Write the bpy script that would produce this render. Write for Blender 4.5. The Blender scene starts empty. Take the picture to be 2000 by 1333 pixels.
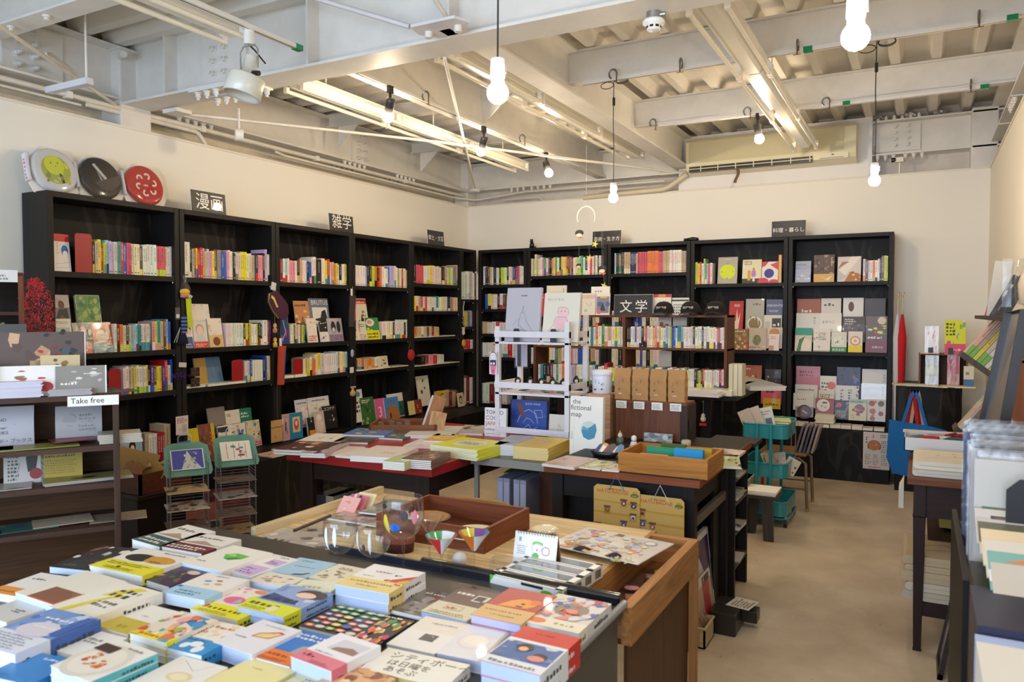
import bpy, math, random
from math import sin, cos, pi, radians, sqrt, hypot, atan2
from mathutils import Matrix, Vector
SC = bpy.context.scene
C = SC.collection
R = random.Random(7)
# ---------------------------------------------------------------- camera
YAW, PITCH, FPX, EYE = radians(-28.17), radians(-2.11), 1486.0, Vector((0, 0, 1.45))
FW = Vector((sin(YAW) * cos(PITCH), cos(YAW) * cos(PITCH), sin(PITCH)))
RT = Vector((cos(YAW), -sin(YAW), 0))
UP = RT.cross(FW)
cam = bpy.data.objects.new('camera', bpy.data.cameras.new('camera'))
C.objects.link(cam)
cam.matrix_world = Matrix(((RT.x, UP.x, -FW.x, EYE.x), (RT.y, UP.y, -FW.y, EYE.y), (RT.z, UP.z, -FW.z, EYE.z), (0, 0, 0, 1)))
cam.data.sensor_width = 36
cam.data.lens = FPX / 2000 * 36
cam.data.clip_start = .05
cam.data.dof.use_dof = True
cam.data.dof.focus_distance = 5.2
cam.data.dof.aperture_fstop = 5.6
SC.camera = cam
def at(x, y, ax, val):
 """the point of the plane <ax> = val seen at pixel x, y of the 2000 x 1333 frame (used to take measures off the photograph)"""
 d = FW + RT * ((x - 1000) / FPX) - UP * ((y - 666.5) / FPX)
 i = 'XYZ'.index(ax)
 return EYE + d * ((val - EYE[i]) / d[i])
# ---------------------------------------------------------------- world, daylight from the shop front behind the camera, exposure
w = bpy.data.worlds.new('World'); SC.world = w; w.use_nodes = True
w.node_tree.nodes['Background'].inputs[0].default_value = (.62, .78, 1, 1)
w.node_tree.nodes['Background'].inputs[1].default_value = .6
SC.view_settings.view_transform = 'Standard'
SC.view_settings.look = 'None'
SC.view_settings.gamma = 1
SC.view_settings.use_curve_mapping = False
SC.view_settings.exposure = .6
def light(name, kind, loc, energy, col, **kw):
 l = bpy.data.lights.new(name, kind); l.energy = energy; l.color = col
 for k, v in kw.items():
  if k != 'rot': setattr(l, k, v)
 o = bpy.data.objects.new(name, l); C.objects.link(o); o.location = loc
 if 'rot' in kw: o.rotation_euler = kw['rot']
 return o
DAY = light('daylight_shop_front', 'AREA', (-1.6, -2.55, 1.75), 150, (.60, .76, 1), shape='RECTANGLE', size=4.6, size_y=2.2, rot=(radians(95), 0, 0))
WARM = (1, .80, .55)
# ---------------------------------------------------------------- materials
def lin(c):
 if isinstance(c, str):
  c = PAL.get(c, c)
  c = [int(c[i:i + 2], 16) / 255 for i in (0, 2, 4)]
 return tuple(x / 12.92 if x < .04045 else ((x + .055) / 1.055) ** 2.4 for x in c[:3])
PAL = dict(w='efebe2', i='e9dfc4', y='f0dc3a', r='cf2a26', c='a81c30', p='ee9aaa', l='c9bce0', u='5b3f8f', b='2a62c0', n='232a55', s='9fcbe8', t='2f9aa0', g='3e9650', k='1b1918', a='9a9893',
  o='ee8434', e='cdb48c', m='6b4630', j='c3d83a', h='f3c4a6', q='d9d6d0', d='3d3936', x='7b1a1e', z='5b7a80', f='e05a6a')
MT = {}
def mat(name, rough=.5, metal=0, col=None, bump=None, grain=None, spec=.5, coat=0, wear=0):
 m = bpy.data.materials.new(name); m.use_nodes = True
 n, l = m.node_tree.nodes, m.node_tree.links
 b = n['Principled BSDF']
 b.inputs['Roughness'].default_value = rough
 b.inputs['Metallic'].default_value = metal
 b.inputs['Specular IOR Level'].default_value = spec
 b.inputs['Coat Weight'].default_value = coat
 if col is None:
  a = n.new('ShaderNodeVertexColor'); a.layer_name = 'Col'; src = a.outputs[0]
 else:
  a = n.new('ShaderNodeRGB'); a.outputs[0].default_value = (*lin(col), 1); src = a.outputs[0]
 tc = n.new('ShaderNodeTexCoord')
 if grain:
  ax, k, amt, lo = grain
  mp = n.new('ShaderNodeMapping'); l.new(tc.outputs['Object'], mp.inputs[0])
  sc = [k, k, k]; sc['XYZ'.index(ax)] = k * .06
  mp.inputs['Scale'].default_value = sc
  nz = n.new('ShaderNodeTexNoise'); l.new(mp.outputs[0], nz.inputs[0]); nz.inputs['Scale'].default_value = 1; nz.inputs['Detail'].default_value = 5; nz.inputs['Distortion'].default_value = 1.2
  rp = n.new('ShaderNodeMapRange'); l.new(nz.outputs[0], rp.inputs[0]); rp.inputs[1].default_value = .3; rp.inputs[2].default_value = .7; rp.inputs[3].default_value = lo; rp.inputs[4].default_value = amt
  mx = n.new('ShaderNodeMix'); mx.data_type = 'RGBA'; mx.blend_type = 'MULTIPLY'; mx.inputs[0].default_value = 1
  l.new(src, mx.inputs[6]); l.new(rp.outputs[0], mx.inputs[7]); src = mx.outputs[2]
  bp = n.new('ShaderNodeBump'); bp.inputs['Strength'].default_value = .15; bp.inputs['Distance'].default_value = .002
  l.new(nz.outputs[0], bp.inputs['Height']); l.new(bp.outputs[0], b.inputs['Normal'])
 if bump:
  nz = n.new('ShaderNodeTexNoise'); l.new(tc.outputs['Object'], nz.inputs[0]); nz.inputs['Scale'].default_value = bump[0]; nz.inputs['Detail'].default_value = 6
  bp = n.new('ShaderNodeBump'); bp.inputs['Strength'].default_value = bump[1]; bp.inputs['Distance'].default_value = bump[2]
  l.new(nz.outputs[0], bp.inputs['Height']); l.new(bp.outputs[0], b.inputs['Normal'])
 if wear:
  nz = n.new('ShaderNodeTexNoise'); l.new(tc.outputs['Object'], nz.inputs[0]); nz.inputs['Scale'].default_value = wear; nz.inputs['Detail'].default_value = 8; nz.inputs['Roughness'].default_value = .65
  rp = n.new('ShaderNodeMapRange'); l.new(nz.outputs[0], rp.inputs[0]); rp.inputs[1].default_value = .3; rp.inputs[2].default_value = .75; rp.inputs[3].default_value = .86; rp.inputs[4].default_value = 1.04
  mx = n.new('ShaderNodeMix'); mx.data_type = 'RGBA'; mx.blend_type = 'MULTIPLY'; mx.inputs[0].default_value = 1
  l.new(src, mx.inputs[6]); l.new(rp.outputs[0], mx.inputs[7]); src = mx.outputs[2]
 l.new(src, b.inputs['Base Color'])
 MT[name] = m
 return m
mat('print', .42, coat=.15)
mat('matte', .8)
mat('page', .9)
mat('cloth', .95, bump=(220, .4, .002))
mat('fuzz', .95, bump=(90, .8, .006))
mat('gloss', .12)
mat('satin', .35)
mat('enamel', .3, coat=.4)
mat('metal', .28, 1)
mat('paint', .55, wear=3, bump=(40, .12, .002))
mat('wallboard', .75, bump=(60, .08, .001))
mat('concrete', .85, wear=7, bump=(25, .35, .004))
mat('woodx', .5, spec=.28, grain=('X', 45, 1.12, .62))
mat('woody', .5, spec=.28, grain=('Y', 45, 1.12, .62))
mat('woodz', .5, spec=.28, grain=('Z', 45, 1.12, .62))
mat('weave', .7, bump=(160, .9, .006))
def ply():
 """black stained plywood with paler cathedral grain"""
 m = mat('blackply', .5, spec=.22); n, l = m.node_tree.nodes, m.node_tree.links; b = n['Principled BSDF']
 tc = n.new('ShaderNodeTexCoord'); mp = n.new('ShaderNodeMapping'); l.new(tc.outputs['Object'], mp.inputs[0]); mp.inputs['Scale'].default_value = (5, 5, 1.3)
 nz = n.new('ShaderNodeTexNoise'); nz.inputs['Scale'].default_value = 1; nz.inputs['Detail'].default_value = 2.5; nz.inputs['Distortion'].default_value = .8; l.new(mp.outputs[0], nz.inputs[0])
 s = n.new('ShaderNodeMath'); s.operation = 'MULTIPLY'; s.inputs[1].default_value = 26; l.new(nz.outputs[0], s.inputs[0])
 q = n.new('ShaderNodeMath'); q.operation = 'SINE'; l.new(s.outputs[0], q.inputs[0])
 r = n.new('ShaderNodeMapRange'); l.new(q.outputs[0], r.inputs[0]); r.inputs[1].default_value = .55; r.inputs[2].default_value = 1
 mx = n.new('ShaderNodeMix'); mx.data_type = 'RGBA'; l.new(r.outputs[0], mx.inputs[0]); mx.inputs[6].default_value = (*lin('151312'), 1); mx.inputs[7].default_value = (*lin('2e2a27'), 1)
 l.new(mx.outputs[2], b.inputs['Base Color'])
ply()
def floor_mat():
 m = mat('floor', .42); n, l = m.node_tree.nodes, m.node_tree.links; b = n['Principled BSDF']
 tc = n.new('ShaderNodeTexCoord')
 a = n.new('ShaderNodeTexNoise'); a.inputs['Scale'].default_value = 2.2; a.inputs['Detail'].default_value = 9; a.inputs['Roughness'].default_value = .6; l.new(tc.outputs['Object'], a.inputs[0])
 r = n.new('ShaderNodeValToRGB'); r.color_ramp.elements[0].position = .3; r.color_ramp.elements[0].color = (*lin('b5a288'), 1); r.color_ramp.elements[1].position = .72; r.color_ramp.elements[1].color = (*lin('dccdb4'), 1)
 l.new(a.outputs[0], r.inputs[0])
 # short trowel scuffs
 mp = n.new('ShaderNodeMapping'); mp.inputs['Rotation'].default_value = (0, 0, .5); mp.inputs['Scale'].default_value = (38, 14, 1); l.new(tc.outputs['Object'], mp.inputs[0])
 v = n.new('ShaderNodeTexNoise'); v.inputs['Scale'].default_value = 1; v.inputs['Detail'].default_value = 3; v.inputs['Distortion'].default_value = 2.5; l.new(mp.outputs[0], v.inputs[0])
 k = n.new('ShaderNodeMapRange'); k.inputs[1].default_value = .66; k.inputs[2].default_value = .72; l.new(v.outputs[0], k.inputs[0])
 ms = n.new('ShaderNodeTexNoise'); ms.inputs['Scale'].default_value = 1.7; l.new(tc.outputs['Object'], ms.inputs[0])
 k2 = n.new('ShaderNodeMapRange'); k2.inputs[1].default_value = .45; k2.inputs[2].default_value = .6; l.new(ms.outputs[0], k2.inputs[0])
 mu = n.new('ShaderNodeMath'); mu.operation = 'MULTIPLY'; l.new(k.outputs[0], mu.inputs[0]); l.new(k2.outputs[0], mu.inputs[1])
 m2 = n.new('ShaderNodeMath'); m2.operation = 'MULTIPLY'; m2.inputs[1].default_value = .55; l.new(mu.outputs[0], m2.inputs[0])
 mx = n.new('ShaderNodeMix'); mx.data_type = 'RGBA'; l.new(m2.outputs[0], mx.inputs[0]); l.new(r.outputs[0], mx.inputs[6]); mx.inputs[7].default_value = (*lin('6e5a42'), 1)
 l.new(mx.outputs[2], b.inputs['Base Color'])
 bp = n.new('ShaderNodeBump'); bp.inputs['Strength'].default_value = .25; bp.inputs['Distance'].default_value = .004; l.new(a.outputs[0], bp.inputs['Height']); l.new(bp.outputs[0], b.inputs['Normal'])
floor_mat()
def clear(name, tint, rough, alpha, k=.55, p=3.5):
 """thin clear film or plastic: part see-through, part glossy"""
 m = bpy.data.materials.new(name); m.use_nodes = True; n, l = m.node_tree.nodes, m.node_tree.links
 n.remove(n['Principled BSDF']); o = n['Material Output']
 t = n.new('ShaderNodeBsdfTransparent'); t.inputs[0].default_value = (*tint, 1)
 g = n.new('ShaderNodeBsdfGlossy'); g.inputs[1].default_value = rough
 f = n.new('ShaderNodeLayerWeight'); f.inputs[0].default_value = .5
 pw = n.new('ShaderNodeMath'); pw.operation = 'POWER'; pw.inputs[1].default_value = p; l.new(f.outputs['Facing'], pw.inputs[0])
 ml = n.new('ShaderNodeMath'); ml.operation = 'MULTIPLY'; ml.inputs[1].default_value = k; l.new(pw.outputs[0], ml.inputs[0])
 ad = n.new('ShaderNodeMath'); ad.operation = 'ADD'; ad.inputs[1].default_value = alpha; l.new(ml.outputs[0], ad.inputs[0])
 mx = n.new('ShaderNodeMixShader'); l.new(ad.outputs[0], mx.inputs[0]); l.new(t.outputs[0], mx.inputs[1]); l.new(g.outputs[0], mx.inputs[2]); l.new(mx.outputs[0], o.inputs[0])
 if name == 'film':
  tc = n.new('ShaderNodeTexCoord'); nz = n.new('ShaderNodeTexNoise'); nz.inputs['Scale'].default_value = 22; l.new(tc.outputs['Object'], nz.inputs[0])
  bp = n.new('ShaderNodeBump'); bp.inputs['Strength'].default_value = .5; bp.inputs['Distance'].default_value = .004; l.new(nz.outputs[0], bp.inputs['Height']); l.new(bp.outputs[0], g.inputs['Normal'])
 MT[name] = m
clear('film', (.97, .97, .97), .2, .05)
clear('acrylic', (.80, .92, .88), .06, .08)
clear('thin_glass', (.95, .965, .96), .02, .07, .8, 2.6)
clear('box_window', (.93, .94, .95), .05, .04)
g = bpy.data.materials.new('glass'); g.use_nodes = True; b = g.node_tree.nodes['Principled BSDF']
b.inputs['Transmission Weight'].default_value = 1; b.inputs['Roughness'].default_value = .0; b.inputs['IOR'].default_value = 1.45; b.inputs['Base Color'].default_value = (.98, .99, .98, 1); MT['glass'] = g
def emit(name, col, s):
 m = bpy.data.materials.new(name); m.use_nodes = True; b = m.node_tree.nodes['Principled BSDF']
 b.inputs['Base Color'].default_value = (*col, 1); b.inputs['Emission Color'].default_value = (*col, 1); b.inputs['Emission Strength'].default_value = s; MT[name] = m
emit('bulb', (1, .80, .56), 260)
# ---------------------------------------------------------------- mesh builder
class M:
 def __init__(s, mt='print', T=None):
  s.v, s.f, s.mi, s.c, s.sm, s.slots, s.T, s.mt, s.lay = [], [], [], [], [], [], T or Matrix(), mt, 0
 def slot(s, m):
  m = m or s.mt
  if m not in s.slots: s.slots.append(m)
  return s.slots.index(m)
 def add(s, vs, fs, col, m=None, smooth=False, T=None):
  T = s.T @ T if T is not None else s.T
  b = len(s.v); s.v += [tuple(T @ Vector(p)) for p in vs]
  k = s.slot(m); single = isinstance(col, str) or not isinstance(col[0], (list, tuple, str))
  for i, f in enumerate(fs):
   s.f.append([b + j for j in f]); s.mi.append(k); s.sm.append(smooth); s.c.append(lin(col if single else col[i]))
  return s
 def box(s, x0, y0, z0, x1, y1, z1, col, m=None, T=None):
  vs = [(x, y, z) for z in (z0, z1) for y in (y0, y1) for x in (x0, x1)]
  # faces: -y (front), +y, -x, +x, -z, +z
  return s.add(vs, [(0, 1, 5, 4), (3, 2, 6, 7), (2, 0, 4, 6), (1, 3, 7, 5), (2, 3, 1, 0), (4, 5, 7, 6)], col, m, T=T)
 def cyl(s, p0, p1, r, col, m=None, n=12, r1=None, cap=True):
  p0, p1 = Vector(p0), Vector(p1); d = (p1 - p0)
  if d.length < 1e-9: return s
  a = d.orthogonal().normalized(); b = d.normalized().cross(a); r1 = r if r1 is None else r1
  vs = []
  for p, q in ((p0, r), (p1, r1)):
   for i in range(n):
    t = 2 * pi * i / n; vs.append(p + a * cos(t) * q + b * sin(t) * q)
  s.add(vs, [(i, (i + 1) % n, n + (i + 1) % n, n + i) for i in range(n)], col, m, n > 4)
  if cap: s.add(vs, [tuple(range(n - 1, -1, -1)), tuple(range(n, 2 * n))], col, m)
  return s
 def tube(s, pts, r, col, m=None, n=8, closed=False, rs=None):
  P = [Vector(p) for p in pts]; N = len(P); vs = []; a = None
  for i, p in enumerate(P):
   if closed: d = P[(i + 1) % N] - P[i - 1]
   else: d = P[min(i + 1, N - 1)] - P[max(i - 1, 0)]
   d.normalize()
   if a is None: a = d.orthogonal().normalized()
   a = (a - d * a.dot(d)).normalized(); b = d.cross(a); q = rs[i] if rs else r
   for k in range(n):
    t = 2 * pi * k / n; vs.append(p + a * cos(t) * q + b * sin(t) * q)
  fs = [(i * n + k, i * n + (k + 1) % n, ((i + 1) % N) * n + (k + 1) % n, ((i + 1) % N) * n + k) for i in range(N if closed else N - 1) for k in range(n)]
  s.add(vs, fs, col, m, True)
  if not closed: s.add(vs, [tuple(range(n - 1, -1, -1)), tuple(range((N - 1) * n, N * n))], col, m)
  return s
 def lathe(s, prof, c, col, m=None, n=24, sy=1, cols=None, T=None):
  """prof: (radius, z) pairs"""
  vs = [(c[0] + r * cos(2 * pi * k / n), c[1] + r * sy * sin(2 * pi * k / n), c[2] + z) for r, z in prof for k in range(n)]
  fs = [(i * n + k, i * n + (k + 1) % n, (i + 1) * n + (k + 1) % n, (i + 1) * n + k) for i in range(len(prof) - 1) for k in range(n)]
  if cols: col = [cols(i, k) for i in range(len(prof) - 1) for k in range(n)]
  return s.add(vs, fs, col, m, True, T=T)
 def prism(s, poly, h, col, m=None, T=None, side=None):
  """poly in local xy, extruded to z = h"""
  n = len(poly)
  vs = [(x, y, 0) for x, y in poly] + [(x, y, h) for x, y in poly]
  ar = sum(poly[i][0] * poly[(i + 1) % n][1] - poly[(i + 1) % n][0] * poly[i][1] for i in range(n))
  a, b = list(range(n)), list(range(n, 2 * n))
  sd = [(i, (i + 1) % n, n + (i + 1) % n, n + i) for i in range(n)]
  if ar < 0: a, b, sd = a[::-1], b[::-1], [f[::-1] for f in sd]
  s.add(vs, [a[::-1], b], col, m, T=T)
  return s.add(vs, sd, side or col, m, T=T)
 def grid(s, fn, nu, nv, col, m=None, smooth=True, T=None):
  vs = [fn(i / nu, j / nv) for j in range(nv + 1) for i in range(nu + 1)]
  fs = [(j * (nu + 1) + i, j * (nu + 1) + i + 1, (j + 1) * (nu + 1) + i + 1, (j + 1) * (nu + 1) + i) for j in range(nv) for i in range(nu)]
  if callable(col): col = [col((i + .5) / nu, (j + .5) / nv) for j in range(nv) for i in range(nu)]
  return s.add(vs, fs, col, m, smooth, T=T)
 # flat artwork: F maps (x right, y up, z out) metres; e = thickness of one ink layer
 def poly(s, F, pts, col, m=None):
  s.lay += 1; z = .00025 + .00006 * (s.lay % 40)
  n = len(pts); ar = sum(pts[i][0] * pts[(i + 1) % n][1] - pts[(i + 1) % n][0] * pts[i][1] for i in range(n))
  f = tuple(range(n)); f = f if ar > 0 else f[::-1]
  return s.add([(x, y, z) for x, y in pts], [f], col, m, T=F)
 def art(s, F, w, h, spec, m=None):
  for it in spec.split(';'):
   a = it.split()
   if not a: continue
   k = a[0]
   if k == 'r':
    x, y, rw, rh = map(float, a[1:5]); s.poly(F, [(x * w, y * h), ((x + rw) * w, y * h), ((x + rw) * w, (y + rh) * h), (x * w, (y + rh) * h)], a[5], m)
   elif k == 'e':
    x, y, rx, ry = map(float, a[1:5]); s.poly(F, [((x + rx * cos(t * pi / 10)) * w, (y + ry * sin(t * pi / 10)) * h) for t in range(20)], a[5], m)
   elif k == 'c':   # true circle, radius as share of width
    x, y, rx = map(float, a[1:4]); s.poly(F, [(x * w + rx * w * cos(t * pi / 12), y * h + rx * w * sin(t * pi / 12)) for t in range(24)], a[4], m)
   elif k == 'p':
    q = list(map(float, a[2:])); s.poly(F, [(q[i] * w, q[i + 1] * h) for i in range(0, len(q), 2)], a[1], m)
   elif k == 'l':
    q = list(map(float, a[3:])); P = [(q[i] * w, q[i + 1] * h) for i in range(0, len(q), 2)]; t = float(a[2]) * w / 2
    for (x0, y0), (x1, y1) in zip(P, P[1:]):
     L = hypot(x1 - x0, y1 - y0) or 1; nx, ny = -(y1 - y0) / L * t, (x1 - x0) / L * t
     s.poly(F, [(x0 + nx, y0 + ny), (x0 - nx, y0 - ny), (x1 - nx, y1 - ny), (x1 + nx, y1 + ny)], a[1], m)
   elif k in 'tv':
    x, y, z = map(float, a[1:4]); tx = ' '.join(a[5:])
    if k == 't': s.text(F, tx, x * w, y * h, z * w, a[4], m)
    else:
     for i, ch in enumerate(tx): s.text(F, ch, x * w, y * h - i * z * w * 1.15, z * w, a[4], m)
   elif k == 'n':   # lines of small unreadable print
    x, y, rw, rh, nl = map(float, a[1:6]); nl = int(nl); s.lay += 1; z = .00025 + .00006 * (s.lay % 40)
    dy = rh * h / nl
    for j in range(nl):
     cx = x * w; y0 = (y * h) + rh * h - (j + 1) * dy; end = (x + rw * R.uniform(.7, 1)) * w
     while cx < end:
      g = dy * R.uniform(.3, .7); hh = dy * R.uniform(.35, .7)
      s.add([(cx, y0, z), (min(cx + g, end), y0, z), (min(cx + g, end), y0 + hh, z), (cx, y0 + hh, z)], [(0, 1, 2, 3)], a[6], m, T=F); cx += g + dy * R.uniform(.15, .4)
   elif k == 'm':   # mottled picture built of irregular patches
    x, y, rw, rh, N = map(float, a[1:6]); cs = a[6:]
    for _ in range(int(N)):
     px, py = x + rw * R.random(), y + rh * R.random(); q = R.uniform(.04, .16); nn = R.randint(5, 8); ph = R.random() * 6
     P = []
     for t in range(nn):
      rr = q * R.uniform(.5, 1.1); P.append((min(max(px + rr * cos(ph + t * 2 * pi / nn) * rw, x), x + rw) * w, min(max(py + rr * sin(ph + t * 2 * pi / nn) * rh, y), y + rh) * h))
     s.poly(F, P, R.choice(cs), m)
  return s
 def text(s, F, tx, x, y, size, col, m=None):
  vs, fs = glyphs(tx); s.lay += 1; z = .00025 + .00006 * (s.lay % 40)
  return s.add([(x + p[0] * size, y + p[1] * size, z) for p in vs], fs, col, m, T=F)
 def build(s, name, parent=None, loc=None, rz=0, bevel=0, kind=None, rot=None):
  me = bpy.data.meshes.new(name); me.from_pydata(s.v, [], s.f)
  for k in s.slots: me.materials.append(MT[k])
  me.polygons.foreach_set('material_index', s.mi); me.polygons.foreach_set('use_smooth', s.sm)
  ca = me.color_attributes.new('Col', 'FLOAT_COLOR', 'CORNER'); d = []
  for f, c in zip(s.f, s.c): d += [c[0], c[1], c[2], 1.0] * len(f)
  ca.data.foreach_set('color', d)
  o = bpy.data.objects.new(name, me); C.objects.link(o)
  if parent is not None: o.parent = parent
  if loc is not None: o.location = loc
  o.rotation_euler = rot if rot is not None else (0, 0, rz)
  if bevel:
   b = o.modifiers.new('bevel', 'BEVEL'); b.width = bevel; b.segments = 2; b.limit_method = 'ANGLE'; b.angle_limit = radians(50)
  if kind: o['kind'] = kind
  return o
_G = {}
def glyphs(tx):
 if tx not in _G:
  cu = bpy.data.curves.new('lettering', 'FONT'); cu.body = tx; cu.size = 1; cu.resolution_u = 2
  ob = bpy.data.objects.new('lettering', cu); me = ob.to_mesh()
  vs = [tuple(v.co[:2]) for v in me.vertices]; fs = []
  for p in me.polygons:
   q = list(p.vertices); fs.append(q if p.normal.z >= 0 else q[::-1])
  _G[tx] = (vs, fs); ob.to_mesh_clear(); bpy.data.objects.remove(ob); bpy.data.curves.remove(cu)
 return _G[tx]
def tag(o, label, cat, group=None, kind=None):
 o['label'] = label; o['category'] = cat
 if group: o['group'] = group
 if kind: o['kind'] = kind
 return o
def root(name, label, cat, loc=(0, 0, 0), rz=0, group=None):
 o = bpy.data.objects.new(name, None); C.objects.link(o); o.empty_display_size = .05
 o.location = loc; o.rotation_euler = (0, 0, rz)
 return tag(o, label, cat, group)
def TR(x=0, y=0, z=0, rx=0, ry=0, rz=0):
 return Matrix.Translation((x, y, z)) @ Matrix.Rotation(rz, 4, 'Z') @ Matrix.Rotation(ry, 4, 'Y') @ Matrix.Rotation(rx, 4, 'X')
STAND = Matrix(((1, 0, 0, 0), (0, 0, -1, 0), (0, 1, 0, 0), (0, 0, 0, 1)))  # artwork plane standing upright, facing local -y
def struct(o):
 o['kind'] = 'structure'; return o
def copy_tree(o, **kw):
 c = o.copy(); C.objects.link(c)
 for ch in list(o.children):
  q = ch.copy(); C.objects.link(q); q.parent = c
  for g in list(ch.children):
   z = g.copy(); C.objects.link(z); z.parent = q
 for k, v in kw.items():
  if k in ('label', 'group', 'category'): c[k] = v
  else: setattr(c, k, v)
 return c
# ================================================================ the room
WH = 'e9e5dd'     # painted steel
XW, YW, XR, CAP = -4.65, 7.60, .506, 2.671
Y0 = -2.7         # the shop front, behind the camera
struct(M('floor').box(XW - .2, Y0, -.1, XR + .3, YW + .3, 0, 'b5a58d').build('floor'))
struct(M('wallboard').box(XW - .12, Y0, 0, XW, YW, CAP, 'f0ebdf').box(XW - .14, Y0, CAP, XW + .008, YW, CAP + .014, 'e9e2d2').build('wall_left'))
struct(M('wallboard').box(XW, YW, 0, XR, YW + .12, CAP, 'f0ebdf').box(XW, YW - .008, CAP, XR, YW + .14, CAP + .014, 'e9e2d2').build('wall_back'))
struct(M('wallboard').box(XR, Y0, 0, XR + .12, YW + .1, CAP, 'eee7d9').box(XR - .008, Y0, CAP, XR + .14, YW, CAP + .014, 'e9e2d2').build('wall_right'))
struct(M('concrete').box(XW - .24, Y0, CAP - .3, XW - .20, YW + .4, 3.4, 'd8cdb8').box(XW - .2, YW + .2, CAP - .3, XR + .3, YW + .24, 3.4, 'd8cfc4').box(XR + .24, Y0, CAP - .3, XR + .28, YW + .4, 3.4, 'd8cdb8').build('wall_upper'))
front = M('wallboard').box(XW, Y0 - .1, 0, XR, Y0, .4, 'eee7d9').box(XW, Y0 - .1, 2.9, XR, Y0, 3.4, 'eee7d9').box(XW, Y0 - .1, .4, XW + .3, Y0, 2.9, 'eee7d9').box(XR - .2, Y0 - .1, .4, XR, Y0, 2.9, 'eee7d9')
struct(front.build('wall_front'))
# corrugated steel deck: ribs run across the aisle on the left, away from the camera on the right
deck = M('paint')
deck.box(XW - .2, Y0, 3.28, XR + .3, YW + .3, 3.32, 'ded8cc')
y = Y0
while y < YW + .1:
 deck.prism([(0, 3.28), (.03, 3.205), (.10, 3.205), (.13, 3.28)], 2.58, 'e4dfd4', T=Matrix(((0, 0, 1, XW - .1), (1, 0, 0, y), (0, 1, 0, 0), (0, 0, 0, 1))))
 y += .235
x = -2.0
while x < XR + .2:
 deck.prism([(0, 3.28), (.03, 3.205), (.085, 3.205), (.115, 3.28)], YW + .3 - Y0, 'e6e0d4', T=Matrix(((1, 0, 0, x), (0, 0, -1, YW + .3), (0, 1, 0, 0), (0, 0, 0, 1))))
 x += .252
struct(deck.build('ceiling'))
def ibeam(m, p0, p1, z0, z1, fw, t=.014, col=WH, web=.01):
 """a rolled steel beam lying from p0 to p1 (both xy)"""
 (x0, y0), (x1, y1) = p0, p1
 if abs(x1 - x0) > abs(y1 - y0):
  m.box(x0, y0 - fw / 2, z0, x1, y0 + fw / 2, z0 + t, col).box(x0, y0 - fw / 2, z1 - t, x1, y0 + fw / 2, z1, col).box(x0, y0 - web / 2, z0 + t, x1, y0 + web / 2, z1 - t, col)
 else:
  m.box(x0 - fw / 2, y0, z0, x0 + fw / 2, y1, z0 + t, col).box(x0 - fw / 2, y0, z1 - t, x0 + fw / 2, y1, z1, col).box(x0 - web / 2, y0, z0 + t, x0 + web / 2, y1, z1 - t, col)
 return m
def bolt(m, p, d, r=.016, h=.03, tail=.02):
 p, d = Vector(p), Vector(d)
 m.cyl(p, p + d * .006, r * 1.35, WH, n=14); m.cyl(p + d * .006, p + d * h, r, WH, n=6); m.cyl(p + d * h, p + d * (h + tail), r * .55, WH, n=8)
GY, GZ = 3.3625, 2.826
b = M('paint'); ibeam(b, (XW - .1, GY), (XR + .2, GY), GZ, 3.247, .215, .016)
for sx in (-4.25, -3.05, -2.11, -1.2, .1): b.box(sx - .006, GY - .1, GZ + .016, sx + .006, GY + .1, 3.23, WH)
# bolted splice near the column
b.box(-3.98, GY - .03, GZ + .05, -3.60, GY - .005, 3.19, WH); b.box(-4.02, GY - .107, GZ - .012, -3.52, GY - .03, GZ, WH); b.box(-4.02, GY + .03, GZ - .012, -3.52, GY + .107, GZ, WH)
for i in range(2):
 for j in range(4): bolt(b, (-3.87 + .1 * i, GY - .03, GZ + .10 + .075 * j), (0, -1, 0))
for i in range(6):
 for dy in (-.075, .075): bolt(b, (-3.97 + .08 * i + (.03 if i > 2 else 0), GY + dy, GZ - .012), (0, 0, -1), tail=.015)
struct(b.build('beam_girder', bevel=0))
b = M('paint'); ibeam(b, (XW - .1, Y0), (XW - .1, YW + .15), 2.85, 3.2, .2)
for yb in (2.55, 5.65):
 b.box(XW - .095, yb, 2.88, XW - .08, yb + .36, 3.17, WH)
 for i in range(2):
  for j in range(4): bolt(b, (XW - .08, yb + .08 + .1 * i, 2.92 + .07 * j), (1, 0, 0))
for y0 in (2.2, 3.72, 5.5, 6.3):
 for i in range(5):
  for dx in (-.065, .055): bolt(b, (XW - .1 + dx, y0 + i * .07, 2.85), (0, 0, -1), tail=.025)
struct(b.build('beam_left'))
b = M('paint'); ibeam(b, (XW, YW + .11), (XR + .2, YW + .11), 2.86, 3.17, .2)
b.box(-.40, YW + .085, 2.9, -.02, YW + .10, 3.13, WH)
for i in range(2):
 for j in range(4): bolt(b, (-.22 + .1 * i, YW + .085, 2.95 + .055 * j), (0, -1, 0), r=.014, tail=.004)
for i in range(6): bolt(b, (-.36 + i * .065 + (.03 if i > 2 else 0), YW + .05, 2.86), (0, 0, -1), tail=.015)
for i in range(7): bolt(b, (-4.1 + i * .075 + (.03 if i > 2 else 0), YW + .05, 2.86), (0, 0, -1), tail=.015)
for i in range(6): bolt(b, (-.36 + i * .065, YW + .04, 3.17), (0, 0, 1), tail=.01)
struct(b.build('beam_back'))
b = M('paint'); ibeam(b, (XR + .1, Y0), (XR + .1, YW + .1), 2.892, 3.2, .2)
for i in range(5): bolt(b, (XR + .03, 6.1 + i * .07, 2.892), (0, 0, -1), tail=.015)
for yy in (5.0, 6.05, 6.9): b.box(XR + .002, yy, 2.884, XR + .2, yy + .02, 2.9, WH)
struct(b.build('beam_right'))
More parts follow.
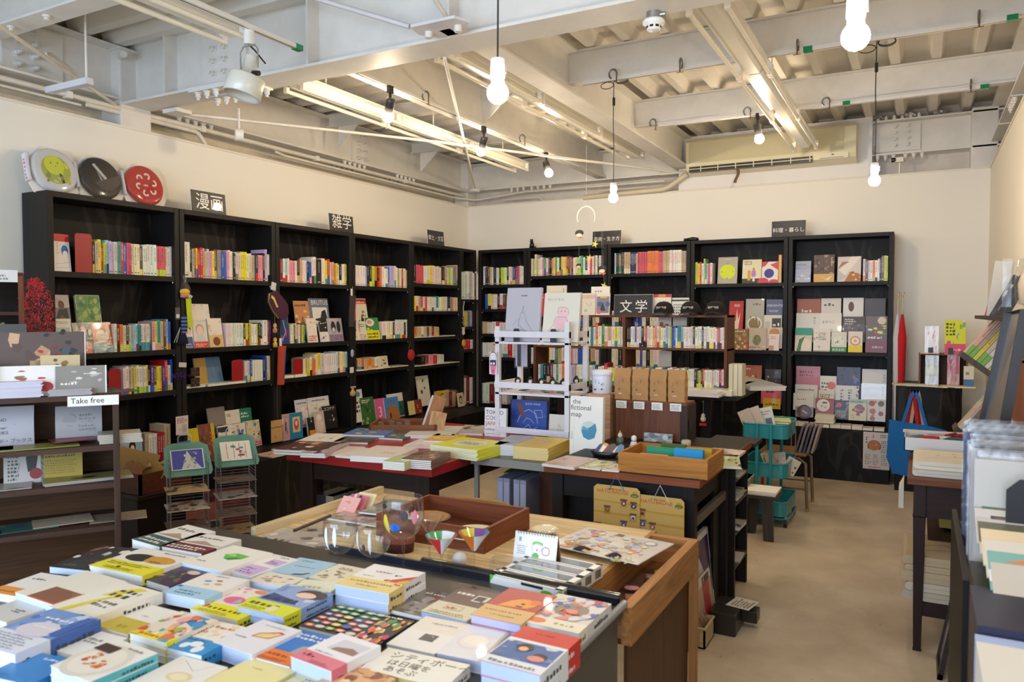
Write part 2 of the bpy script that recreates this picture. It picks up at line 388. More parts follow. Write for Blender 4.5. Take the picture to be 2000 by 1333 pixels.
b = M('paint'); ibeam(b, (-2.112, GY + .1), (-2.112, YW + .1), 2.892, 3.2, .156); struct(b.build('beam_middle'))
b = M('paint'); ibeam(b, (-3.03, GY + .1), (-3.03, YW + .1), 2.892, 3.2, .10)
# gusset that carries a cross purlin
b.prism([(0, 0), (.32, .27), (.32, .29), (0, .29)], .01, WH, T=Matrix(((1, 0, 0, -3.03), (0, 0, 1, 5.15), (0, 1, 0, 2.90), (0, 0, 0, 1))))
struct(b.build('beam_track'))
for k, (yy, xa, xb) in enumerate(((5.25, XW, -3.03), (5.17, -3.03, -2.11), (6.5, XW, -3.03))):
 b = M('paint'); ibeam(b, (xa, yy), (xb, yy), 3.09, 3.2, .08, .008)
 if k != 1: b.prism([(0, 0), (.3, .26), (.3, .28), (0, .28)], .01, WH, T=Matrix(((1, 0, 0, xa + .1), (0, 0, 1, yy), (0, 1, 0, 2.9), (0, 0, 0, 1))))
 struct(b.build('beam_purlin'))
for yy in (4.76, 6.10, 1.4):
 b = M('paint'); ibeam(b, (-2.11, yy), (XR + .1, yy), 2.985, 3.2, .07, .012); struct(b.build('beam_cross'))
b = M('paint'); ibeam(b, (XW, 2.40), (-3.35, 2.40), 2.985, 3.2, .13, .012)
for sx in (-4.32, -4.0): b.cyl((sx, 2.38, 2.985), (sx, 2.38, 2.975), .02, WH).cyl((sx, 2.38, 2.975), (sx, 2.38, 2.962), .012, WH)
struct(b.build('beam_cross'))
b = M('paint'); ibeam(b, (XW, 1.55), (-3.2, 1.55), 2.985, 3.2, .13, .012); struct(b.build('beam_cross'))
# columns
for nm, (x0, y0, x1, y1) in (('column_left', (XW - .3, 3.24, XW - .005, 3.47)), ('column_corner', (XW - .19, YW + .0, XW - .005, YW + .19)), ('column_right', (.36, YW + .01, .56, YW + .2))):
 m = M('paint').box(x0, y0, 2.3, x1, y1, 3.2, WH)
 if nm == 'column_left': m.box(x0, y0 - .02, 3.18, x1 + .02, y1 + .02, 3.2, WH).cyl((x1 + .0, y0 + .01, 3.13), (x1 + .10, y0 - .04, 3.12), .022, WH)
 struct(m.build(nm, bevel=.012))
# ---------------------------------------------------------------- pipes, conduits and brace rods
def pipe(pts, r, label, group=None, col='e6dfd0', clips=()):
 P = [Vector(p) for p in pts]; Q = []
 for i, p in enumerate(P):     # round the bends
  if 0 < i < len(P) - 1:
   a = (P[i - 1] - p); c = (P[i + 1] - p); q = min(.06, a.length / 3, c.length / 3); a.normalize(); c.normalize()
   for t in (0, .25, .5, .75, 1): Q.append((p + a * q) * (1 - t) ** 2 + p * 2 * t * (1 - t) + (p + c * q) * t * t)
  else: Q.append(p)
 m = M('paint'); m.tube(Q, r, col)
 for c in clips:
  c = Vector(c); m.box(c.x - .02, c.y - .02, c.z - .012, c.x + .02, c.y + .02, c.z + .03, WH)
 return tag(m.build('conduit_pipe'), label, 'pipe', group)
L = XW - .02
pipe([(L, Y0, 2.80), (L, 7.55, 2.80)], .017, 'thick white conduit pipe running along the top of the left wall', clips=[(L, 2.9, 2.79), (L, 3.9, 2.79), (L, 5.1, 2.79), (L, 6.4, 2.79)])
pipe([(L - .03, Y0, 2.765), (L - .03, 3.0, 2.765)], .009, 'thin white conduit running under the thick pipe near the column')
pipe([(L, 3.02, 2.77), (L, 3.45, 2.77), (L, 3.86, 2.77), (L, 3.93, 2.69)], .016, 'white conduit pipe bending down behind the wall beside the column')
pipe([(L, 4.62, 2.77), (L, 4.72, 2.755), (L, 7.3, 2.755), (XW + .12, YW - .02, 2.75), (-3.9, YW - .02, 2.80), (-2.3, YW - .02, 2.79)], .011, 'thin white conduit that turns the room corner along the beam')
pipe([(-4.2, YW + .02, 2.735), (-3.75, YW + .02, 2.735), (-3.68, YW + .02, 2.68)], .008, 'small white cable pipe bending down behind the back wall')
pipe([(-3.05, YW + .02, 2.68), (-3.05, YW + .02, 2.75), (-2.5, YW + .02, 2.75), (-2.5, YW + .02, 2.69)], .007, 'small white looped cable pipe on the back wall ledge')
pipe([(-2.0, YW - .03, 2.86), (-2.35, YW - .03, 2.86)], .016, 'short white pipe stub left of the air conditioner')
m = M('paint')
m.tube([at(-60, 10, 'Z', 2.95), at(225, 205, 'X', -4.66)], .011, 'e3d9c4')
a_, b_ = at(90, 105, 'X', -4.45), at(150, 150, 'X', -4.56)
for s_ in (-.02, .02): m.tube([a_, (a_ * .85 + b_ * .15) + Vector((0, 0, s_)), (a_ * .15 + b_ * .85) + Vector((0, 0, s_)), b_], .008, 'e6dcc6')
tag(m.build('brace_rod'), 'cream steel brace rod with a turnbuckle at the left column', 'brace rod')
m = M('paint').tube([(-4.45, 3.50, 2.80), (-3.35, 5.1, 2.80), (-2.05, 7.3, 2.80)], .011, 'eee8da'); m.box(-4.5, 3.44, 2.79, -4.36, 3.56, 2.815, WH)
tag(m.build('brace_rod'), 'long white brace rod crossing under the left bays', 'brace rod')
m = M('paint').tube([at(868, 112, 'Y', 3.5), at(928, 368, 'Y', 7.45)], .011, 'f0ebdf'); p = at(928, 372, 'Y', 7.45); m.cyl(p + Vector((0, 0, -.02)), p + Vector((0, 0, .01)), .06, WH)
tag(m.build('brace_rod'), 'white diagonal brace rod running from the girder to the corner', 'brace rod')
m = M('paint').tube([at(560, -20, 'Y', 3.05), at(800, 52, 'Y', 3.2)], .013, 'e3dfe0')
P = at(868, 58, 'Y', 3.15); T = TR(P.x, P.y, P.z)
m.prism([(-.13, -.10), (-.15, 0), (-.08, .08), (.08, .08), (.15, -.02), (.12, -.10)], .014, 'dcdadd', T=T)
for dx in (-.085, .085): m.cyl((P.x + dx, P.y - .01, P.z), (P.x + dx, P.y - .01, P.z - .03), .02, WH, n=6)
m.box(P.x - .03, P.y, P.z, P.x + .03, P.y + .1, P.z + .05, WH).tube([(P.x, P.y + .05, P.z + .05), (P.x - .04, P.y - .4, P.z + .35)], .012, 'e3d9c4')
tag(m.build('brace_bracket'), 'white bolted bracket plate with rods on the big girder', 'bracket')
for x_, y_ in ((178, 3.0),):
 m = M('paint').tube([(-4.05, 2.62, 3.2), (-4.05, 2.62, 2.72)], .006, WH).box(-4.40, 2.60, 2.70, -4.02, 2.64, 2.735, 'd9d9dd')
 tag(m.build('hanger_rod'), 'white hanger rod carrying a short strut near the left wall', 'hanger')
P = at(467, 264, 'Y', 3.7)
m = M('paint').tube([(P.x, P.y, 2.83), (P.x, P.y, P.z)], .007, WH).cyl((P.x - .015, P.y - .02, P.z), (P.x + .015, P.y + .02, P.z), .042, 'f1ece0', n=24)
tag(m.build('junction_box'), 'round white junction box hanging below the girder', 'junction box')
# ---------------------------------------------------------------- fluorescent battens
def batten(x, y0, y1, z, label, tubes=(-.07, .07), body=.05):
 r = root('fluorescent_batten', label, 'light fitting', (x, y0, z), group='unlit fluorescent battens')
 L = y1 - y0; n = max(1, round(L / 1.25)); seg = L / n
 m = M('enamel')
 for i in range(n): m.prism([(-body, .05), (-body * .55, 0), (body * .55, 0), (body, .05)], seg - .02, 'ece6d6', T=Matrix(((1, 0, 0, 0), (0, 0, 1, i * seg), (0, 1, 0, 0), (0, 0, 0, 1))))
 m.box(-.09, 0, .05, .09, L - .02, .062, 'ece6d6'); m.build('batten_body', r)
 for i in range(n):
  e = M('satin')
  for t in tubes:
   for yy in (i * seg, (i + 1) * seg - .045): e.box(t - .014, yy, -.025, t + .014, yy + .025, .05, 'f3efe2')
  e.build('lampholder', r)
  for t in tubes:
   M('gloss').cyl((t, i * seg + .02, -.012), (t, (i + 1) * seg - .04, -.012), .0135, 'f1ead6', n=12).build('fluorescent_tube', r)
 s = M('paint')
 for yy in (.3, L * .5, L - .4): s.tube([(0, yy, .06), (0, yy, 3.2 - z)], .005, WH)
 s.build('hanger_rod', r)
batten(-3.11, 0.2, 2.83, 2.86, 'unlit twin tube batten nearest the shop front, left side')
batten(-3.50, 3.62, 6.75, 2.87, 'unlit twin tube batten along the left wall side')
batten(-2.42, 3.72, 7.05, 2.93, 'unlit twin tube batten beside the middle beam')
batten(-.90, 3.62, 7.1, 2.885, 'wide unlit twin tube batten ending at the air conditioner', tubes=(-.09, .09), body=.055)
# ---------------------------------------------------------------- lighting tracks, clamps
def track(p0, p1, label, end=None):
 r = root('lighting_track', label, 'lighting track', p0)
 d = Vector(p1) - Vector(p0); m = M('enamel')
 if abs(d.x) > abs(d.y): m.box(0, -.017, -.02, d.x, .017, 0, 'e9e6e0').box(0, -.004, -.0205, d.x, .004, -.019, '6b5a30')
 else: m.box(-.017, 0, -.02, .017, d.y, 0, 'e9e6e0').box(-.004, 0, -.0205, .004, d.y, -.019, '6b5a30')
 m.build('rail', r)
 for e in end or []:
  q = d * e
  if abs(d.x) > abs(d.y): M('gloss').box(q.x - .02, -.019, -.024, q.x + .03, .019, .004, '1f8a56').build('end_cap', r)
  else: M('gloss').box(-.019, q.y - .02, -.024, .019, q.y + .03, .004, '1f8a56').build('end_cap', r)
track((-2.97, .8, 2.885), (-2.97, 3.1, 2.885), 'track rail before the girder carrying the white drum spotlight', [1])
track((-2.97, 3.6, 2.89), (-2.97, 6.9, 2.89), 'long track rail under the left beam with black spotlights')
track((-2.0, 4.735, 2.983), (-.62, 4.735, 2.983), 'track rail under the nearer cross beam')
track((-.60, 4.735, 2.983), (.42, 4.735, 2.983), 'track rail under the nearer cross beam, right part', [0, .97])
track((-1.9, 6.075, 2.983), (-.52, 6.075, 2.983), 'track rail under the farther cross beam')
track((-.5, 6.075, 2.983), (.38, 6.075, 2.983), 'track rail under the farther cross beam, right part', [0, .97])
def clamp(P, rz, label):
 r = root('c_clamp', label, 'clamp', P, rz, group='steel clamps on the beams')
 pts = [(0, .026 * cos(t), .030 * sin(t) + .012) for t in [radians(a) for a in range(-60, 205, 20)]]
 M('metal').tube(pts, .006, '8c8f92').build('clamp_frame', r)
 M('metal').cyl((0, -.024, .0), (0, -.024, -.05), .004, '8a7654').cyl((-.022, -.024, -.048), (.022, -.024, -.048), .0025, '8a7654').build('clamp_screw', r)
for (px, py, Y, zz, lb) in ((1197, 165, 4.69, 2.96, 'steel clamp that holds the lamp cord left of the track'), (1330, 137, 4.69, 2.96, 'steel clamp in mid span of the nearer cross beam'), (1558, 100, 4.69, 2.96, 'steel clamp next to the green track end cap'), (1912, 42, 4.69, 2.96, 'steel clamp with a long handle near the right beam'),
       (1275, 248, 6.03, 2.96, 'steel clamp at the start of the farther cross beam'), (1459, 235, 6.03, 2.96, 'steel clamp just left of the back black spotlight'), (1613, 222, 6.03, 2.96, 'steel clamp on the farther beam above the air conditioner'), (1896, 183, 6.03, 2.96, 'steel clamp at the end of the farther cross beam')):
 p = at(px, py, 'Y', Y); clamp((p.x, Y, zz + .02), pi / 2 if px % 2 else 0, lb)
clamp((-2.93, 4.25, 2.885), pi / 2, 'steel clamp between the first two black spotlights'); clamp((-2.93, 5.65, 2.885), pi / 2, 'steel clamp between the last two black spotlights')
M('paint')
# ---------------------------------------------------------------- lamps
BS = 1.0
def globe(r, rad, z=0, name='bulb_globe', parent=None):
 m = M('bulb'); m.lathe([(0, -rad)] + [(rad * cos(a), rad * sin(a)) for a in [radians(t) for t in range(-75, 40, 12)]] + [(rad * .55, rad * .95), (rad * .42, rad * 1.1)], (0, 0, z), 'w', n=24)
 return m.build(name, parent)
def pendant(P, cord_to, label, knot=None):
 r = root('pendant_bulb', label, 'light bulb', P, group='bare bulbs hanging on cords')
 globe(r, .031, parent=r)
 M('satin').lathe([(0, .098), (.020, .098), (.021, .094), (.021, .045), (.0185, .043), (.0185, .032), (.012, .028)], (0, 0, 0), 'f6f6f6', n=20).box(.018, -.006, .055, .026, .006, .08, 'c9c9c9').build('lamp_socket', r)
 m = M('satin'); z1 = cord_to - P[2]
 m.tube([(0, 0, .098), (.002, 0, .098 + (z1 - .098) * .3), (-.003, 0, .098 + (z1 - .098) * .6), (0, 0, z1)], .0028, 'k')
 m.build('cord', r)
 if knot:
  k = M('satin'); k.cyl((0, 0, knot - .02), (0, 0, knot + .03), .009, 'k', n=10)
  kk = knot + .13
  for s, dy in ((1, 0), (-1, .01), (1, .02)):
   k.tube([(s * (.05 + .045 * cos(t)), dy, kk + .012 * s + .022 * sin(t)) for t in [radians(a) for a in range(0, 360, 30)]], .0028, 'k', closed=True)
  k.build('cord_knot', r)
pendant(at(972, 182, 'Y', 1.96), 2.97, 'big bright bare bulb on a straight black cord, before the girder')
pendant(at(1671, 72, 'Y', 1.96), 2.97, 'bare bulb closest to the camera, cut by the top of the picture')
pendant(at(1198, 387, 'Y', 4.735), 2.97, 'bare bulb on a long cord above the central book island', .62)
pendant(at(1708, 353, 'Y', 4.735), 2.96, 'bare bulb on a long looped cord to the right of the air conditioner', .62)
def spot(P, ax, tilt, label):
 r = root('track_spotlight', label, 'spotlight', P, group='black spotlights with glowing globes')
 M('satin').box(-.012, -.02, -.045, .012, .02, 0, 'k').build('track_adapter', r)
 M('satin').box(-.006, -.006, -.10, .006, .006, -.04, 'k').cyl((-.008, 0, -.10), (.008, 0, -.10), .014, 'k').build('arm', r)
 T = TR(0, 0, -.105, rx=tilt[0], ry=tilt[1])
 h = M('satin', T); h.lathe([(0, .03), (.024, .03), (.028, .025), (.028, -.055), (.024, -.06), (0, -.06)], (0, 0, 0), '3b3a38', n=20)
 for i in range(6): h.lathe([(.0285, .012 - i * .007), (.0295, .009 - i * .007), (.0285, .006 - i * .007)], (0, 0, 0), '2c2b2a', n=20)
 h.build('lamp_housing', r)
 g_ = M('bulb', T); g_.lathe([(0, -.125)] + [(.036 * cos(a), -.089 + .036 * sin(a)) for a in [radians(t) for t in range(-75, 50, 12)]] + [(.022, -.058)], (0, 0, 0), 'w', n=20); g_.build('bulb_globe', r)
spot(at(762, 168, 'Z', 2.87), 0, (radians(18), radians(28)), 'black spotlight nearest the girder on the left track')
spot(at(945, 247, 'Z', 2.87), 0, (radians(15), radians(28)), 'middle black spotlight of the left track')
spot(at(1067, 298, 'Z', 2.87), 0, (radians(-10), radians(-22)), 'last black spotlight of the left track, tilted the other way')
spot(at(1480, 222, 'Y', 6.075), 0, (radians(6), radians(-8)), 'black spotlight in front of the air conditioner')
# white drum spotlight
P = at(486, 60, 'Z', 2.865)
r = root('drum_spotlight', 'large unlit white drum spotlight on a bracket near the left wall', 'spotlight', P)
M('enamel').cyl((0, 0, 0), (0, 0, -.07), .026, 'e6e4da', n=20).build('track_adapter', r)
M('satin').tube([(-.06, 0, -.19), (-.06, 0, -.10), (-.04, 0, -.075), (.04, 0, -.075), (.06, 0, -.10), (.06, 0, -.19)], .004, '8d8a84').tube([(.0, 0, -.07), (.03, .01, -.10), (.07, .02, -.15), (.09, .02, -.17)], .004, 'k').build('yoke', r)
T = TR(0, 0, -.19, ry=radians(10), rx=radians(-12))
M('enamel', T).lathe([(0, .065), (.034, .065), (.036, .06), (.036, -.035), (.088, -.042), (.092, -.05), (.092, -.14), (.086, -.145), (.082, -.13), (0, -.12)], (0, 0, 0), 'dbd9cc', n=32).build('lamp_shade', r)
M('satin', T).cyl((-.036, 0, -.02), (-.075, 0, -.02), .013, 'k').cyl((.036, 0, -.02), (.075, 0, -.02), .013, 'k').build('knob', r)
# smoke detector
P = at(1277, 24, 'Z', 2.826)
r = root('smoke_detector', 'white round smoke detector under the girder', 'smoke detector', P)
M('metal').cyl((0, 0, 0), (0, 0, -.035), .036, 'b9bcc0', n=8).cyl((.03, 0, -.016), (.055, 0, -.016), .012, 'b9bcc0').build('mounting_box', r)
M('satin').lathe([(0, -.035), (.046, -.035), (.05, -.042), (.05, -.052), (.034, -.060), (.032, -.078), (.026, -.084), (0, -.085)], (0, 0, 0), 'f4f3ee', n=28).build('detector_body', r)
m = M('satin')
for k in range(8): m.box(.0318, -.008, -.074, .0335, .008, -.064, 'k', T=TR(rz=k * pi / 4))
m.build('vent', r)
# ---------------------------------------------------------------- air conditioner on its white panel
struct(M('wallboard').box(-2.16, YW - .015, CAP + .014, -.42, YW + .05, 3.20, 'ece8e2').box(-2.17, YW - .02, 3.19, -.41, YW + .05, 3.205, WH).box(-.43, YW - .03, CAP + .014, -.40, YW + .05, 3.20, 'dfe0e4').build('trim_1'))
A = Vector((-2.035, YW - .015, 2.80))
r = root('air_conditioner', 'long cream wall air conditioner with a wide filter grille', 'air conditioner', A)
W_, H_ = 1.515, .335
M('enamel').prism([(0, 0), (0, H_), (-.16, H_), (-.19, H_ - .03), (-.19, .075), (-.17, .035), (-.06, 0)], W_, 'ddd5b4', T=Matrix(((0, 0, 1, 0), (1, 0, 0, 0), (0, 1, 0, 0), (0, 0, 0, 1)))).build('casing', r, bevel=.006)
m = M('satin'); m.box(.03, -.194, .105, W_ - .10, -.19, H_ - .03, 'c9bf97')
for i in range(38): m.box(.03, -.197, .108 + i * .0052, W_ - .10, -.194, .1105 + i * .0052, 'd2c8a2')
m.build('filter_grille', r)
m = M('satin'); m.box(.03, -.188, .02, W_ - .36, -.10, .07, '2c2216').box(.03, -.192, .043, W_ - .36, -.185, .05, 'e2d9b8')
for i in range(7): m.box(.14 + i * .165, -.193, .02, .148 + i * .165, -.185, .07, 'e2d9b8')
m.build('air_outlet', r)
m = M('satin'); m.box(W_ - .35, -.193, .03, W_ - .06, -.188, .085, 'e3dbbd').box(W_ - .30, -.195, .036, W_ - .10, -.192, .041, '6b624a').box(W_ - .20, -.195, .062, W_ - .18, -.192, .072, '55503f'); m.build('control_panel', r)
m = M('cloth'); m.grid(lambda u, v: (.47 + .03 * u + .012 * sin(v * 5), -.19 + .02 * sin(v * 4), .03 - .15 * v), 2, 8, '6f5a48'); m.build('ribbon', r)
pipe([(-2.06, YW - .07, 2.83), (-2.14, YW - .07, 2.78), (-2.28, YW - .05, 2.70), (-2.75, YW - .02, 2.695), (-3.2, YW + .0, 2.685)], .026, 'cream refrigerant pipe running down from the air conditioner', col='dfd3b3')
# small camera and stuffed paper between the ribs
P = Vector((-.20, YW + .0, 2.80))
r = root('security_camera', 'small black and white camera under the back beam', 'camera', P)
M('satin').box(-.02, -.05, -.02, .05, .0, .02, 'e9e4d4').tube([(.02, 0, -.02), (.02, .01, -.12)], .008, 'e9e4d4').build('camera_body', r); M('gloss').cyl((-.045, -.04, 0), (-.01, -.04, 0), .02, 'k').build('lens', r)
x = -1.94; k = 0
while x < .3:
 m = M('matte'); q = R.uniform(.030, .042)
 m.grid(lambda u, v: (x + .115 * u + .06 * 0, YW + .06 - .05 * sin(v * pi) * R.uniform(.7, 1.1), 3.185 + q * (1 - cos(v * pi)) * .5 * (.6 + .4 * sin(u * pi)) + R.uniform(-.006, .006)), 7, 5, lambda u, v: R.choice(['b9b4b4', '8f8a8c', 'd2cdca', '77727a']), 'matte', smooth=False)
 o = m.build('crumpled_paper'); k += 1
 tag(o, 'crumpled newspaper stuffed between ceiling ribs, %s from the left' % ['first', 'second', 'third', 'fourth', 'fifth', 'sixth', 'seventh', 'eighth', 'ninth', 'tenth'][k - 1], 'newspaper', 'newspaper wads between the ceiling ribs'); x += .252
# ================================================================ bookcases, plinths and tables
BK = '171514'; BKs = '1f1c1a'
XB, YB, TOP = -4.383, 7.336, 2.15
DV = [2.583, 3.464, 4.328, 5.228, 6.11, 7.034]
DB = [-3.747, -2.825, -1.967, -1.068, -.203]
SZL = [[1.692, 1.207, .935, .44]] * 4 + [[1.746, 1.470, 1.205, .92, .44]]
SZB = [[1.763, 1.494, 1.22, .96, .44], [1.847, 1.30, .90, .44], [1.848, 1.30, .90, .44], [1.729, 1.102, .45], [1.728, 1.102, .45]]
DEP = .245
def bookcase(org, rz, W, shelves, label, st=.036, lipless=False):
 """local: x along the shelf, y into the wall, front at y = 0"""
 r = root('bookcase', label, 'bookcase', org, rz)
 M('woodz').box(0, 0, 0, st, DEP, TOP, BKs).build('side_panel', r, bevel=.002)
 M('woodz').box(W - st, 0, 0, W, DEP, TOP, BKs).build('side_panel', r, bevel=.002)
 M('woodx').box(st, 0, TOP - .034, W - st, DEP, TOP, BKs).build('top_panel', r, bevel=.002)
 M('blackply').box(st, DEP - .006, .0, W - st, DEP, TOP - .034, BK).build('back_panel', r)
 for z in shelves: M('woodx').box(st, .004, z - .034, W - st, DEP - .006, z, BKs).build('shelf', r, bevel=.002)
 s = M('metal')
 for z in shelves[:-1]:
  for xx in (st + .004, W - st - .004): s.cyl((xx, .02, z - .044), (xx, .02, z - .034), .004, 'c9c9c9', n=8)
 s.build('shelf_pin', r)
 return r
lw = ['first', 'second', 'third', 'fourth', 'fifth']
G_ = .006
LB = []
for i in range(5):
 LB.append(bookcase((XB, DV[i] + G_ / 2 - .0, 0), pi / 2, DV[i + 1] - DV[i] - G_, SZL[i], ['black bookcase at the near end of the left wall, below the discs', 'black bookcase under the comics sign on the left wall', 'black bookcase under the sign with two white characters, mid left wall', 'black bookcase with tall white books, fourth along the left wall', 'black bookcase with five shelves next to the room corner'][i]))
bookcase((XB, 7.037, 0), pi / 2, .30, [1.60, 1.30, 1.05, .44], 'narrow black corner bookcase between the two walls', lipless=True)
xs = [-4.36] + DB
for i in range(5):
 LB.append(bookcase((xs[i] + G_ / 2, YB, 0), 0, xs[i + 1] - xs[i] - G_, SZB[i], ['black bookcase in the room corner on the back wall', 'black bookcase behind the white rack on the back wall', 'black bookcase full of orange and red spines on the back wall', 'black bookcase left of the last one on the back wall', 'black bookcase with cookbooks at the right end of the back wall'][i]))
o = M('woody').box(-4.37, 3.36, .0, -3.955, 7.08, .438, '191716', 'blackply').build('display_plinth', bevel=.003); tag(o, 'low black plinth along the foot of the left bookcases', 'plinth')
o = M('woodx').box(-2.9, 7.11, .0, -.205, 7.33, .448, '191716', 'blackply').build('display_plinth', bevel=.003); tag(o, 'low black plinth below the cookbook bookcases at the back', 'plinth')
def table(name, label, X0, Y0_, X1, Y1, z, th, top, leg, lw_=.05, topm='woodx', apron=.09, inset=.03, legm='woodz', legs=((0, 0), (1, 0), (0, 1), (1, 1)), foot=0):
 r = root(name, label, 'table', ((X0 + X1) / 2, (Y0_ + Y1) / 2, 0)); w, d = (X1 - X0) / 2, (Y1 - Y0_) / 2
 M(topm).box(-w, -d, z - th, w, d, z, top).build('tabletop', r, bevel=.003)
 for a, c in legs:
  x = -w + inset if a == 0 else w - inset - lw_; y = -d + inset if c == 0 else d - inset - lw_
  m = M(legm)
  if foot:
   vs = [(x, y), (x + lw_, y), (x + lw_, y + lw_), (x, y + lw_)]; cx, cy = x + lw_ / 2, y + lw_ / 2; q = foot
   V = [(px, py, z - th - apron) for px, py in vs] + [(cx + (px - cx) * q, cy + (py - cy) * q, 0) for px, py in vs]
   m.add(V, [(3, 2, 1, 0), (4, 5, 6, 7)] + [(i, (i + 1) % 4, 4 + (i + 1) % 4, 4 + i)[::-1] for i in range(4)], leg)
   m.box(x, y, z - th - apron, x + lw_, y + lw_, z - th, leg)
  else: m.box(x, y, 0, x + lw_, y + lw_, z - th, leg)
  m.build('leg', r, bevel=.002)
 if apron:
  m = M('woodx'); q = inset + .01
  m.box(-w + q, -d + q, z - th - apron, w - q, -d + q + .02, z - th, leg).box(-w + q, d - q - .02, z - th - apron, w - q, d - q, z - th, leg)
  m.box(-w + q, -d + q, z - th - apron, -w + q + .02, d - q, z - th, leg).box(w - q - .02, -d + q, z - th - apron, w - q, d - q, z - th, leg).build('apron', r)
 return r
RZ = .70
r = table('red_edged_table', 'wide table with a dark red painted edge below the left bookcases', -3.03, 3.05, -2.075, 4.35, RZ, .05, '9a1214', '2a1a12', .09, topm='satin', apron=.10, inset=.05)
M('woodx').box(-.42, -.55, .10, .42, .58, .13, '2a1a12').build('lower_shelf', r)
r = table('steel_table', 'grey steel framed table beside the red edged table', -2.065, 3.40, -1.525, 4.35, RZ, .035, '4a4844', '8d8b85', .022, topm='satin', apron=0, inset=.012, legm='satin', legs=((0, 0), (0, 1), (1, 1)))
M('satin').box(-.27, -.478, RZ - .042, .27, -.475, RZ - .002, '8a8883').build('edge_trim', r)
# desk with the orange worn edge
DZ = .75
r = root('old_desk', 'black old desk with a worn orange edge carrying the towel tray', 'desk', (-1.155, 3.75, 0))
M('woodx').box(-.36, -.61, DZ - .032, .36, .5, DZ, '8a4a26').box(-.355, -.605, DZ, .355, .495, DZ + .001, '1c1917').build('desktop', r, bevel=.008)
for x_ in (-.335, .275):
 for y_ in (-.575, .04): M('woodz').box(x_, y_, 0, x_ + .055, y_ + .05, DZ - .032, '1f1815').build('leg', r, bevel=.002)
M('woodx').box(-.30, -.565, DZ - .14, .30, -.545, DZ - .032, '1b1614').build('front_apron', r)
M('woodz').box(-.30, -.50, .0, -.14, -.48, DZ - .14, '1b1614').box(.0, -.50, .0, .275, -.48, DZ - .14, '1b1614').build('front_panel', r)
M('woody').box(.305, -.53, .53, .325, .09, .57, '6a5f57').box(.285, -.53, .60, .30, .09, .72, '241b17').box(.285, -.10, 0, .30, .04, .6, '15110f').build('side_rail', r)
M('woodx').box(-.30, -.46, .30, .27, .04, .32, '3a2a1e').build('inner_shelf', r)
# narrow rack at the desk's far right corner
r = root('magazine_shelf', 'narrow dark shelf with pamphlets behind the old desk', 'shelf', (-.80, 3.865, 0))
for y_ in (0, .31): M('woodz').box(-.26, y_ - .01, .16 if y_ == 0 else .0, .0, y_ + .01, .715, '1d1613').build('side_panel', r)
M('woodz').prism([(-.05, 0), (0, 0), (.0, .16), (-.06, .16)], .03, '1d1613', T=Matrix(((1, 0, 0, 0), (0, 0, 1, .29), (0, 1, 0, 0), (0, 0, 0, 1)))).prism([(-.04, 0), (0, 0), (.0, .16), (-.05, .16)], .03, '1d1613', T=Matrix(((1, 0, 0, 0), (0, 0, 1, -.01), (0, 1, 0, 0), (0, 0, 0, 1)))).build('foot', r)
for z_ in (.16, .33, .48, .60): M('woody').box(-.25, .0, z_, .004, .30, z_ + .014, '55504b').build('shelf', r)
M('woody').box(-.24, .40, .715, .02, .62, .735, '2a2320').build('top_board', r)
# front metal desk
FZ = .712
r = root('metal_desk', 'dark metal desk in the foreground covered with flat books', 'desk', (-1.4, 1.2, 0))
M('satin').box(-.78, -.62, FZ - .03, .755, .60, FZ, '3a3734').build('desktop', r, bevel=.004)
M('satin').box(.70, -.60, .0, .745, .585, FZ - .03, '45423c').box(-.76, -.60, 0, -.72, .585, FZ - .03, '45423c').box(-.72, .55, .1, .70, .57, FZ - .03, '45423c').build('side_panel', r)
m = M('gloss'); m.tube([(.757, -.62, FZ + .006), (.757, .60, FZ + .006)], .010, '8d8f90', n=10); m.tube([(.745, .603, FZ + .014), (.14, .603, FZ + .014)], .016, '26231f', n=10); m.box(-.2, .588, FZ, .745, .598, FZ + .02, '1b2030'); m.build('edge_rail', r)  # inner strip: blue reflection along the rim put into its dark colour
# pale wooden display table with a lidded side compartment
WZ = .70
r = root('display_table', 'pale wooden display table holding glasses, plates and toys', 'table', (-1.3, 2.16, 0))
M('woodx').box(-.655, -.335, WZ - .02, .50, .36, WZ, 'd9bd8c').build('tabletop', r, bevel=.002)
m = M('woody'); m.box(-.675, -.335, WZ - .05, -.655, .36, WZ + .028, 'd8c29a'); m.build('side_lip', r)
M('woody').box(.640, -.335, WZ - .10, .668, .30, WZ, 'b07a45').box(.50, -.335, WZ - .10, .515, .36, WZ - .0, 'b07a45').build('compartment_rail', r)
M('woodx').box(.515, .30, WZ - .10, .668, .33, WZ, 'b07a45').build('compartment_end', r); M('woodx').box(.515, -.335, WZ - .10, .64, .30, WZ - .085, '6d4426').build('compartment_floor', r)
M('woodz').box(.648, .285, 0, .668, .33, WZ - .1, 'b07a45').box(-.675, .31, 0, -.64, .35, WZ - .05, 'b07a45').build('leg', r)
M('woodz').box(.635, -.30, .02, .645, .29, WZ - .1, '5b3a20').build('side_board', r)
# island table and its brown two bay shelf
IZ = .835
r = table('island_table', 'black table in the middle of the room below the brown book shelf', -2.98, 5.68, -1.175, 6.62, IZ, .035, '1d1917', '1c1613', .06, apron=.05, inset=.25)
M('woodz').box(-.62, -.30, .0, -.45, .3, .78, '2a1a12').box(.42, -.40, .0, .47, .2, .78, '2a1a12').build('inner_panel', r)
r = root('book_shelf', 'brown wooden two bay book shelf standing on the black island table', 'shelf', (-2.95, 5.90, IZ))
BW = 1.655; BC = '6b4028'
for x_ in (0, .815, BW - .022): M('woodz').box(x_, 0, 0, x_ + .022, .27, .60, BC).build('upright', r, bevel=.0015)
for z_ in (.0, .32, .58): M('woodx').box(.0, .002, z_, BW, .268, z_ + .018, BC).build('shelf', r, bevel=.0015)
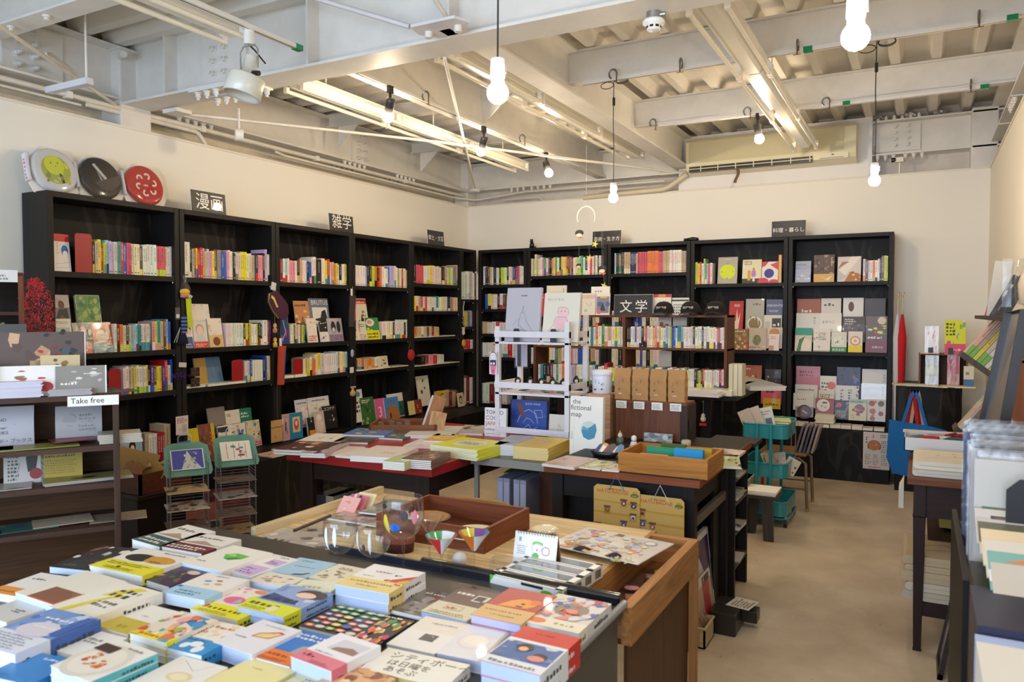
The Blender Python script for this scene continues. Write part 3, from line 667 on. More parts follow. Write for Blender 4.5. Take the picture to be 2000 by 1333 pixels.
# shelf with the handwritten free sign, turned to the room
TF = Vector((-2.70, 1.85, 0)); TA = atan2(.83, .56)
r = root('leaflet_shelf', 'dark brown leaflet shelf with a handwritten take free sign', 'shelf', TF, TA)
DB_ = '3b2820'
M('woodz').box(-.022, 0, 0, 0, .30, 1.14, '4b362b').build('side_panel', r, bevel=.002); M('woodz').box(-1.3, 0, 0, -1.278, .30, 1.14, DB_).build('side_panel', r)
M('woodx').box(-1.278, 0, 1.12, -.022, .30, 1.14, '4a3429').build('top_panel', r, bevel=.002); M('woodx').box(-1.278, .285, 0, -.022, .30, 1.12, '5a3a1e').build('back_panel', r)
for z_ in (.945, .80, .635, .30): M('woodx').box(-1.278, .004, z_ - .02, -.022, .285, z_, '4a3429').build('shelf', r)
m = M('page'); m.box(-.17, -.003, 1.100, -.0, -.001, 1.138, 'f4f1e8'); m.art(TR(-.16, -.003, 1.100) @ STAND, .16, .038, 't .0 .28 .18 k Take free'); o = m.build('price_sign', loc=TF, rz=TA); tag(o, 'small white card reading Take free on the leaflet shelf', 'sign')
# table on the right
r = table('side_table', 'brown wooden side table with shirts, at the right wall', -.035, 3.62, .36, 4.72, DZ, .028, '6d3f22', '2c1814', .048, apron=.14, inset=.025, foot=.62)
M('woodx').box(-.15, -.50, .20, .16, .50, .215, '4a2a18').box(-.16, -.515, .155, .17, -.495, .215, '2c1814').build('lower_shelf', r)
o = M('woodz').box(.098, 2.0, 0, .114, 2.72, .84, '0e0b0a').box(.114, 2.70, 0, .50, 2.72, .80, '0e0b0a').box(.114, 2.0, .75, .5, 2.7, .77, '0e0b0a').box(.114, 2.0, 0, .5, 2.015, .80, '0e0b0a').build('record_bin', bevel=.002); tag(o, 'black record bin in front of the right wall', 'bin')
# black corner cabinet at the back right
r = root('corner_cabinet', 'black cabinet with a rounded door beside the back bookcases', 'cabinet', (-.14, 6.95, 0))
M('blackply').prism([(0, 0), (.30, 0), (.42, .10), (.42, .5), (0, .5)], .84, '191615').prism([(-.02, -.02), (.31, -.02), (.45, .09), (.45, .5), (-.02, .5)], .86, '191615').build('cabinet_body', r, bevel=.004)
M('satin').tube([(.15 + .1 * cos(t), -.01, .55 + .22 * sin(t)) for t in [radians(a) for a in range(0, 360, 20)]], .006, '2a2523', closed=True).build('door_trim', r)
for i, (px, kind) in enumerate(((0, 0),)):
 r = root('box_shelf', 'small brown open box shelf on the corner cabinet', 'shelf', (-.0, 7.0, .86))
 M('woodz').box(0, 0, 0, .014, .2, .25, '7a4a28').box(.33, 0, 0, .344, .2, .25, '7a4a28').build('side_panel', r); M('woodx').box(0, 0, .25, .344, .2, .262, '7a4a28').build('top_panel', r); M('woodx').box(0, .19, 0, .344, .2, .25, '5f3a20').build('back_panel', r)
# trolley
r = root('utility_trolley', 'turquoise three tier metal trolley on castors', 'trolley', (-.915, 5.55, 0)); TQ = '2f9098'
def tray(m, w, d, z, h, c, lip=.006):
 rr = .05; P = []
 for cx, cy, a0 in ((w - rr, d - rr, 0), (-w + rr, d - rr, 90), (-w + rr, -d + rr, 180), (w - rr, -d + rr, 270)):
  for k in range(5): a = radians(a0 + k * 22.5); P.append((cx + rr * cos(a), cy + rr * sin(a)))
 n = len(P); vo = [(x, y, z) for x, y in P] + [(x, y, z + h) for x, y in P]; q = .985
 vi = [(x * q, y * q, z + .003) for x, y in P] + [(x * q, y * q, z + h) for x, y in P]
 m.add(vo, [tuple(range(n))[::-1]] + [(i, (i + 1) % n, n + (i + 1) % n, n + i) for i in range(n)], c); m.add(vi, [tuple(range(n))] + [((i + 1) % n, i, n + i, n + (i + 1) % n) for i in range(n)], c)
 m.tube([(x, y, z + h) for x, y in P], lip, c, closed=True, n=6)
for z_ in (.60, .335, .075): m = M('enamel'); tray(m, .15, .22, z_, .095, TQ); m.build('tray', r)
m = M('enamel')
for y_ in (-.232, .232):
 for x_ in (-.045, .045): m.tube([(x_, y_, .10), (x_, y_, .70)], .011, TQ)
m.build('upright_tube', r)
m = M('enamel'); m.tube([(-.15, -.2, .055), (.15, -.2, .055), (.16, 0, .055), (.15, .2, .055), (-.15, .2, .055)], .009, TQ, closed=True); m.build('base_frame', r)
for x_ in (-.14, .14):
 for y_ in (-.19, .19):
  c = M('satin').cyl((x_ - .01, y_, .032), (x_ + .01, y_, .032), .03, '1b1a1a', n=18).cyl((x_, y_, .04), (x_, y_, .07), .008, 'c2c2c2').build('castor', r)
# little stool
r = root('step_stool', 'small dark grey wooden stool with a white pad', 'stool', (-.87, 5.07, 0))
M('woodx').box(-.14, -.11, .27, .10, .11, .29, '4f4a42').build('seat', r)
for s_ in (-1, 1):
 M('woodz').prism([(-.11, 0), (-.06, 0), (-.03, .27), (-.10, .27)] if s_ < 0 else [(.02, 0), (.08, 0), (.07, .27), (.0, .27)], .03, '4a463e', T=Matrix(((1, 0, 0, 0), (0, 0, 1, -.10 if s_ > 0 else .05), (0, 1, 0, 0), (0, 0, 0, 1)))).build('leg', r)
o = M('page').box(-1.0, 4.965, .291, -.78, 5.17, .305, 'ece7dc').box(-1.01, 4.97, .305, -.775, 5.175, .315, 'f2eee6').build('paper_stack'); tag(o, 'white paper stack lying on the small stool', 'paper')
# metal chair
r = root('metal_chair', 'tan tubular metal chair behind the trolley', 'chair', (-.88, 6.03, 0)); CH = '7b6440'
M('satin').box(-.17, -.17, .40, .17, .17, .42, '8a6a40').build('seat', r, bevel=.008)
for y_ in (-.16, .16):
 M('satin').tube([(-.20, y_, 0), (-.18, y_, .34), (-.14, y_, .385), (.12, y_, .385), (.165, y_, .35), (.18, y_, .0)], .011, CH).build('leg_frame', r); M('satin').cyl((.18, y_, 0), (.18, y_, .02), .014, 'a58a4c').build('foot_cap', r)
M('satin').tube([(-.18, -.16, .16), (.175, -.16, .16)], .006, CH).tube([(-.18, .16, .16), (.175, .16, .16)], .006, CH).tube([(-.16, .16, .4), (-.18, .17, .62)], .007, CH).tube([(.02, .16, .4), (.02, .17, .55)], .004, 'a08050').tube([(.05, .16, .4), (.05, .17, .55)], .004, 'a08050').build('stretcher', r)
# ================================================================ upright books
ONES = 'first second third fourth fifth sixth seventh eighth ninth tenth eleventh twelfth thirteenth fourteenth fifteenth sixteenth seventeenth eighteenth nineteenth'.split()
def ordn(n):
 if n < 20: return ONES[n - 1]
 t = ['twent', 'thirt', 'fort', 'fift'][n // 10 - 2]
 return t + 'ieth' if n % 10 == 0 else t + 'y-' + ONES[n % 10 - 1]
CN = dict(w='white', i='cream', y='yellow', r='red', c='crimson', p='pink', l='pale lilac', u='purple', b='blue', n='navy', s='pale blue', t='teal', g='green', k='black', a='grey', o='orange', e='beige', m='brown',
  j='lime', h='peach', q='pale grey', d='charcoal', x='dark red', z='slate blue', f='coral')
REST = M('print')
CNT = [0]
def jit(c, q=.05):
 h = PAL[c]; return ''.join('%02x' % max(0, min(255, int(int(h[i:i + 2], 16) * (1 + R.uniform(-q, q))))) for i in (0, 2, 4))
def spine(m, x, w, h, d, y, c, band, ink, T=None):
 """one upright book: spine faces -y"""
 col = c
 m.box(x + .0004, y, 0, x + w - .0004, y + .0018, h, col, T=T)
 m.box(x + .0004, y + .0018, 0, x + .0018, y + d, h, col, T=T).box(x + w - .0018, y + .0018, 0, x + w - .0004, y + d, h, col, T=T)
 m.box(x + .0016, y + .0018, .002, x + w - .0016, y + d - .002, h - .003, 'e9e2cf', 'page', T=T)
 Fm = (T or Matrix()) @ TR(x, y, 0) @ STAND
 if band: m.art(Fm, w, h, 'r .04 0 .92 %.2f %s' % (band[0], band[1]))
 dark = c in 'kndxucmgbtz' or (len(c) > 1 and sum(int(c[i:i + 2], 16) for i in (0, 2, 4)) < 330)
 ik = ink or ('w' if dark else R.choice(['k', '3a3a40', 'k', 'r', '2b3f7a']))
 g = min(w * .62, .011); zz = h * R.uniform(.88, .94); stop = h * R.uniform(.35, .5)
 gap = R.uniform(1.05, 1.3); m.lay = 3
 while zz > stop and w > .004:
  s_ = g * R.uniform(.75, 1)
  q = x + w / 2; a = R.random()
  V = []
  def bar(x0, z0, x1, z1): V.append([(x0, -.0003, z0), (x1, -.0003, z0), (x1, -.0003, z1), (x0, -.0003, z1)])
  bar(q - s_ / 2, zz - s_ * .2, q + s_ / 2, zz - s_ * .05)
  if a > .3: bar(q - s_ / 2, zz - s_ * .9, q + s_ * .5, zz - s_ * .75)
  bar(q - s_ * (.1 if a > .5 else .4), zz - s_ * .9, q + s_ * (.05 if a > .5 else -.2), zz)
  if a < .7: bar(q + s_ * .2, zz - s_ * .8, q + s_ * .35, zz - s_ * .1)
  for P in V: m.add([(p[0], y + p[1], p[2]) for p in P], [(0, 1, 2, 3)], ik, T=T)
  zz -= g * gap
 if h > .1 and w > .006: m.add([(x + w * .25, y - .0003, h * .06), (x + w * .75, y - .0003, h * .06), (x + w * .75, y - .0003, h * .09), (x + w * .25, y - .0003, h * .09)], [(0, 1, 2, 3)], ik, T=T)
def row(side, px0, px1, ypx, z, h, toks, where=None, off=.03, base=None):
 """a run of upright books between two measured ends; toks: colour, copies, +thicker, ^taller, _shorter, @band colour, #ink colour"""
 if base: T0, x0, x1 = base
 elif side == 'L':
  x0, x1 = at(px0, ypx, 'X', XB - off).y, at(px1, ypx, 'X', XB - off).y; T0 = (XB, 0, z, pi / 2)
 else:
  x0, x1 = at(px0, ypx, 'Y', YB + off).x, at(px1, ypx, 'Y', YB + off).x; T0 = (0, YB, z, 0)
 L = []
 for tk in toks.split():
  c = tk[0]; num = ''; i = 1
  while i < len(tk) and tk[i].isdigit(): num += tk[i]; i += 1
  tw = 1 + .9 * tk.count('+'); hh = 1 + .16 * tk.count('^') - .16 * tk.count('_')
  bd = tk[tk.index('@') + 1] if '@' in tk else None; ink = tk[tk.index('#') + 1] if '#' in tk else None
  w_ = R.uniform(.8, 1.25) * tw; h_ = h * hh * R.uniform(.96, 1.03); cc = c; bh = R.uniform(.2, .32); n = int(num or 1)
  series = n >= 3
  for k in range(n):
   if not series: w_ = R.uniform(.75, 1.3) * tw; h_ = h * hh * R.uniform(.93, 1.04)
   auto = None
   if not bd and not series and R.random() < .22: auto = (R.uniform(.18, .34), R.choice(['d9c23a', 'b8352f', '3a66ae', '3f8f98', 'd98a48', 'k', '5b9a62', 'c9b88a']))
   L.append((c, w_, h_, (bh, bd) if bd else auto, ink, tw))
 sc = (x1 - x0) / sum(a[1] for a in L); x = x0
 for k, (c, w_, h_, bd, ink, tw) in enumerate(L):
  w_ *= sc; col = jit(c) if c in PAL else c
  d = R.uniform(.13, .15); dy = off + R.uniform(-.006, .006)
  if bd: bd = (bd[0], bd[1])
  if where:
   m = M('print'); spine(m, 0, w_, h_, d, 0, col, bd, ink)
   loc = (T0[0] - dy, x, z) if side == 'L' else (x, T0[1] + dy, z)
   o = m.build('paperback', loc=loc, rz=T0[3])
   size = 'thick' if w_ > .022 else 'slim' if w_ < .011 else 'upright'
   tag(o, '%s %s book, %s spine on the %s' % (size, CN.get(c, 'white'), ordn(k + 1), where), 'paperback', 'upright books on the ' + where)
   CNT[0] += 1
  else:
   T = TR(T0[0], T0[1], z, rz=T0[3]) @ TR(x, 0, 0)
   if side == 'L': T = TR(T0[0], x, z, rz=pi / 2)
   elif base: T = TR(x, T0[1], z)
   spine(REST, 0, w_, h_, d, dy, col, bd, ink, T=T)
  x += w_
N1, N2, N3, N4 = 'of near-end bookcase', 'of comics bookcase', 'of third left bookcase', 'of fourth left bookcase'
row('L', 181, 341, 530, 1.692, .200, 'k e y r_ j s l q3 t r b f2 i3#k m@y w2#u w3#k f4@j w2 w+', 'top shelf ' + N1)
row('L', 223, 333, 680, 1.207, .172, 'w x@k o@y i k@y h@j s s w@r t@k w3@t g@u p^@w y^@p t^@e e^ m^ s^@y b^', 'second shelf ' + N1)
row('L', 240, 338, 765, .935, .172, 'w@b w@r e@y q y@j w@g w3@j y@t k@w u@b m y2#k u@x r^ w b^@w', 'third shelf ' + N1)
row('L', 285, 334, 900, .44, .225, 'e w3#k c3#w e+^', 'lowest shelf ' + N1, off=.02)
row('L', 358, 534, 540, 1.692, .205, 'w++^ k@i e n y r2 e2 l p y m a2 b2 p w2 k w@r q2 y3 i2 e a n@r p3 k#w l^ i++', 'top shelf ' + N2)
row('L', 441, 530, 677, 1.207, .165, 'w5#p w3#k k@w y@r k@g y w2 j k k@w w^+ r^ b^', 'second shelf ' + N2)
row('L', 477, 528, 745, .935, .160, 'w i2 b@y w5#y n^ b^ w^ h^', 'third shelf ' + N2)
row('L', 546, 683, 550, 1.692, .185, 'x#w w s w p2 w k@e e w2 n b@p w^ w^ k+^ w+^ y^@t r^@b w e o y w k@w w j w e', 'top shelf ' + N3)
row('L', 567, 598, 672, 1.207, .155, 'w i m w@k e@t w n y g k', 'second shelf ' + N3)
row('L', 592, 678, 735, .935, .175, 'w_ e_ y_ w_ o_ w y+@w q+ w4#k w2 e@m w2#t y@o s@n', 'third shelf ' + N3)
row('L', 691, 804, 560, 1.692, .185, 'w4 l n k@y j o@k k@r o w2#k b@a l+^ w^2 w e w r#w i e y w^', 'top shelf ' + N4)
row('L', 746, 800, 664, 1.207, .160, 'w+@k w i w@y k@w w3@t w@y i k@r w^ a^', 'second shelf ' + N4)
row('L', 692, 739, 725, .935, .105, 'x e f e o@e e w#k', 'third shelf ' + N4)
# the remaining, smaller looking rows in one mass
row('L', 808, 905, 555, 1.746, .185, 'k f+ f w w y w i i w k@w e w j w a+^ h^ w2^')
row('L', 808, 900, 607, 1.470, .150, 'y w e r@y w f w i w2 t@w w i2 w k@w a h2 w2')
row('L', 808, 858, 657, 1.205, .105, 'o e2 w e k@b e x@r e2')
row('L', 822, 868, 712, .92, .10, 'k m p r w q')
row('L', 870, 898, 840, .44, .17, 'e x e m')
row('L', 903, 936, 588, 1.60, .30, 'q+ q w@s w s q+ w k w w', off=-.01)
row('L', 903, 926, 660, 1.30, .17, 'b y e b s f')
row('L', 905, 927, 760, 1.05, .10, 'r2 w')
row('L', 905, 930, 780, .44, .3, 'w x w w')
row('B', 944, 1023, 555, 1.763, .20, 'w k m e w k w k j+ w k w i u n f w w')
row('B', 948, 1022, 603, 1.494, .165, 'b y i w k w@r m m o y w e w')
row('B', 938, 1022, 640, 1.22, .13, 'e2 i w r w i w e q w')
row('B', 942, 1022, 690, .96, .17, 'w+ i+ w r w e')
row('B', 940, 990, 790, .44, .22, 'w w x w e w')
row('B', 1030, 1174, 538, 1.847, .195, 'w+^ i+ e w^ j w2#n p g w m k p y t w@o k@o y i y r m e x w q j s@y g w n@w w f w a w k w')
row('B', 1200, 1343, 535, 1.848, .215, 's k3#o g2 n2#o e4@i n5#w q f9 o7 f3 e6 w8#r e4')
row('B', 1358, 1391, 553, 1.729, .21, 'j y r w j^ t@w s f w')
row('B', 1685, 1734, 550, 1.728, .195, 'q m q w o w2 k m^ j^ j^')
for zz in (1.30, .90):
 row('B', 1035, 1170, 620, zz, .18, 'w r w k i y w g e w w p w b w k e w'); row('B', 1195, 1300, 620, zz, .18, 'w i k r w y w b w k i w w g')
IB = (-2.95, 5.90)
for z_, hh in ((.338, .168), (.018, .155)):
 for xa, xb, tk in ((.03, .81, 'w k w l n w t g k w o s w n k m w t w r^ w g^ w e@w w y@t i w'), (.845, 1.63, 'k@w k@y w2 b@w w w k i@k r@k i w2 y p w@r y w w@g s w j b2 w t2@y s@u w3#k i k@e w i w@y k w w@k i+@y w@u w r@k w@x w')):
  if z_ < .1: tk = tk.split(); R.shuffle(tk); tk = ' '.join(tk)
  row('B', 0, 0, 0, IZ + z_, hh, tk, base=((0, 5.90, 0, 0), IB[0] + xa, IB[0] + xb), off=.03)
o = REST.build('paperback'); tag(o, 'remaining small upright books on the corner, back wall and island shelves', 'paperback', 'upright books farther away', 'stuff')
# ================================================================ books and magazines shown by their covers
def flip(o, name, w, h, t, bg, art, page='page', pc='ece6d6', band=None, film=False, curve=0, sp=None):
 """builds cover, page block and paper band of a book standing in its local xz plane, front to -y, spine at its right"""
 m = M('print'); m.box(0, 0, 0, w, .0012, h, bg).box(w - .0012, .0012, 0, w, t - .0012, h, sp or bg).box(0, t - .0012, 0, w, t, h, bg)
 m.art(STAND, w, h, art); c = m.build('cover', o)
 M('page').box(.001, .0012, .0015, w - .0012, t - .0012, h - .0015, pc).build('page_block', o)
 if band:
  bh, bc, ba = band; m = M('print'); F = TR(0, -.0006, 0) @ STAND
  m.box(-.0004, -.0006, 0, w + .0004, -.0002, bh * h, bc).box(w + .0002, -.0006, 0, w + .0006, t, bh * h, bc); m.art(F, w, bh * h, ba); m.build('paper_band', o)
 if film: M('film').box(-.001, -.0022, -.0005, w + .001, -.0016, h + .004, 'w').build('clear_sleeve', o)
def cover(side, x0, y0, x1, y1, off, bg, art, label, t=.012, lean=.16, z=None, cat=None, group=None, name=None, **kw):
 if cat is None: cat, name = ('comic', 'comic_book') if side == 'L' else ('cookbook', 'cookbook') if side == 'B' else ('book', 'book')  # category by wall: general face-out books are among the comics and cookbooks
 if side == 'L': A, B, Tp, rz = at(x0, y1, 'X', XB - off), at(x1, y1, 'X', XB - off), at((x0 + x1) / 2, y0, 'X', XB - off), pi / 2; w_ = B.y - A.y
 elif side == 'B': A, B, Tp, rz = at(x0, y1, 'Y', YB + off), at(x1, y1, 'Y', YB + off), at((x0 + x1) / 2, y0, 'Y', YB + off), 0; w_ = B.x - A.x
 else: A, B, Tp, rz = at(x0, y1, 'Y', side), at(x1, y1, 'Y', side), at((x0 + x1) / 2, y0, 'Y', side), 0; w_ = B.x - A.x
 zb = A.z if z is None else z; h_ = (Tp.z - zb) / cos(lean)
 r = root(name, label, cat, (A.x, A.y, zb), rz, group)
 r.rotation_euler = (-lean, 0, rz); flip(r, name, w_, h_, t, bg, art, **kw)
 return r
MG = 'magazines and books displayed face out'
PIC = 'm 0 0 1 1 26 '
# --- near-end bookcase
cover('L', 106, 457, 140, 529, .04, 'efe9dd', 'r 0 .8 1 .2 r;v .22 .72 .15 r ルチくん;e .7 .55 .2 .16 2f62c0;e .72 .46 .16 .1 efe9dd;l b .01 .1 .2 .9 .25;l b .01 .1 .1 .9 .12;v .6 .3 .06 r そんなに', 'white book with blue haired drawing and red top, near-end bookcase', t=.02, lean=.12, z=1.692)
cover('L', 107, 576, 143, 640, .10, '8a7f80', 'r 0 .72 1 .28 c8c0bc;t .04 .84 .26 k ナン;e .55 .78 .17 .09 m;p 2c2226 0 .1 0 .3 .4 .68 .85 .7 1 .1;e .55 .42 .17 .13 m;e .55 .36 .14 .1 e8b98e;p 5b1f1c .2 0 .4 .3 .7 .3 1 0;e .06 .5 .08 .12 9d7a76', 'book cover with two drawn men in dark jackets, upper left', t=.02, z=1.207 + .08)
cover('L', 156, 577, 202, 640, .10, '6f9a52', 'm 0 .35 1 .65 30 4f8a4a 8fb35e 2f7a55 a9c06c 5b9448;m 0 0 1 .35 12 b8ba86 9aa070 c9c49a;v .15 .9 .16 e8efd8 坂;v .6 .9 .12 e8efd8 の;e .42 .26 .12 .07 2b2622;e .5 .18 .17 .09 f0d0b4;l f0ece0 .02 0 0 0 1 1 1 1 0 0 0', 'green meadow book cover beside the two men cover', t=.02, z=1.207 + .08)
cover('L', 108, 623, 145, 686, .03, 'efeae0', 'n .1 .86 .8 .08 2 9a9690;r 0 .33 .9 .42 b7cdd2;p 6f9379 0 .33 .3 .62 .6 .5 .95 .45 .95 .33;e .55 .6 .16 .11 3b3330;e .5 .55 .1 .07 e6c6a8;n .05 .05 .2 .25 5 555555', 'white book with a small reclining figure picture', t=.015, z=1.207)
cover('L', 147, 632, 184, 687, .03, '2e2529', 'm 0 0 1 1 16 8a3a34 3d5d7c 2e2529 b9b0a8;e .5 .62 .22 .3 9a6b4a;e .5 .62 .13 .17 f0cdb0;p f1e6da .25 0 .3 .4 .7 .4 .8 0;r .4 0 .5 .28 e8744c', 'dark comic cover with a long haired girl', t=.015, z=1.207, group=MG, film=True)
cover('L', 185, 631, 222, 687, .03, 'e2683c', 'e .5 .55 .36 .2 e9d7c0;e .55 .72 .16 .12 2e2a2c;e .5 .66 .13 .1 f0cdb0;p 8fb3bb 0 0 0 .3 .4 .4 1 .25 1 0;m 0 0 1 .3 8 5aa0ac c9dde0 3f6f85;n .7 .1 .25 .3 3 k', 'orange comic cover with a swimmer, right of the girl cover', t=.015, z=1.207, film=True)
cover('L', 157, 722, 190, 768, .06, 'b9aaa8', 'm 0 0 1 1 10 8d7d7c d8ccc8 6c5c5c', 'wrapped grey cover behind the leaflet shelf', t=.01, z=.935, film=True)
cover('L', 191, 723, 216, 766, .05, '3a4550', 'c .35 .7 .28 c9383a;c .35 .7 .17 efe;c .6 .3 .3 222;m .3 .3 .7 .5 6 6aa0c8 k'.replace('efe;', 'e8e4d8;').replace('222;', '222222;'), 'dark cover with red and white rings', t=.01, z=.935)
cover('L', 241, 851, 280, 903, .02, '8aa3ba', 'r .0 0 1 1 9db4c8;e .5 .68 .17 .17 1e1a1c;e .5 .6 .11 .13 efcbb0;p d8d2cc .2 0 .3 .45 .7 .45 .8 0', 'blue cover with a black haired woman on the lowest shelf', t=.02, lean=.05, z=.44)
for i, (x0, y0, x1, y1, z_, lb) in enumerate(((147, 455, 180, 530, 1.692, 'red metal bookend on the top shelf of the near-end bookcase'), (212, 722, 237, 767, .935, 'red metal bookend on the third shelf of the near-end bookcase'), (453, 704, 475, 744, .935, 'red metal bookend in the comics bookcase'), (573, 702, 591, 734, .935, 'red metal bookend in the third left bookcase'))):
 A, B, T_ = at(x0, y1, 'X', XB - .02), at(x1, y1, 'X', XB - .02), at(x0, y0, 'X', XB - .02); h_ = T_.z - z_; q = B.y - A.y
 m = M('satin'); rr = .018; P = [(0, 0), (q, 0)] + [(q - rr + rr * cos(radians(a)), h_ - rr + rr * sin(radians(a))) for a in (0, 30, 60, 90)] + [(rr - rr * sin(radians(a)), h_ - rr + rr * cos(radians(a))) for a in (0, 30, 60, 90)]
 m.prism(P, .0016, 'a01a1e', T=STAND); m.box(0, 0, 0, q, .09, .0016, 'a01a1e')
 tag(m.build('bookend', loc=(A.x, A.y, z_), rz=pi / 2), lb, 'bookend', 'red bookends')
# --- comics bookcase
cover('L', 380, 594, 414, 640, .10, 'efe6dc', 'm 0 .55 1 .45 10 e8c0b4 cfd8d8 efe6dc;p b5533a .2 .2 .35 .35 .8 .3 .75 .15 .5 .22', 'white cover with a reddish fox drawing', t=.02, z=1.29)
cover('L', 362, 631, 380, 675, .03, 'efe9df', 'e .55 .75 .3 .14 332f30;e .55 .66 .24 .13 f2d3b5;p 49609a 0 0 .1 .45 .9 .45 1 0;n .1 .03 .8 .2 2 c8c4dc', 'cover with a drawn boy in blue at the left', t=.015, z=1.207)
cover('L', 381, 629, 408, 675, .03, 'e6e0da', 'e .5 .7 .3 .22 c8a79c;e .5 .66 .24 .18 efd6c4;p d9d5d2 .1 .25 .3 .5 .7 .5 .9 .25;r 0 0 1 .24 d94a34;n .1 .05 .8 .14 2 f6e0d0', 'cover with a smiling face above a red band', t=.015, z=1.207)
cover('L', 411, 622, 438, 674, .03, 'efe4d4', 'm 0 .4 1 .5 12 e6b0a0 d6dccf efe4d4;r 0 0 1 .42 e4bf7c;c .5 .2 .26 7e3b22', 'cover with a round brown biscuit on yellow', t=.015, z=1.207)
cover('L', 385, 700, 407, 743, .08, 'b5903e', 'r .3 .25 .4 .5 ad8836;r .32 .27 .36 .46 b8944a', 'ochre cloth book in the comics bookcase', t=.015, z=.935)
cover('L', 408, 698, 438, 743, .08, '4f7396', 'r .38 .2 .24 .55 476a8c;r .40 .22 .2 .5 54799c', 'leaning blue cloth book right of the ochre one', t=.02, z=.935, lean=.25)
cover('L', 413, 797, 446, 850, .10, '9a918a', 'r .3 .0 .5 .5 5a4c50;m .3 0 .5 .4 8 c9444a e8dcd4 3f3a3c', 'grey cover with a red flower in a clear bag', t=.012, z=.50, film=True)
cover('L', 446, 802, 474, 850, .10, 'e8e2d4', 'r 0 0 1 .55 5c5e42;m 0 0 1 .5 10 7e7d5a 3f432f;n .1 .8 .3 .1 2 k', 'white cover with a dark green photograph', t=.012, z=.50)
cover('L', 474, 798, 497, 850, .10, '1f7a62', 'm 0 0 1 .5 8 c8423c e9d9b8 2b8f70;n .1 .7 .8 .2 2 w', 'green cover with white lettering behind others', t=.012, z=.50)
cover('L', 431, 832, 459, 883, .04, 'efe8d8', 'r 0 .75 .7 .2 332b3c;m 0 .3 1 .5 8 332b3c efe8d8 efe8d8;e .2 .33 .25 .13 332b3c;r .15 0 .85 .28 d8c21e;t .2 .1 .28 k アバ', 'speckled cover with a yellow label', t=.015, z=.44)
cover('L', 459, 828, 484, 882, .04, 'e8ddd4', 'm 0 .3 1 .7 22 3a6fb4 e9e2dc 2a3560 e0a05a c9d8e8;e .5 .45 .25 .2 23378a;e .5 .35 .15 .08 e8a75c;r 0 0 1 .25 f0b8b4;n .05 .04 .9 .17 2 c8323a', 'blue comic cover with a pink band', t=.015, z=.44)
cover('L', 486, 822, 512, 880, .04, 'd8cfae', 'm 0 .28 1 .72 26 8fb3c4 b39a4a 3a3830 d9c27a e6e0cc 6d8a94;r 0 0 1 .26 d8a8a4;n .05 .03 .9 .18 2 8c2f38', 'comic cover crowded with small figures', t=.03, z=.44)
cover('L', 371, 838, 393, 880, .02, 'd9c41e', 'm .1 .2 .8 .4 4 c0aa18 e6d64c', 'wide yellow book cover behind the spinner rack', t=.01, z=.44)
cover('L', 393, 829, 424, 882, .02, '7c4636', 'm 0 0 1 1 14 5a2f26 c9764e 3a2620 a05038;n .7 .3 .2 .5 4 d9622e', 'brown cover with orange lettering inside a yellow book', t=.012, z=.44, band=(1, 'd8b81c', 'r 0 0 .8 1 7c4636;m 0 0 .78 1 16 5a2f26 c9764e 3a2620 a05038'))
cover('L', 354, 863, 378, 895, -.12, '3f7cbe', 'c .6 .3 .28 8fb0cc;c .6 .3 .18 4f6a88', 'blue cover with a round stone portrait', t=.008, z=.44)
cover('L', 378, 866, 397, 893, -.12, 'e9e4da', 'm .3 .3 .5 .6 4 k e9e4da 55504c', 'white cover with a small ink figure', t=.008, z=.44)
# --- third and fourth bookcases
cover('L', 550, 597, 565, 674, .02, '2b3f86', 'm 0 0 1 1 20 2f6a5a 5b3a78 2b3f86 c83c48;l e8e4dc .06 .1 .1 .6 .3 .3 .6 .9 .9', 'tall navy book with swirling lines', t=.02, lean=.05, z=1.207)
cover('L', 580, 588, 609, 628, .09, 'c98a5a', 'm 0 0 1 .7 16 a05a34 e8c090 5c3c2c;n .05 .82 .9 .12 1 3a2a22', 'brown magazine behind the grey one', t=.008, z=1.30)
cover('L', 611, 583, 647, 628, .09, '6c7890', 't .08 .8 .25 e8e6e0 BRUTUS;r .1 .12 .8 .6 e3e0da;p 2a2a2e .1 .35 .5 .4 .6 .6 .8 .65 .9 .3 .9 .12 .6 .25;n .15 .15 .5 .1 1 333333', 'grey magazine titled in white above a photograph', t=.012, z=1.30, cat='magazine', name='magazine')
cover('L', 603, 622, 622, 668, .03, 'e9dfd0', 'm .1 .4 .8 .45 12 c8323a e0b0a0 e9dfd0;n .1 .06 .8 .25 3 r', 'cream cover with a red ornament', t=.014, z=1.207)
cover('L', 627, 629, 643, 668, .04, 'e6e0d6', 'r 0 .5 1 .5 222024;m 0 .5 1 .5 5 w k;m 0 0 1 .5 6 6a5aa8 e8e0c0', 'narrow black and white cover between two covers', t=.01, z=1.207)
cover('L', 645, 622, 672, 668, .03, 'b9b2b4', 'e .35 .62 .17 .25 2a2830;e .72 .62 .14 .25 3a3640;e .35 .5 .1 .1 d8cfd0;r 0 0 1 .3 8c7c98;m 0 0 1 .3 5 a03c68 8c7c98', 'grey violet cover with two dark heads', t=.014, z=1.207)
cover('L', 553, 810, 566, 853, .02, 'c8a0a8', 'm 0 0 1 1 12 3a3a52 e8c4c0 9a7a90 f0e8e4', 'cover with a pale face at the left edge', t=.02, lean=.05, z=.44)
cover('L', 568, 807, 592, 852, .02, '2a86b0', 'r .2 .25 .6 .6 d9c8a0;e .5 .55 .2 .22 c9523c;e .5 .6 .1 .1 f0d8c0', 'blue framed book with a red heart portrait', t=.03, lean=.05, z=.44)
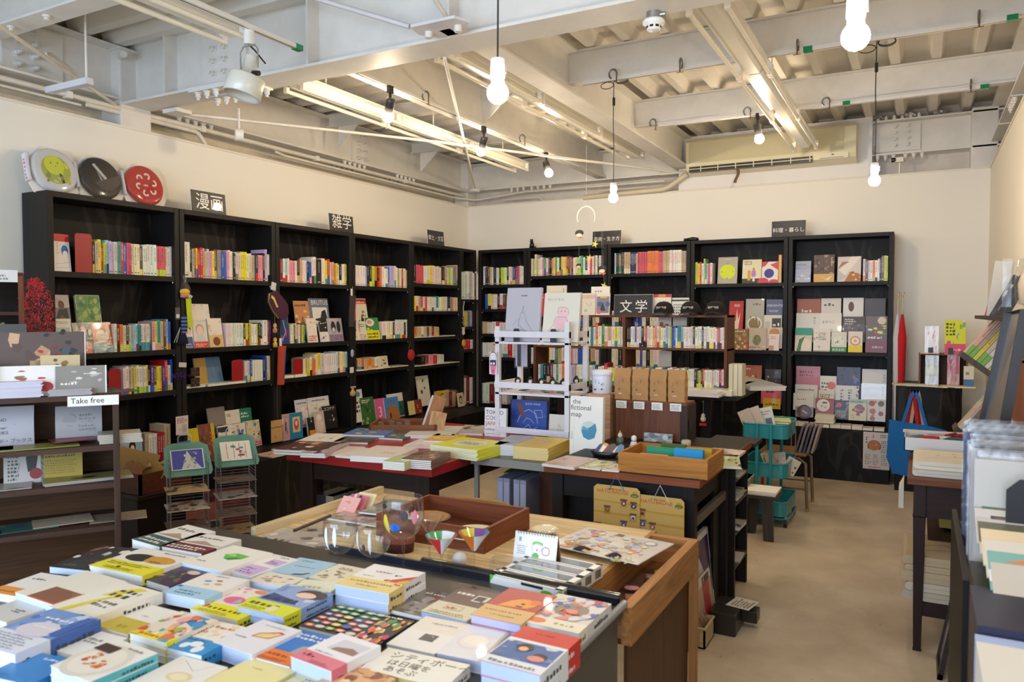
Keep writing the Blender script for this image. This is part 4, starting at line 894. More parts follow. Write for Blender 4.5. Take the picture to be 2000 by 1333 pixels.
cover('L', 582, 781, 610, 848, .10, 'e4d8d8', 'r 0 .78 1 .22 d8d8e4;m 0 .1 1 .65 12 e49cae e9dcd8 f2e8e4;n .1 .84 .8 .1 1 555555', 'pale pink magazine leaning in the third bookcase', t=.006, z=.50, cat='magazine', name='magazine')
cover('L', 607, 776, 648, 846, .09, 'e6e4d8', 'r 0 .8 1 .2 dcdce6;m .1 .15 .8 .6 14 a9c27a e8c8c8 e6e4d8 d8e0c4;n .2 .86 .6 .08 1 555555', 'pale magazine with green drawings beside the pink one', t=.006, z=.50, cat='magazine', name='magazine')
cover('L', 604, 816, 617, 848, .02, '1f1c1a', 'v .4 .9 .3 w の本;r .15 0 .8 .28 e8901c', 'small black box with an orange label', t=.02, z=.44)
cover('L', 617, 804, 637, 848, .03, 'cdb9b0', 'e .5 .7 .25 .17 f0e0d8;e .5 .35 .35 .28 e3cfc6;m .2 .05 .6 .6 5 b59a94 f0e4dc', 'cover with a pale pink figure', t=.014, z=.44)
cover('L', 634, 793, 661, 838, .05, '23201f', 't .1 .8 .2 w ユコヤナ;m .3 .1 .5 .6 9 e8e4dc 23201f b0aaa0', 'black comic cover with white figures', t=.014, z=.46)
cover('L', 697, 583, 723, 640, .08, 'e6dccb', 'r 0 .85 1 .12 c02c30;p 2b2a2c .2 .05 .2 .45 .45 .35 .55 .6 .65 .35 .85 .45 .8 .05;n .1 .87 .8 .07 1 w;n .6 .3 .3 .4 4 k', 'cream magazine with a black cat shape, fourth bookcase', t=.006, z=1.25, cat='magazine', name='magazine')
cover('L', 692, 621, 706, 664, .03, 'ece4d8', 'p c8323a .2 .4 .3 .8 .5 .4;m 0 0 1 .4 5 e0a0a0 ece4d8;l k .03 .5 .5 .6 .9', 'narrow white cover with red figures', t=.012, z=1.207)
cover('L', 703, 628, 720, 663, .03, 'e6dfcc', 'n .15 .7 .7 .2 2 777777;r 0 0 1 .4 e9e2d4;n .1 .05 .8 .3 3 b05050', 'plain cream cover beside the green one', t=.012, z=1.207)
cover('L', 718, 621, 743, 663, .03, '3f8f4a', 'e .35 .78 .32 .17 efe6d2;e .3 .8 .2 .1 d9a0a0;m 0 .4 1 .5 8 2f7c3c 6fae52 d9cf3a;r 0 0 1 .42 e3e01e;n .05 .08 .9 .28 2 2a2a20', 'green and yellow cover with a round face', t=.014, z=1.207)
cover('L', 739, 696, 759, 718, .02, 'd6cdb0', 'm .05 .05 .9 .9 10 4a4638 d6cdb0 8c8670', 'small patterned card in the fourth bookcase', t=.004, z=.935)
cover('L', 694, 762, 714, 800, .03, 'e9e4d8', 'r 0 .6 1 .4 e6ddd0;c .6 .85 .18 3f9cb8;n .05 .3 .9 .4 3 k', 'black and white cover with a blue dot', t=.012, z=.47)
cover('L', 709, 777, 735, 819, .02, '3c6b34', 'm 0 0 1 .8 14 27562a 6f9c48 1f4a2c 8fb05c;n .1 .8 .7 .14 2 e8eed8', 'green forest cover with white title', t=.014, z=.44)
cover('L', 737, 779, 757, 812, .02, 'd9619c', 't .2 .2 .9 f4e6ec 3', 'pink cover with a large white three', t=.012, z=.44)
cover('L', 755, 777, 782, 810, .01, '3f8fd0', 'p b5743c .1 0 .2 .6 .8 .65 1 .2 .95 0;r .3 0 .1 .3 3a2a20;m .1 .1 .8 .5 5 c98a4c 9a5a2c;n .2 .8 .6 .14 1 r', 'blue cover with a brown house', t=.014, z=.44)
cover('L', 762, 769, 796, 806, .06, 'e8e2d6', 'r .55 .05 .4 .6 3f6a5c;m .55 .05 .4 .55 5 2c4c44 6b9488', 'white landscape cover behind the brown house cover', t=.014, z=.44)
cover('L', 820, 735, 843, 785, .06, 'e8e2d0', 'm .1 .2 .8 .7 12 k 2f8a4a e8a83c e8e2d0 e8e2d0', 'white cover with dark leaves and birds, corner end', t=.01, z=.50)
cover('L', 855, 766, 862, 800, .03, 'd9b040', 'm .2 .2 .6 .6 4 k b08828', 'small ochre cover next to the yellow one', t=.01, z=.44)
cover('L', 862, 763, 881, 798, .03, 'e0b81e', 'm .2 .3 .6 .3 3 2a2418;n .1 .75 .8 .15 1 k;r 0 0 1 .15 3a3f70', 'yellow cover with a small face near the corner', t=.012, z=.44)
cover('L', 800, 784, 812, 806, -.05, 'e4cf80', 'm .2 .3 .6 .5 4 5a4420 c89a40', 'small cream card at the wooden tray', t=.006, z=.46)
cover('L', 812, 781, 826, 803, -.05, '8a3a2c', 'm .1 .1 .8 .8 6 5a241c b0604a d8b090', 'small brown patterned card at the wooden tray', t=.006, z=.46)
cover('L', 896, 768, 908, 794, -.08, 'e0cf9c', 'e .5 .5 .25 .3 2a2622;e .5 .45 .15 .18 e8d8b8', 'small cream card with a black haired head', t=.006, z=.45)
# --- back wall: cookbooks
F1, F2 = 'cookbooks in the last bookcase', 'cookbooks in the bookcase left of the last'
def plate(x, y, r_, *cs, dish='ece8de'):
 return 'c %s %s %s %s;c %s %s %s %s;' % (x, y, r_, dish, x, y, r_ * .8, cs[0]) + 'm %s %s %s %s 9 %s;' % (x - r_ * .6, y - r_ * .45, r_ * 1.2, r_ * .9, ' '.join(cs))
cover('B', 1401, 502, 1439, 552, .05, 'b5aea0', 'c .5 .45 .4 dbe622;c .5 .75 .05 6ab0b0;c .2 .45 .04 6ab0b0;c .8 .45 .04 6ab0b0;c .5 .2 .05 6ab0b0;n .3 .9 .4 .05 1 e8e4da', 'grey cover with a large yellow disc', t=.02, z=1.729)
cover('B', 1449, 507, 1486, 552, .05, 'e8dfbe', 'r 0 0 1 .2 3f3a34;t .05 .88 .17 k talking;t .1 .78 .17 k about;e .6 .4 .13 .18 b58ac8;e .6 .6 .07 .06 d99a4c;r .28 .12 .16 .42 d9a52c;r .55 .08 .12 .2 e8e4d8', 'cream magazine with a figure in lilac', t=.008, z=1.729, cat='magazine', name='magazine')
cover('B', 1487, 511, 1519, 552, .04, 'ece4dc', 'c .45 .45 .3 3f3a9a;p d04a52 0 .75 0 1 .4 1 .2 .8;p d04a52 .5 .85 1 1 1 .6;e .1 .05 .35 .2 d04a52;e .75 .05 .3 .12 d04a52', 'white cover with a violet disc and red shapes', t=.01, z=1.729)
cover('B', 1520, 498, 1526, 551, .03, 'd9a03c', 'r .4 0 .3 1 e8c070', 'tall thin ochre book at the right stile', t=.02, z=1.729, lean=.03)
cover('B', 1553, 510, 1583, 550, .05, 'a9b2cc', 'r 0 0 1 .6 b4bcd4;m 0 0 1 .35 10 e4e4ec c8b4b8 8a94b8;l 6a6a80 .01 0 .7 .5 .6 1 .75;l 6a6a80 .01 .3 .5 .9 .55;n .1 .8 .8 .12 1 8088a0', 'pale blue cover with bare branches', t=.012, z=1.728)
cover('B', 1589, 498, 1629, 550, .04, '5a3f28', 'm 0 .3 1 .7 22 3d2a1c 8a6a48 5c4430 a8845c;r 0 0 1 .3 d8a850;p efe4cc .3 .25 .6 .12 .9 .22 .7 .05;n .85 .6 .08 .35 5 e8dcc4', 'book with a dark rocky photograph, last bookcase', t=.02, z=1.728, lean=.05)
cover('B', 1635, 501, 1681, 549, .05, 'dcd2ca', 'p efe6dc 0 .4 .6 1 1 1 .3 .2;p b8794a .3 0 .55 .4 1 .3 1 0;m .4 0 .6 .4 6 8a5230 d8a878 f0d8b8;p c9c4c8 0 0 0 .5 .4 .2;p a8836a 0 .5 .2 .8 .5 .8', 'magazine with a white cloth photograph', t=.02, z=1.728, cat='magazine', name='magazine')
cover('B', 1422, 588, 1450, 632, .12, 'c4202a', 'p f0dcd0 .4 0 .35 .4 .5 .5 .55 .8 .65 .5 .8 .7 .7 .3 .75 0;t .35 .85 .2 w 韓国;n .1 .02 .6 .2 2 e8c0c0', 'red cover with an open white hand', t=.012, z=1.20)
cover('B', 1455, 584, 1491, 642, .10, 'b5b2aa', 'r 0 0 1 .22 e4ddd0;' + plate(.5, .42, .4, '8a7a4c', 'c9b890', '5a5238', 'e8dcc0') + 'n .4 .85 .5 .08 1 7a7a74', 'grey cookbook with a plate of mushrooms', t=.012, z=1.18, lean=.1)
cover('B', 1495, 585, 1527, 635, .10, '5f6890', 't .06 .83 .19 e4e6ee FERMENTED;t .2 .7 .19 e4e6ee FOOD;t .1 .56 .19 e4e6ee RECIPES;m 0 0 1 .4 14 c9b89c 8a6a50 d8d0c8 a05a4c', 'blue cookbook titled in white capitals', t=.012, z=1.18, lean=.1)
cover('B', 1491, 616, 1526, 650, .07, 'e4dfd4', 'r .45 .1 .5 .8 2e2c2c;n .5 .2 .4 .6 4 w;r .05 .5 .3 .3 c8c4bc', 'white and black cover under the blue cookbook', t=.01, z=1.14, lean=.1)
cover('B', 1430, 643, 1461, 685, .03, '8a6248', 'm 0 0 1 .8 34 c9563a e4c07a 8fa04c e8e0c8 a03a2c 6a8a3c;n .05 .85 .9 .12 1 e8dcc8', 'cookbook cover covered in vegetables', t=.01, z=1.102)
cover('B', 1462, 641, 1496, 685, .03, 'c4b4a8', 'e .45 .45 .24 .24 6f7a44;m .25 .25 .4 .4 8 3a4a2c 9aa860 c9c4a0;m 0 0 1 .2 10 a03a48 e8e4dc 2e2a2c', 'cookbook with a small bowl of greens', t=.01, z=1.102)
cover('B', 1496, 640, 1527, 680, .05, 'd8ccc4', 'e .5 .75 .32 .2 c88a50;n .1 .2 .8 .3 3 a09a94', 'pale cover with a brown bun', t=.01, z=1.12)
cover('B', 1501, 653, 1521, 684, .02, 'ecdcd8', 'n .15 .7 .6 .2 2 d06a78;r 0 0 .5 .3 b89a8c', 'small pale pink book at the shelf front', t=.01, z=1.102)
cover('B', 1556, 584, 1602, 625, .13, 'a5583c', 'e .6 .15 .45 .3 e4dcc8;m .3 0 .6 .4 8 d8a050 c98040 e8d0a0;n .2 .6 .6 .15 1 f0dcc8', 'orange brown cookbook in the top display row', t=.01, z=1.27, lean=.08)
cover('B', 1603, 583, 1642, 625, .13, 'dcd6cc', 'r 0 0 1 .55 c9b8a8;e .4 .3 .38 .22 e8e2d8;m .15 .15 .5 .3 9 c8402c e0784c a02c20;n .15 .78 .7 .12 1 55504c', 'white cookbook with red tomatoes', t=.01, z=1.27, lean=.08)
cover('B', 1646, 582, 1686, 620, .13, 'e4e2de', 'e .4 .75 .14 .14 6a3a2c;m .6 .1 .35 .6 5 b5503c e0a890;e .5 .05 .2 .1 2f8a3a', 'white cookbook with a hand and a cup', t=.01, z=1.27, lean=.08)
cover('B', 1688, 583, 1729, 620, .13, '45434c', 'c .5 .25 .36 dcdad0;m .3 .1 .4 .35 8 8fa068 5f7a48 c9ceb0', 'dark grey cookbook with a green salad', t=.01, z=1.27, lean=.08)
cover('B', 1554, 612, 1601, 668, .09, 'dcd8d0', 'e .5 .05 .32 .14 6a5a5c;e .5 .03 .25 .1 d0ccc4;v .72 .8 .1 6a6864 鍋の本', 'plain pale cookbook with vertical lettering', t=.01, z=1.19, lean=.08)
cover('B', 1601, 612, 1643, 655, .09, 'e6e0d4', 't .08 .65 .15 3a3632 まずべご;r .08 0 .84 .35 8a4838;e .5 .12 .12 .06 e8e0d0', 'white cookbook with brush lettering above a red table', t=.01, z=1.19, lean=.08)
cover('B', 1645, 619, 1689, 655, .09, '4b4036', 'm 0 0 1 .7 22 6f7a44 8a5a40 2e2c24 c9b098;n .1 .7 .5 .25 3 e4dcd0', 'dark cookbook with leaves and white lettering', t=.01, z=1.19, lean=.08)
cover('B', 1690, 618, 1732, 687, .05, '6a4a3c', 'c .75 .88 .2 d8c8a8;m 0 .4 1 .35 26 c8302c 4a8a3c e4d84c 8a2c3c 3c6a34 e8e0d0;r 0 0 1 .34 7a2c40;n .1 .38 .8 .1 1 e8dce0;t .3 .12 .13 f0e4e0 料理大全', 'large cookbook with fruit above a wine red base', t=.02, z=1.102, lean=.06)
cover('B', 1552, 641, 1585, 686, .03, '2f9a84', 'r 0 0 1 .68 d9cbb8;c .55 .28 .42 e8dccb;p 3f7a34 .1 0 .25 .5 .6 .65 .4 .3 .35 0', 'teal topped cookbook with long green beans', t=.01, z=1.102)
cover('B', 1588, 642, 1621, 685, .03, 'e6e0d6', 'm .05 .1 .9 .8 8 c98a6a 6a6a64 e6e0d6 e6e0d6;n .3 .5 .5 .35 5 7a7670;r 0 0 1 .05 b8a898', 'white cookbook with tiny drawings', t=.01, z=1.102)
cover('B', 1623, 649, 1653, 685, .03, 'dedcd0', 'c .5 .55 .34 ecebe4;m .25 .35 .5 .4 10 3f8a3c 7ab04c c9d890;r 0 0 1 .24 2a8a4a;t .06 .06 .2 w 食堂全開', 'cookbook with greens above a green band', t=.01, z=1.102)
cover('B', 1656, 648, 1684, 685, .03, 'e4ddcf', 'c .5 .55 .36 c9825c;c .5 .55 .28 efe6d4;c .5 .55 .1 f0a01c;r 0 0 1 .32 ecd01e', 'cookbook with a fried egg above a yellow band', t=.01, z=1.102)
cover('B', 1554, 716, 1601, 770, .10, 'c4798a', 'r .3 0 .5 .35 4a3438;e .55 .15 .3 .14 8a5a50;n .15 .7 .6 .18 2 7a2c44', 'pink cookbook in the lower display', t=.01, z=.66, lean=.08)
cover('B', 1601, 735, 1633, 770, .09, 'e4ddd0', 'c .7 .6 .26 d8623c;n .1 .2 .5 .6 4 4a4642', 'white cookbook with an orange bowl', t=.01, z=.66, lean=.08)
cover('B', 1634, 718, 1680, 760, .10, '3a3a64', 'm 0 0 1 1 18 2a2a4c 6a6aa8 54423c 23233c;p c8c8d8 .3 0 .5 .25 .8 .15 .7 0', 'dark blue cookbook with a steaming pan', t=.01, z=.68, lean=.08)
cover('B', 1683, 722, 1731, 762, .09, 'dcd8d2', 'e .35 .0 .3 .1 6a5648;v .85 .8 .12 5a5854 お弁当', 'pale cookbook with sparse vertical title, lower display', t=.01, z=.66, lean=.08)
cover('B', 1552, 752, 1596, 805, .06, 'dedad2', 'n .1 .75 .8 .1 1 55514c;r .0 .0 1 .02 b0aca4', 'plain white cookbook with small title', t=.008, z=.58, lean=.08)
cover('B', 1549, 769, 1589, 793, .04, 'e6e2da', 'n .2 .6 .6 .15 1 a08a70;c .5 .25 .03 3a3632', 'plain white card cover with tiny title', t=.004, z=.56, lean=.08)
cover('B', 1598, 763, 1629, 800, .05, 'dcd4bc', 'm 0 0 1 .5 12 c8503c e4b04c 6a8a3c efe6cc;n .1 .65 .8 .2 2 5a6a3c', 'cookbook with yellow and red salad', t=.01, z=.56, lean=.08)
cover('B', 1632, 754, 1676, 800, .06, 'dcdcd8', 'n .2 .2 .15 .7 6 4a4a50;n .55 .3 .15 .6 6 4a4a50;m .7 .5 .3 .5 8 2e2824 c08a50 e4d4b0', 'white cookbook with two columns of titles', t=.008, z=.56, lean=.08)
cover('B', 1681, 751, 1730, 805, .05, 'e2ded8', 'v .8 .85 .13 5a5652 おうち;e .3 .05 .25 .1 c98a7c', 'large white cookbook with a light streak', t=.01, z=.56, lean=.08, film=True)
cover('B', 1553, 795, 1588, 828, .02, '8a8a78', 'c .5 .5 .42 4a2820;c .5 .5 .3 6a4438;p d8c8c0 .4 .7 .7 .35 .62 .3 .35 .6', 'cookbook with a dark pot and a spoon', t=.01, z=.50)
cover('B', 1592, 779, 1628, 818, .03, 'a03c28', 'c .42 .6 .36 e6e2d8;c .35 .55 .07 e89a50;c .55 .5 .07 e89a50;e .5 .75 .15 .06 4a5a34', 'red brown cookbook with a white plate of eggs', t=.01, z=.52)
cover('B', 1629, 783, 1660, 826, .02, '3a3a4c', 'm 0 .5 1 .5 8 c8444c d8d4e4 8a90b8;n .1 .1 .8 .4 5 c8c4bc;c .3 .75 .16 d84a54', 'dark cookbook with white lettering and pink cups', t=.01, z=.50)
cover('B', 1657, 781, 1692, 828, .0, 'dcd3a8', 'r 0 .8 1 .2 a8c8bc;e .6 .55 .3 .22 8a5a74;m .2 .1 .7 .6 12 d8a83c 7a4a6c e8e0d0 c8783c;n .1 .85 .7 .1 1 5a7a5c', 'cream cookbook with purple vegetables', t=.01, z=.50)
cover('B', 1693, 781, 1729, 828, .02, 'e0dbd0', 'm 0 0 1 1 6 c8783c;c .25 .8 .17 a84a34;c .75 .8 .17 6a5a3c;c .3 .45 .17 c0604a;c .75 .35 .14 8a4a44;c .3 .12 .14 b05a48;v .62 .6 .08 5a4a40 いつも', 'cookbook with round dishes on white', t=.01, z=.50)
cover('B', 1452, 714, 1487, 740, .10, 'b0603c', 'm 0 0 1 .8 16 e0a04c 8a3c20 f0c87c c8703c;n .05 .8 .4 .12 1 f0dcc8', 'small orange book with pasta above the trolley', t=.01, z=.75, lean=.1)
cover('B', 1494, 722, 1525, 745, .12, '2c211e', 'm .1 .1 .7 .8 8 e0b8a0 a05a48 3a2824', 'dark book with a wrapped figure', t=.01, z=.75, lean=.1)
cover('B', 1486, 750, 1526, 785, .04, 'e06a80', 'n .25 .55 .5 .15 1 7a2440;m .3 .0 .4 .4 3 c84a64 e88a98', 'coral pink cookbook standing low', t=.012, z=.60, lean=.08)
cover('B', 1490, 779, 1524, 800, .0, 'e4bc20', 'n .1 .35 .75 .3 1 6a4a10', 'yellow band book under the coral pink cookbook', t=.012, z=.56, lean=.08)
# --- on top of the brown shelf and behind it
YI = 5.93; zi = IZ + .598
cover(YI, 1066, 558, 1104, 612, 0, 'e0d8c4', 'r .15 .4 .6 .4 e4d0b0;p d8c49c .2 .5 .5 .75 .6 .45;l 3a362c .012 .3 .45 .25 .6 .45 .72 .6 .6 .5 .45 .3 .45;v .82 .85 .1 6a665c 発見', 'cream book with a leaf drawing on the brown shelf', t=.02, z=zi, lean=.08)
cover(YI - .02, 1100, 572, 1135, 612, 0, 'e6e2dc', 'r .1 .8 .85 .15 d04a5c;m 0 .3 1 .5 12 7ab8d8 d8e8ee 4a8aa0 e6e2dc', 'white and blue book behind the pink drawing', t=.012, z=zi, lean=.1)
cover(YI - .02, 1136, 573, 1162, 612, 0, 'e2dccc', 'r 0 .75 1 .18 e0b8b8;r .3 .8 .4 .06 e4d84c;l 3a362c .015 .3 .6 .5 .4 .7 .5 .6 .6;c .3 .2 .12 a8d0b0', 'beige book with a small green circle', t=.012, z=zi, lean=.1, sp='c83040')
cover(YI - .02, 1163, 573, 1190, 611, 0, 'e8e2dc', 'r .05 .1 .9 .75 8a8490;e .3 .5 .2 .12 4a68a8;e .85 .5 .15 .12 4a68a8;p 3c3844 .3 .2 .5 .6 .7 .2;r .3 .78 .5 .08 d8c83c;c .25 .15 .16 e06a7c', 'grey and blue book with a pink dot on the brown shelf', t=.012, z=zi, lean=.1)
cover(YI + .06, 1154, 560, 1190, 600, 0, 'eeeae2', 'n .2 .8 .6 .1 1 aaa69e', 'plain white book behind the grey and blue one', t=.012, z=zi, lean=.04)
cover(YI + .04, 1275, 575, 1310, 611, 0, 'ece6d8', 'r 0 .85 1 .15 b83a2c;r .3 .87 .4 .13 d8963c', 'cream book behind the black sign', t=.012, z=zi, lean=.05)
cover(YI + .05, 1312, 582, 1345, 611, 0, 'e4e0d6', 'r 0 .8 1 .1 3a3632;n .1 .1 .8 .6 4 6a665c', 'white sheet book behind the caps', t=.012, z=zi, lean=.05)
cover(YI - .03, 1052, 574, 1063, 603, 0, 'c81e2e', 'n .1 .8 .8 .12 1 w', 'small red book left of the leaf drawing', t=.01, z=zi, lean=.05)
for (x0, x1, zz, bg, art, lb) in ((1286, 1311, .34, 'ece4d8', 'n .1 .5 .8 .4 2 d0503c;t .1 .3 .3 d0503c 漢方', 'white cover with red characters on the brown shelf'), (1314, 1341, .34, 'e6ddcc', 'r .25 .2 .5 .5 e0822c;c .5 .45 .13 ece4d8', 'cover with an orange square on the brown shelf'), (1230, 1250, .34, '4a5cac', 'm 0 0 1 1 14 e8e8f0 3a4a9a', 'blue patterned cover on the brown shelf'), (1287, 1311, .02, 'e8dfd0', 'c .5 .3 .2 c8343c', 'cover with a red disc in the lower tier')):
 cover(6.10, x0, 620 if zz > .1 else 685, x1, 650, 0, bg, art, lb, t=.012, z=IZ + zz, lean=.0) if zz > .1 else cover(6.10, x0, 686, x1, 720, 0, bg, art, lb, t=.012, z=IZ + zz, lean=.0)
# small flat books that stick out along shelves and plinths
def flatbooks(x0, x1, y_, z, n, side, group, lb, th=(.006, .02), cols='wwieqw', depth=.12, off=0):
 """a line of thin books lying flat along a ledge"""
 for i in range(n):
  f = i / n; c = jit(R.choice(cols)); t = R.uniform(*th); wv = (x1 - x0) / n * R.uniform(.9, 1.0)
  m = M('print'); d_ = depth * R.uniform(.85, 1.1)
  m.box(0, 0, t - .001, wv, d_, t, c).box(0, 0, 0, wv, d_, .001, c).box(0, d_ - .001, 0, wv, d_, t, c).box(.001, .001, .001, wv - .001, d_ - .001, t - .001, 'ece6d6', 'page')
  m.art(TR(0, 0, t), wv, d_, R.choice(['m .1 .1 .8 .8 5 %s %s;' % (R.choice('rbgyokp'), c), 'n .2 .4 .6 .3 2 k', 'r .1 .5 .8 .4 %s' % R.choice('sjpla')]))
  loc = (x0 + (x1 - x0) * f, y_ + R.uniform(-.01, .01), z) if side == 'B' else (y_ - R.uniform(-.01, .01), x0 + (x1 - x0) * f, z)
  o = m.build('booklet', loc=loc, rz=(0 if side == 'B' else pi / 2) + R.uniform(-.06, .06))
  tag(o, lb % ordn(i + 1), 'booklet', group)
flatbooks(-1.02, -.24, 7.125, .448, 9, 'B', 'flat books along the cookbook plinth', 'flat book lying on the cookbook plinth, %s from its left end', th=(.02, .035))
flatbooks(3.86, 5.7, -3.965, .438, 9, 'L', 'flat magazines on the left plinth', 'thin flat magazine on the left plinth, %s from the near end', cols='pwhwe', depth=.20)
flatbooks(-2.1, -1.2, 5.69, IZ, 7, 'B', 'flat books along the island table', 'flat book along the island table edge, %s from its left', th=(.015, .04), depth=.16)
flatbooks(3.50, 4.02, XB - .0, .935, 3, 'L', 'flat white booklets in the comics bookcase', 'white booklet lying on the third shelf, %s in the comics bookcase', cols='w', th=(.01, .02))
flatbooks(4.38, 4.66, XB - .0, .935, 2, 'L', 'flat booklets in the third left bookcase', 'white booklet lying by the bookend, %s in the third bookcase', cols='w', th=(.01, .03))
flatbooks(5.27, 6.05, XB + .004, .935, 6, 'L', 'flat booklets in the fourth left bookcase', 'cream booklet lying at the shelf front, %s in the fourth bookcase', cols='wie', th=(.004, .012))
flatbooks(6.15, 6.95, XB + .004, .92, 5, 'L', 'flat booklets in the fifth left bookcase', 'cream booklet on the fourth shelf, %s in the fifth bookcase', cols='wie', th=(.004, .01))
flatbooks(6.15, 6.9, XB + .004, 1.205, 5, 'L', 'flat booklets higher in the fifth left bookcase', 'cream booklet on the third shelf, %s in the fifth bookcase', cols='wie', th=(.004, .01))
# stack on the plinth between eggs cookbook and its neighbour
for k in range(5):
 q = .155; m = M('print').box(0, 0, 0, q, .11, .014, 'page' and 'efe8cf'); m.box(0, 0, .013, q, .11, .0142, 'e8dfc0')
 o = m.build('book', loc=(-.795 + R.uniform(-.006, .006), 7.13, .485 + k * .0145), rz=R.uniform(-.05, .05)); tag(o, 'cream book, %s from the bottom of the small pile among the cookbooks' % ordn(k + 1), 'book', 'pile of cream books on the cookbook plinth')
# ================================================================ flat books and goods on the two front tables
def flatbook(TL, TRr, BR, BL, zt, t, bg, art, label, band=None, n=1, cat='book', name='book', group=None, film=False, page='ece9e4', bandt=None, cb=None):
 a, b, c, d = [at(p[0], p[1], 'Z', zt) for p in (TL, TRr, BR, BL)]
 ux = (b - a) + (c - d); uy = (a - d) + (b - c); w_ = ux.length / 2; h_ = uy.length / 2; ctr = (a + b + c + d) / 4
 ang = (atan2(ux.y, ux.x) + atan2(-uy.x, uy.y)) / 2
 res = None
 for k in range(n):
  q = 0 if k == 0 else R.uniform(-.03, .03); th = ang + q
  o_ = ctr - Vector((cos(th) * w_ / 2 - sin(th) * h_ / 2, sin(th) * w_ / 2 + cos(th) * h_ / 2, 0)); o_.z = zt - t * (k + 1)
  r = root(name, label if k == 0 else 'copy below: %s, %s from the top' % (' '.join(label.split()[:8]), ordn(k + 1)), cat, o_, th, group)
  m = M('print'); m.box(0, 0, t - .001, w_, h_, t, bg).box(w_ - .001, 0, .001, w_, h_, t - .001, cb or bg).box(0, 0, 0, w_, h_, .001, bg)
  F = TR(0, 0, t)
  if k == 0: m.art(F, w_, h_, art)
  if h_ > .1 and t > .011: m.art(Matrix(((0, 0, 1, w_), (1, 0, 0, 0), (0, 1, 0, 0), (0, 0, 0, 1))), h_, t, 'n .45 .25 .5 .5 1 %s' % ('w' if lin(bg)[1] < .2 else '3a3a3a'))
  m.build('cover', r)
  M('page').box(.001, .0015, .001, w_ - .0015, h_ - .0015, t - .001, page).build('page_block', r)
  if band:
   bh, bc, ba = band; m = M('print'); m.box(-.0005, .0, t + .0002, w_ + .0008, bh * h_, t + .0007, bc).box(w_ + .0002, 0, 0, w_ + .0008, bh * h_, t, bc)
   if k == 0: m.art(TR(0, 0, t + .0006), w_, bh * h_, ba)
   m.art(Matrix(((0, 0, 1, w_ + .0007), (1, 0, 0, 0), (0, 1, 0, 0), (0, 0, 0, 1))), bh * h_, t, 'n .1 .2 .8 .6 1 3a3a3a'); m.build('paper_band', r)
  if film and k == 0: M('film').box(-.002, -.002, t + .0008, w_ + .002, h_ + .002, t + .0014, 'w').build('clear_sleeve', r)
  res = r
 return res
Z = FZ
fb = flatbook
fb((367, 1024), (420, 1040), (312, 1068), (257, 1055), Z + .03, .03, 'e9e4da', 'n .1 .75 .8 .12 1 5a5650;p b89a84 .1 .42 .9 .42 .5 .62;l 9a7a68 .02 0 .45 1 .45', 'white book with a dark green band at the far left corner', band=(.36, '3f5e58', 'n .08 .2 .84 .6 2 w'))
fb((395, 1040), (464, 1055), (396, 1084), (314, 1067), Z + .03, .03, 'e9e4da', 'n .1 .75 .8 .12 1 5a5650;p b89a84 .1 .42 .9 .42 .5 .62;l 9a7a68 .02 0 .45 1 .45', 'white book with a dark maroon band beside the green band one', band=(.36, '6b2430', 'n .08 .2 .84 .6 2 w'))
fb((200, 1064), (262, 1074), (176, 1117), (107, 1106), Z + .02, .02, '2c2a2b', 'm 0 .3 1 .7 12 e8e0d4 8a5a44 3a3634 c9c0b4;r 0 0 1 .3 23211f;n .2 .1 .4 .1 1 6a6048', 'dark book with a pale figure photograph, far left', page='cfe0f4')
fb((292, 1066), (357, 1091), (284, 1131), (182, 1103), Z + .032, .026, 'ece5d8', 'e .35 .6 .25 .16 2b2828;e .68 .62 .27 .16 d19a3e;p 2b2828 .25 .45 .2 .7 .45 .75 .5 .5;n .5 .9 .4 .06 1 5a5650;n .6 .5 .3 .08 1 7a5a20', 'white book with black and ochre shapes and yellow band', band=(.38, 'e6dc2e', 'n .1 .6 .8 .3 2 5a5620;c .4 .4 .03 k;n .2 .15 .6 .25 2 5a5620'))
fb((85, 1118), (127, 1128), (40, 1168), (-25, 1155), Z + .02, .02, 'ece7df', 'n .2 .7 .5 .1 1 5a5650', 'plain white book at the left edge with orange band', band=(.3, 'e8962a', 'n .2 .3 .6 .3 1 8a5010'))
fb((170, 1112), (243, 1138), (103, 1184), (37, 1158), Z + .035, .026, 'ece5d6', 'n .5 .3 .3 .05 1 b0a898;r .30 0 .68 .40 8a5c42;r .94 0 .06 .42 e2563a;r .30 -.0 .70 .03 e2563a', 'cream book with a brown panel edged in red', page='cfe0f4')
fb((363, 1104), (414, 1118), (330, 1147), (280, 1131), Z + .02, .02, '3b3048', 'm .1 .2 .8 .6 14 c9a084 3f6a3c 8a5a48 2c2438;e .7 .75 .2 .1 d9b8a4', 'purple book with a photographed hand and olives')
fb((455, 1063), (527, 1082), (432, 1119), (363, 1100), Z + .03, .024, 'ece8dd', 'p 6abf4a .45 .45 .3 .6 .45 .72 .8 .7 .78 .55 .6 .42;p 2f8a3c .45 .45 .6 .42 .78 .55 .6 .57;p 9ad86a .3 .6 .45 .72 .6 .57;n .1 .2 .3 .05 1 6a665e', 'white book with a green gemstone', page='cfdcf0')
fb((412, 1118), (481, 1134), (405, 1173), (310, 1158), Z + .035, .028, 'ebe6e0', 'e .35 .68 .08 .04 9a98c8;e .55 .75 .07 .03 a06a48;e .65 .62 .08 .04 d0a860;e .45 .55 .07 .03 d8c46a;n .3 .9 .4 .05 1 6a665e', 'white book with tiny figures and a light blue band', band=(.38, 'a9cfe4', 'r .02 .8 .1 .15 3a5a9a;n .2 .2 .6 .5 2 5a7a94'), page='cfdcf0')
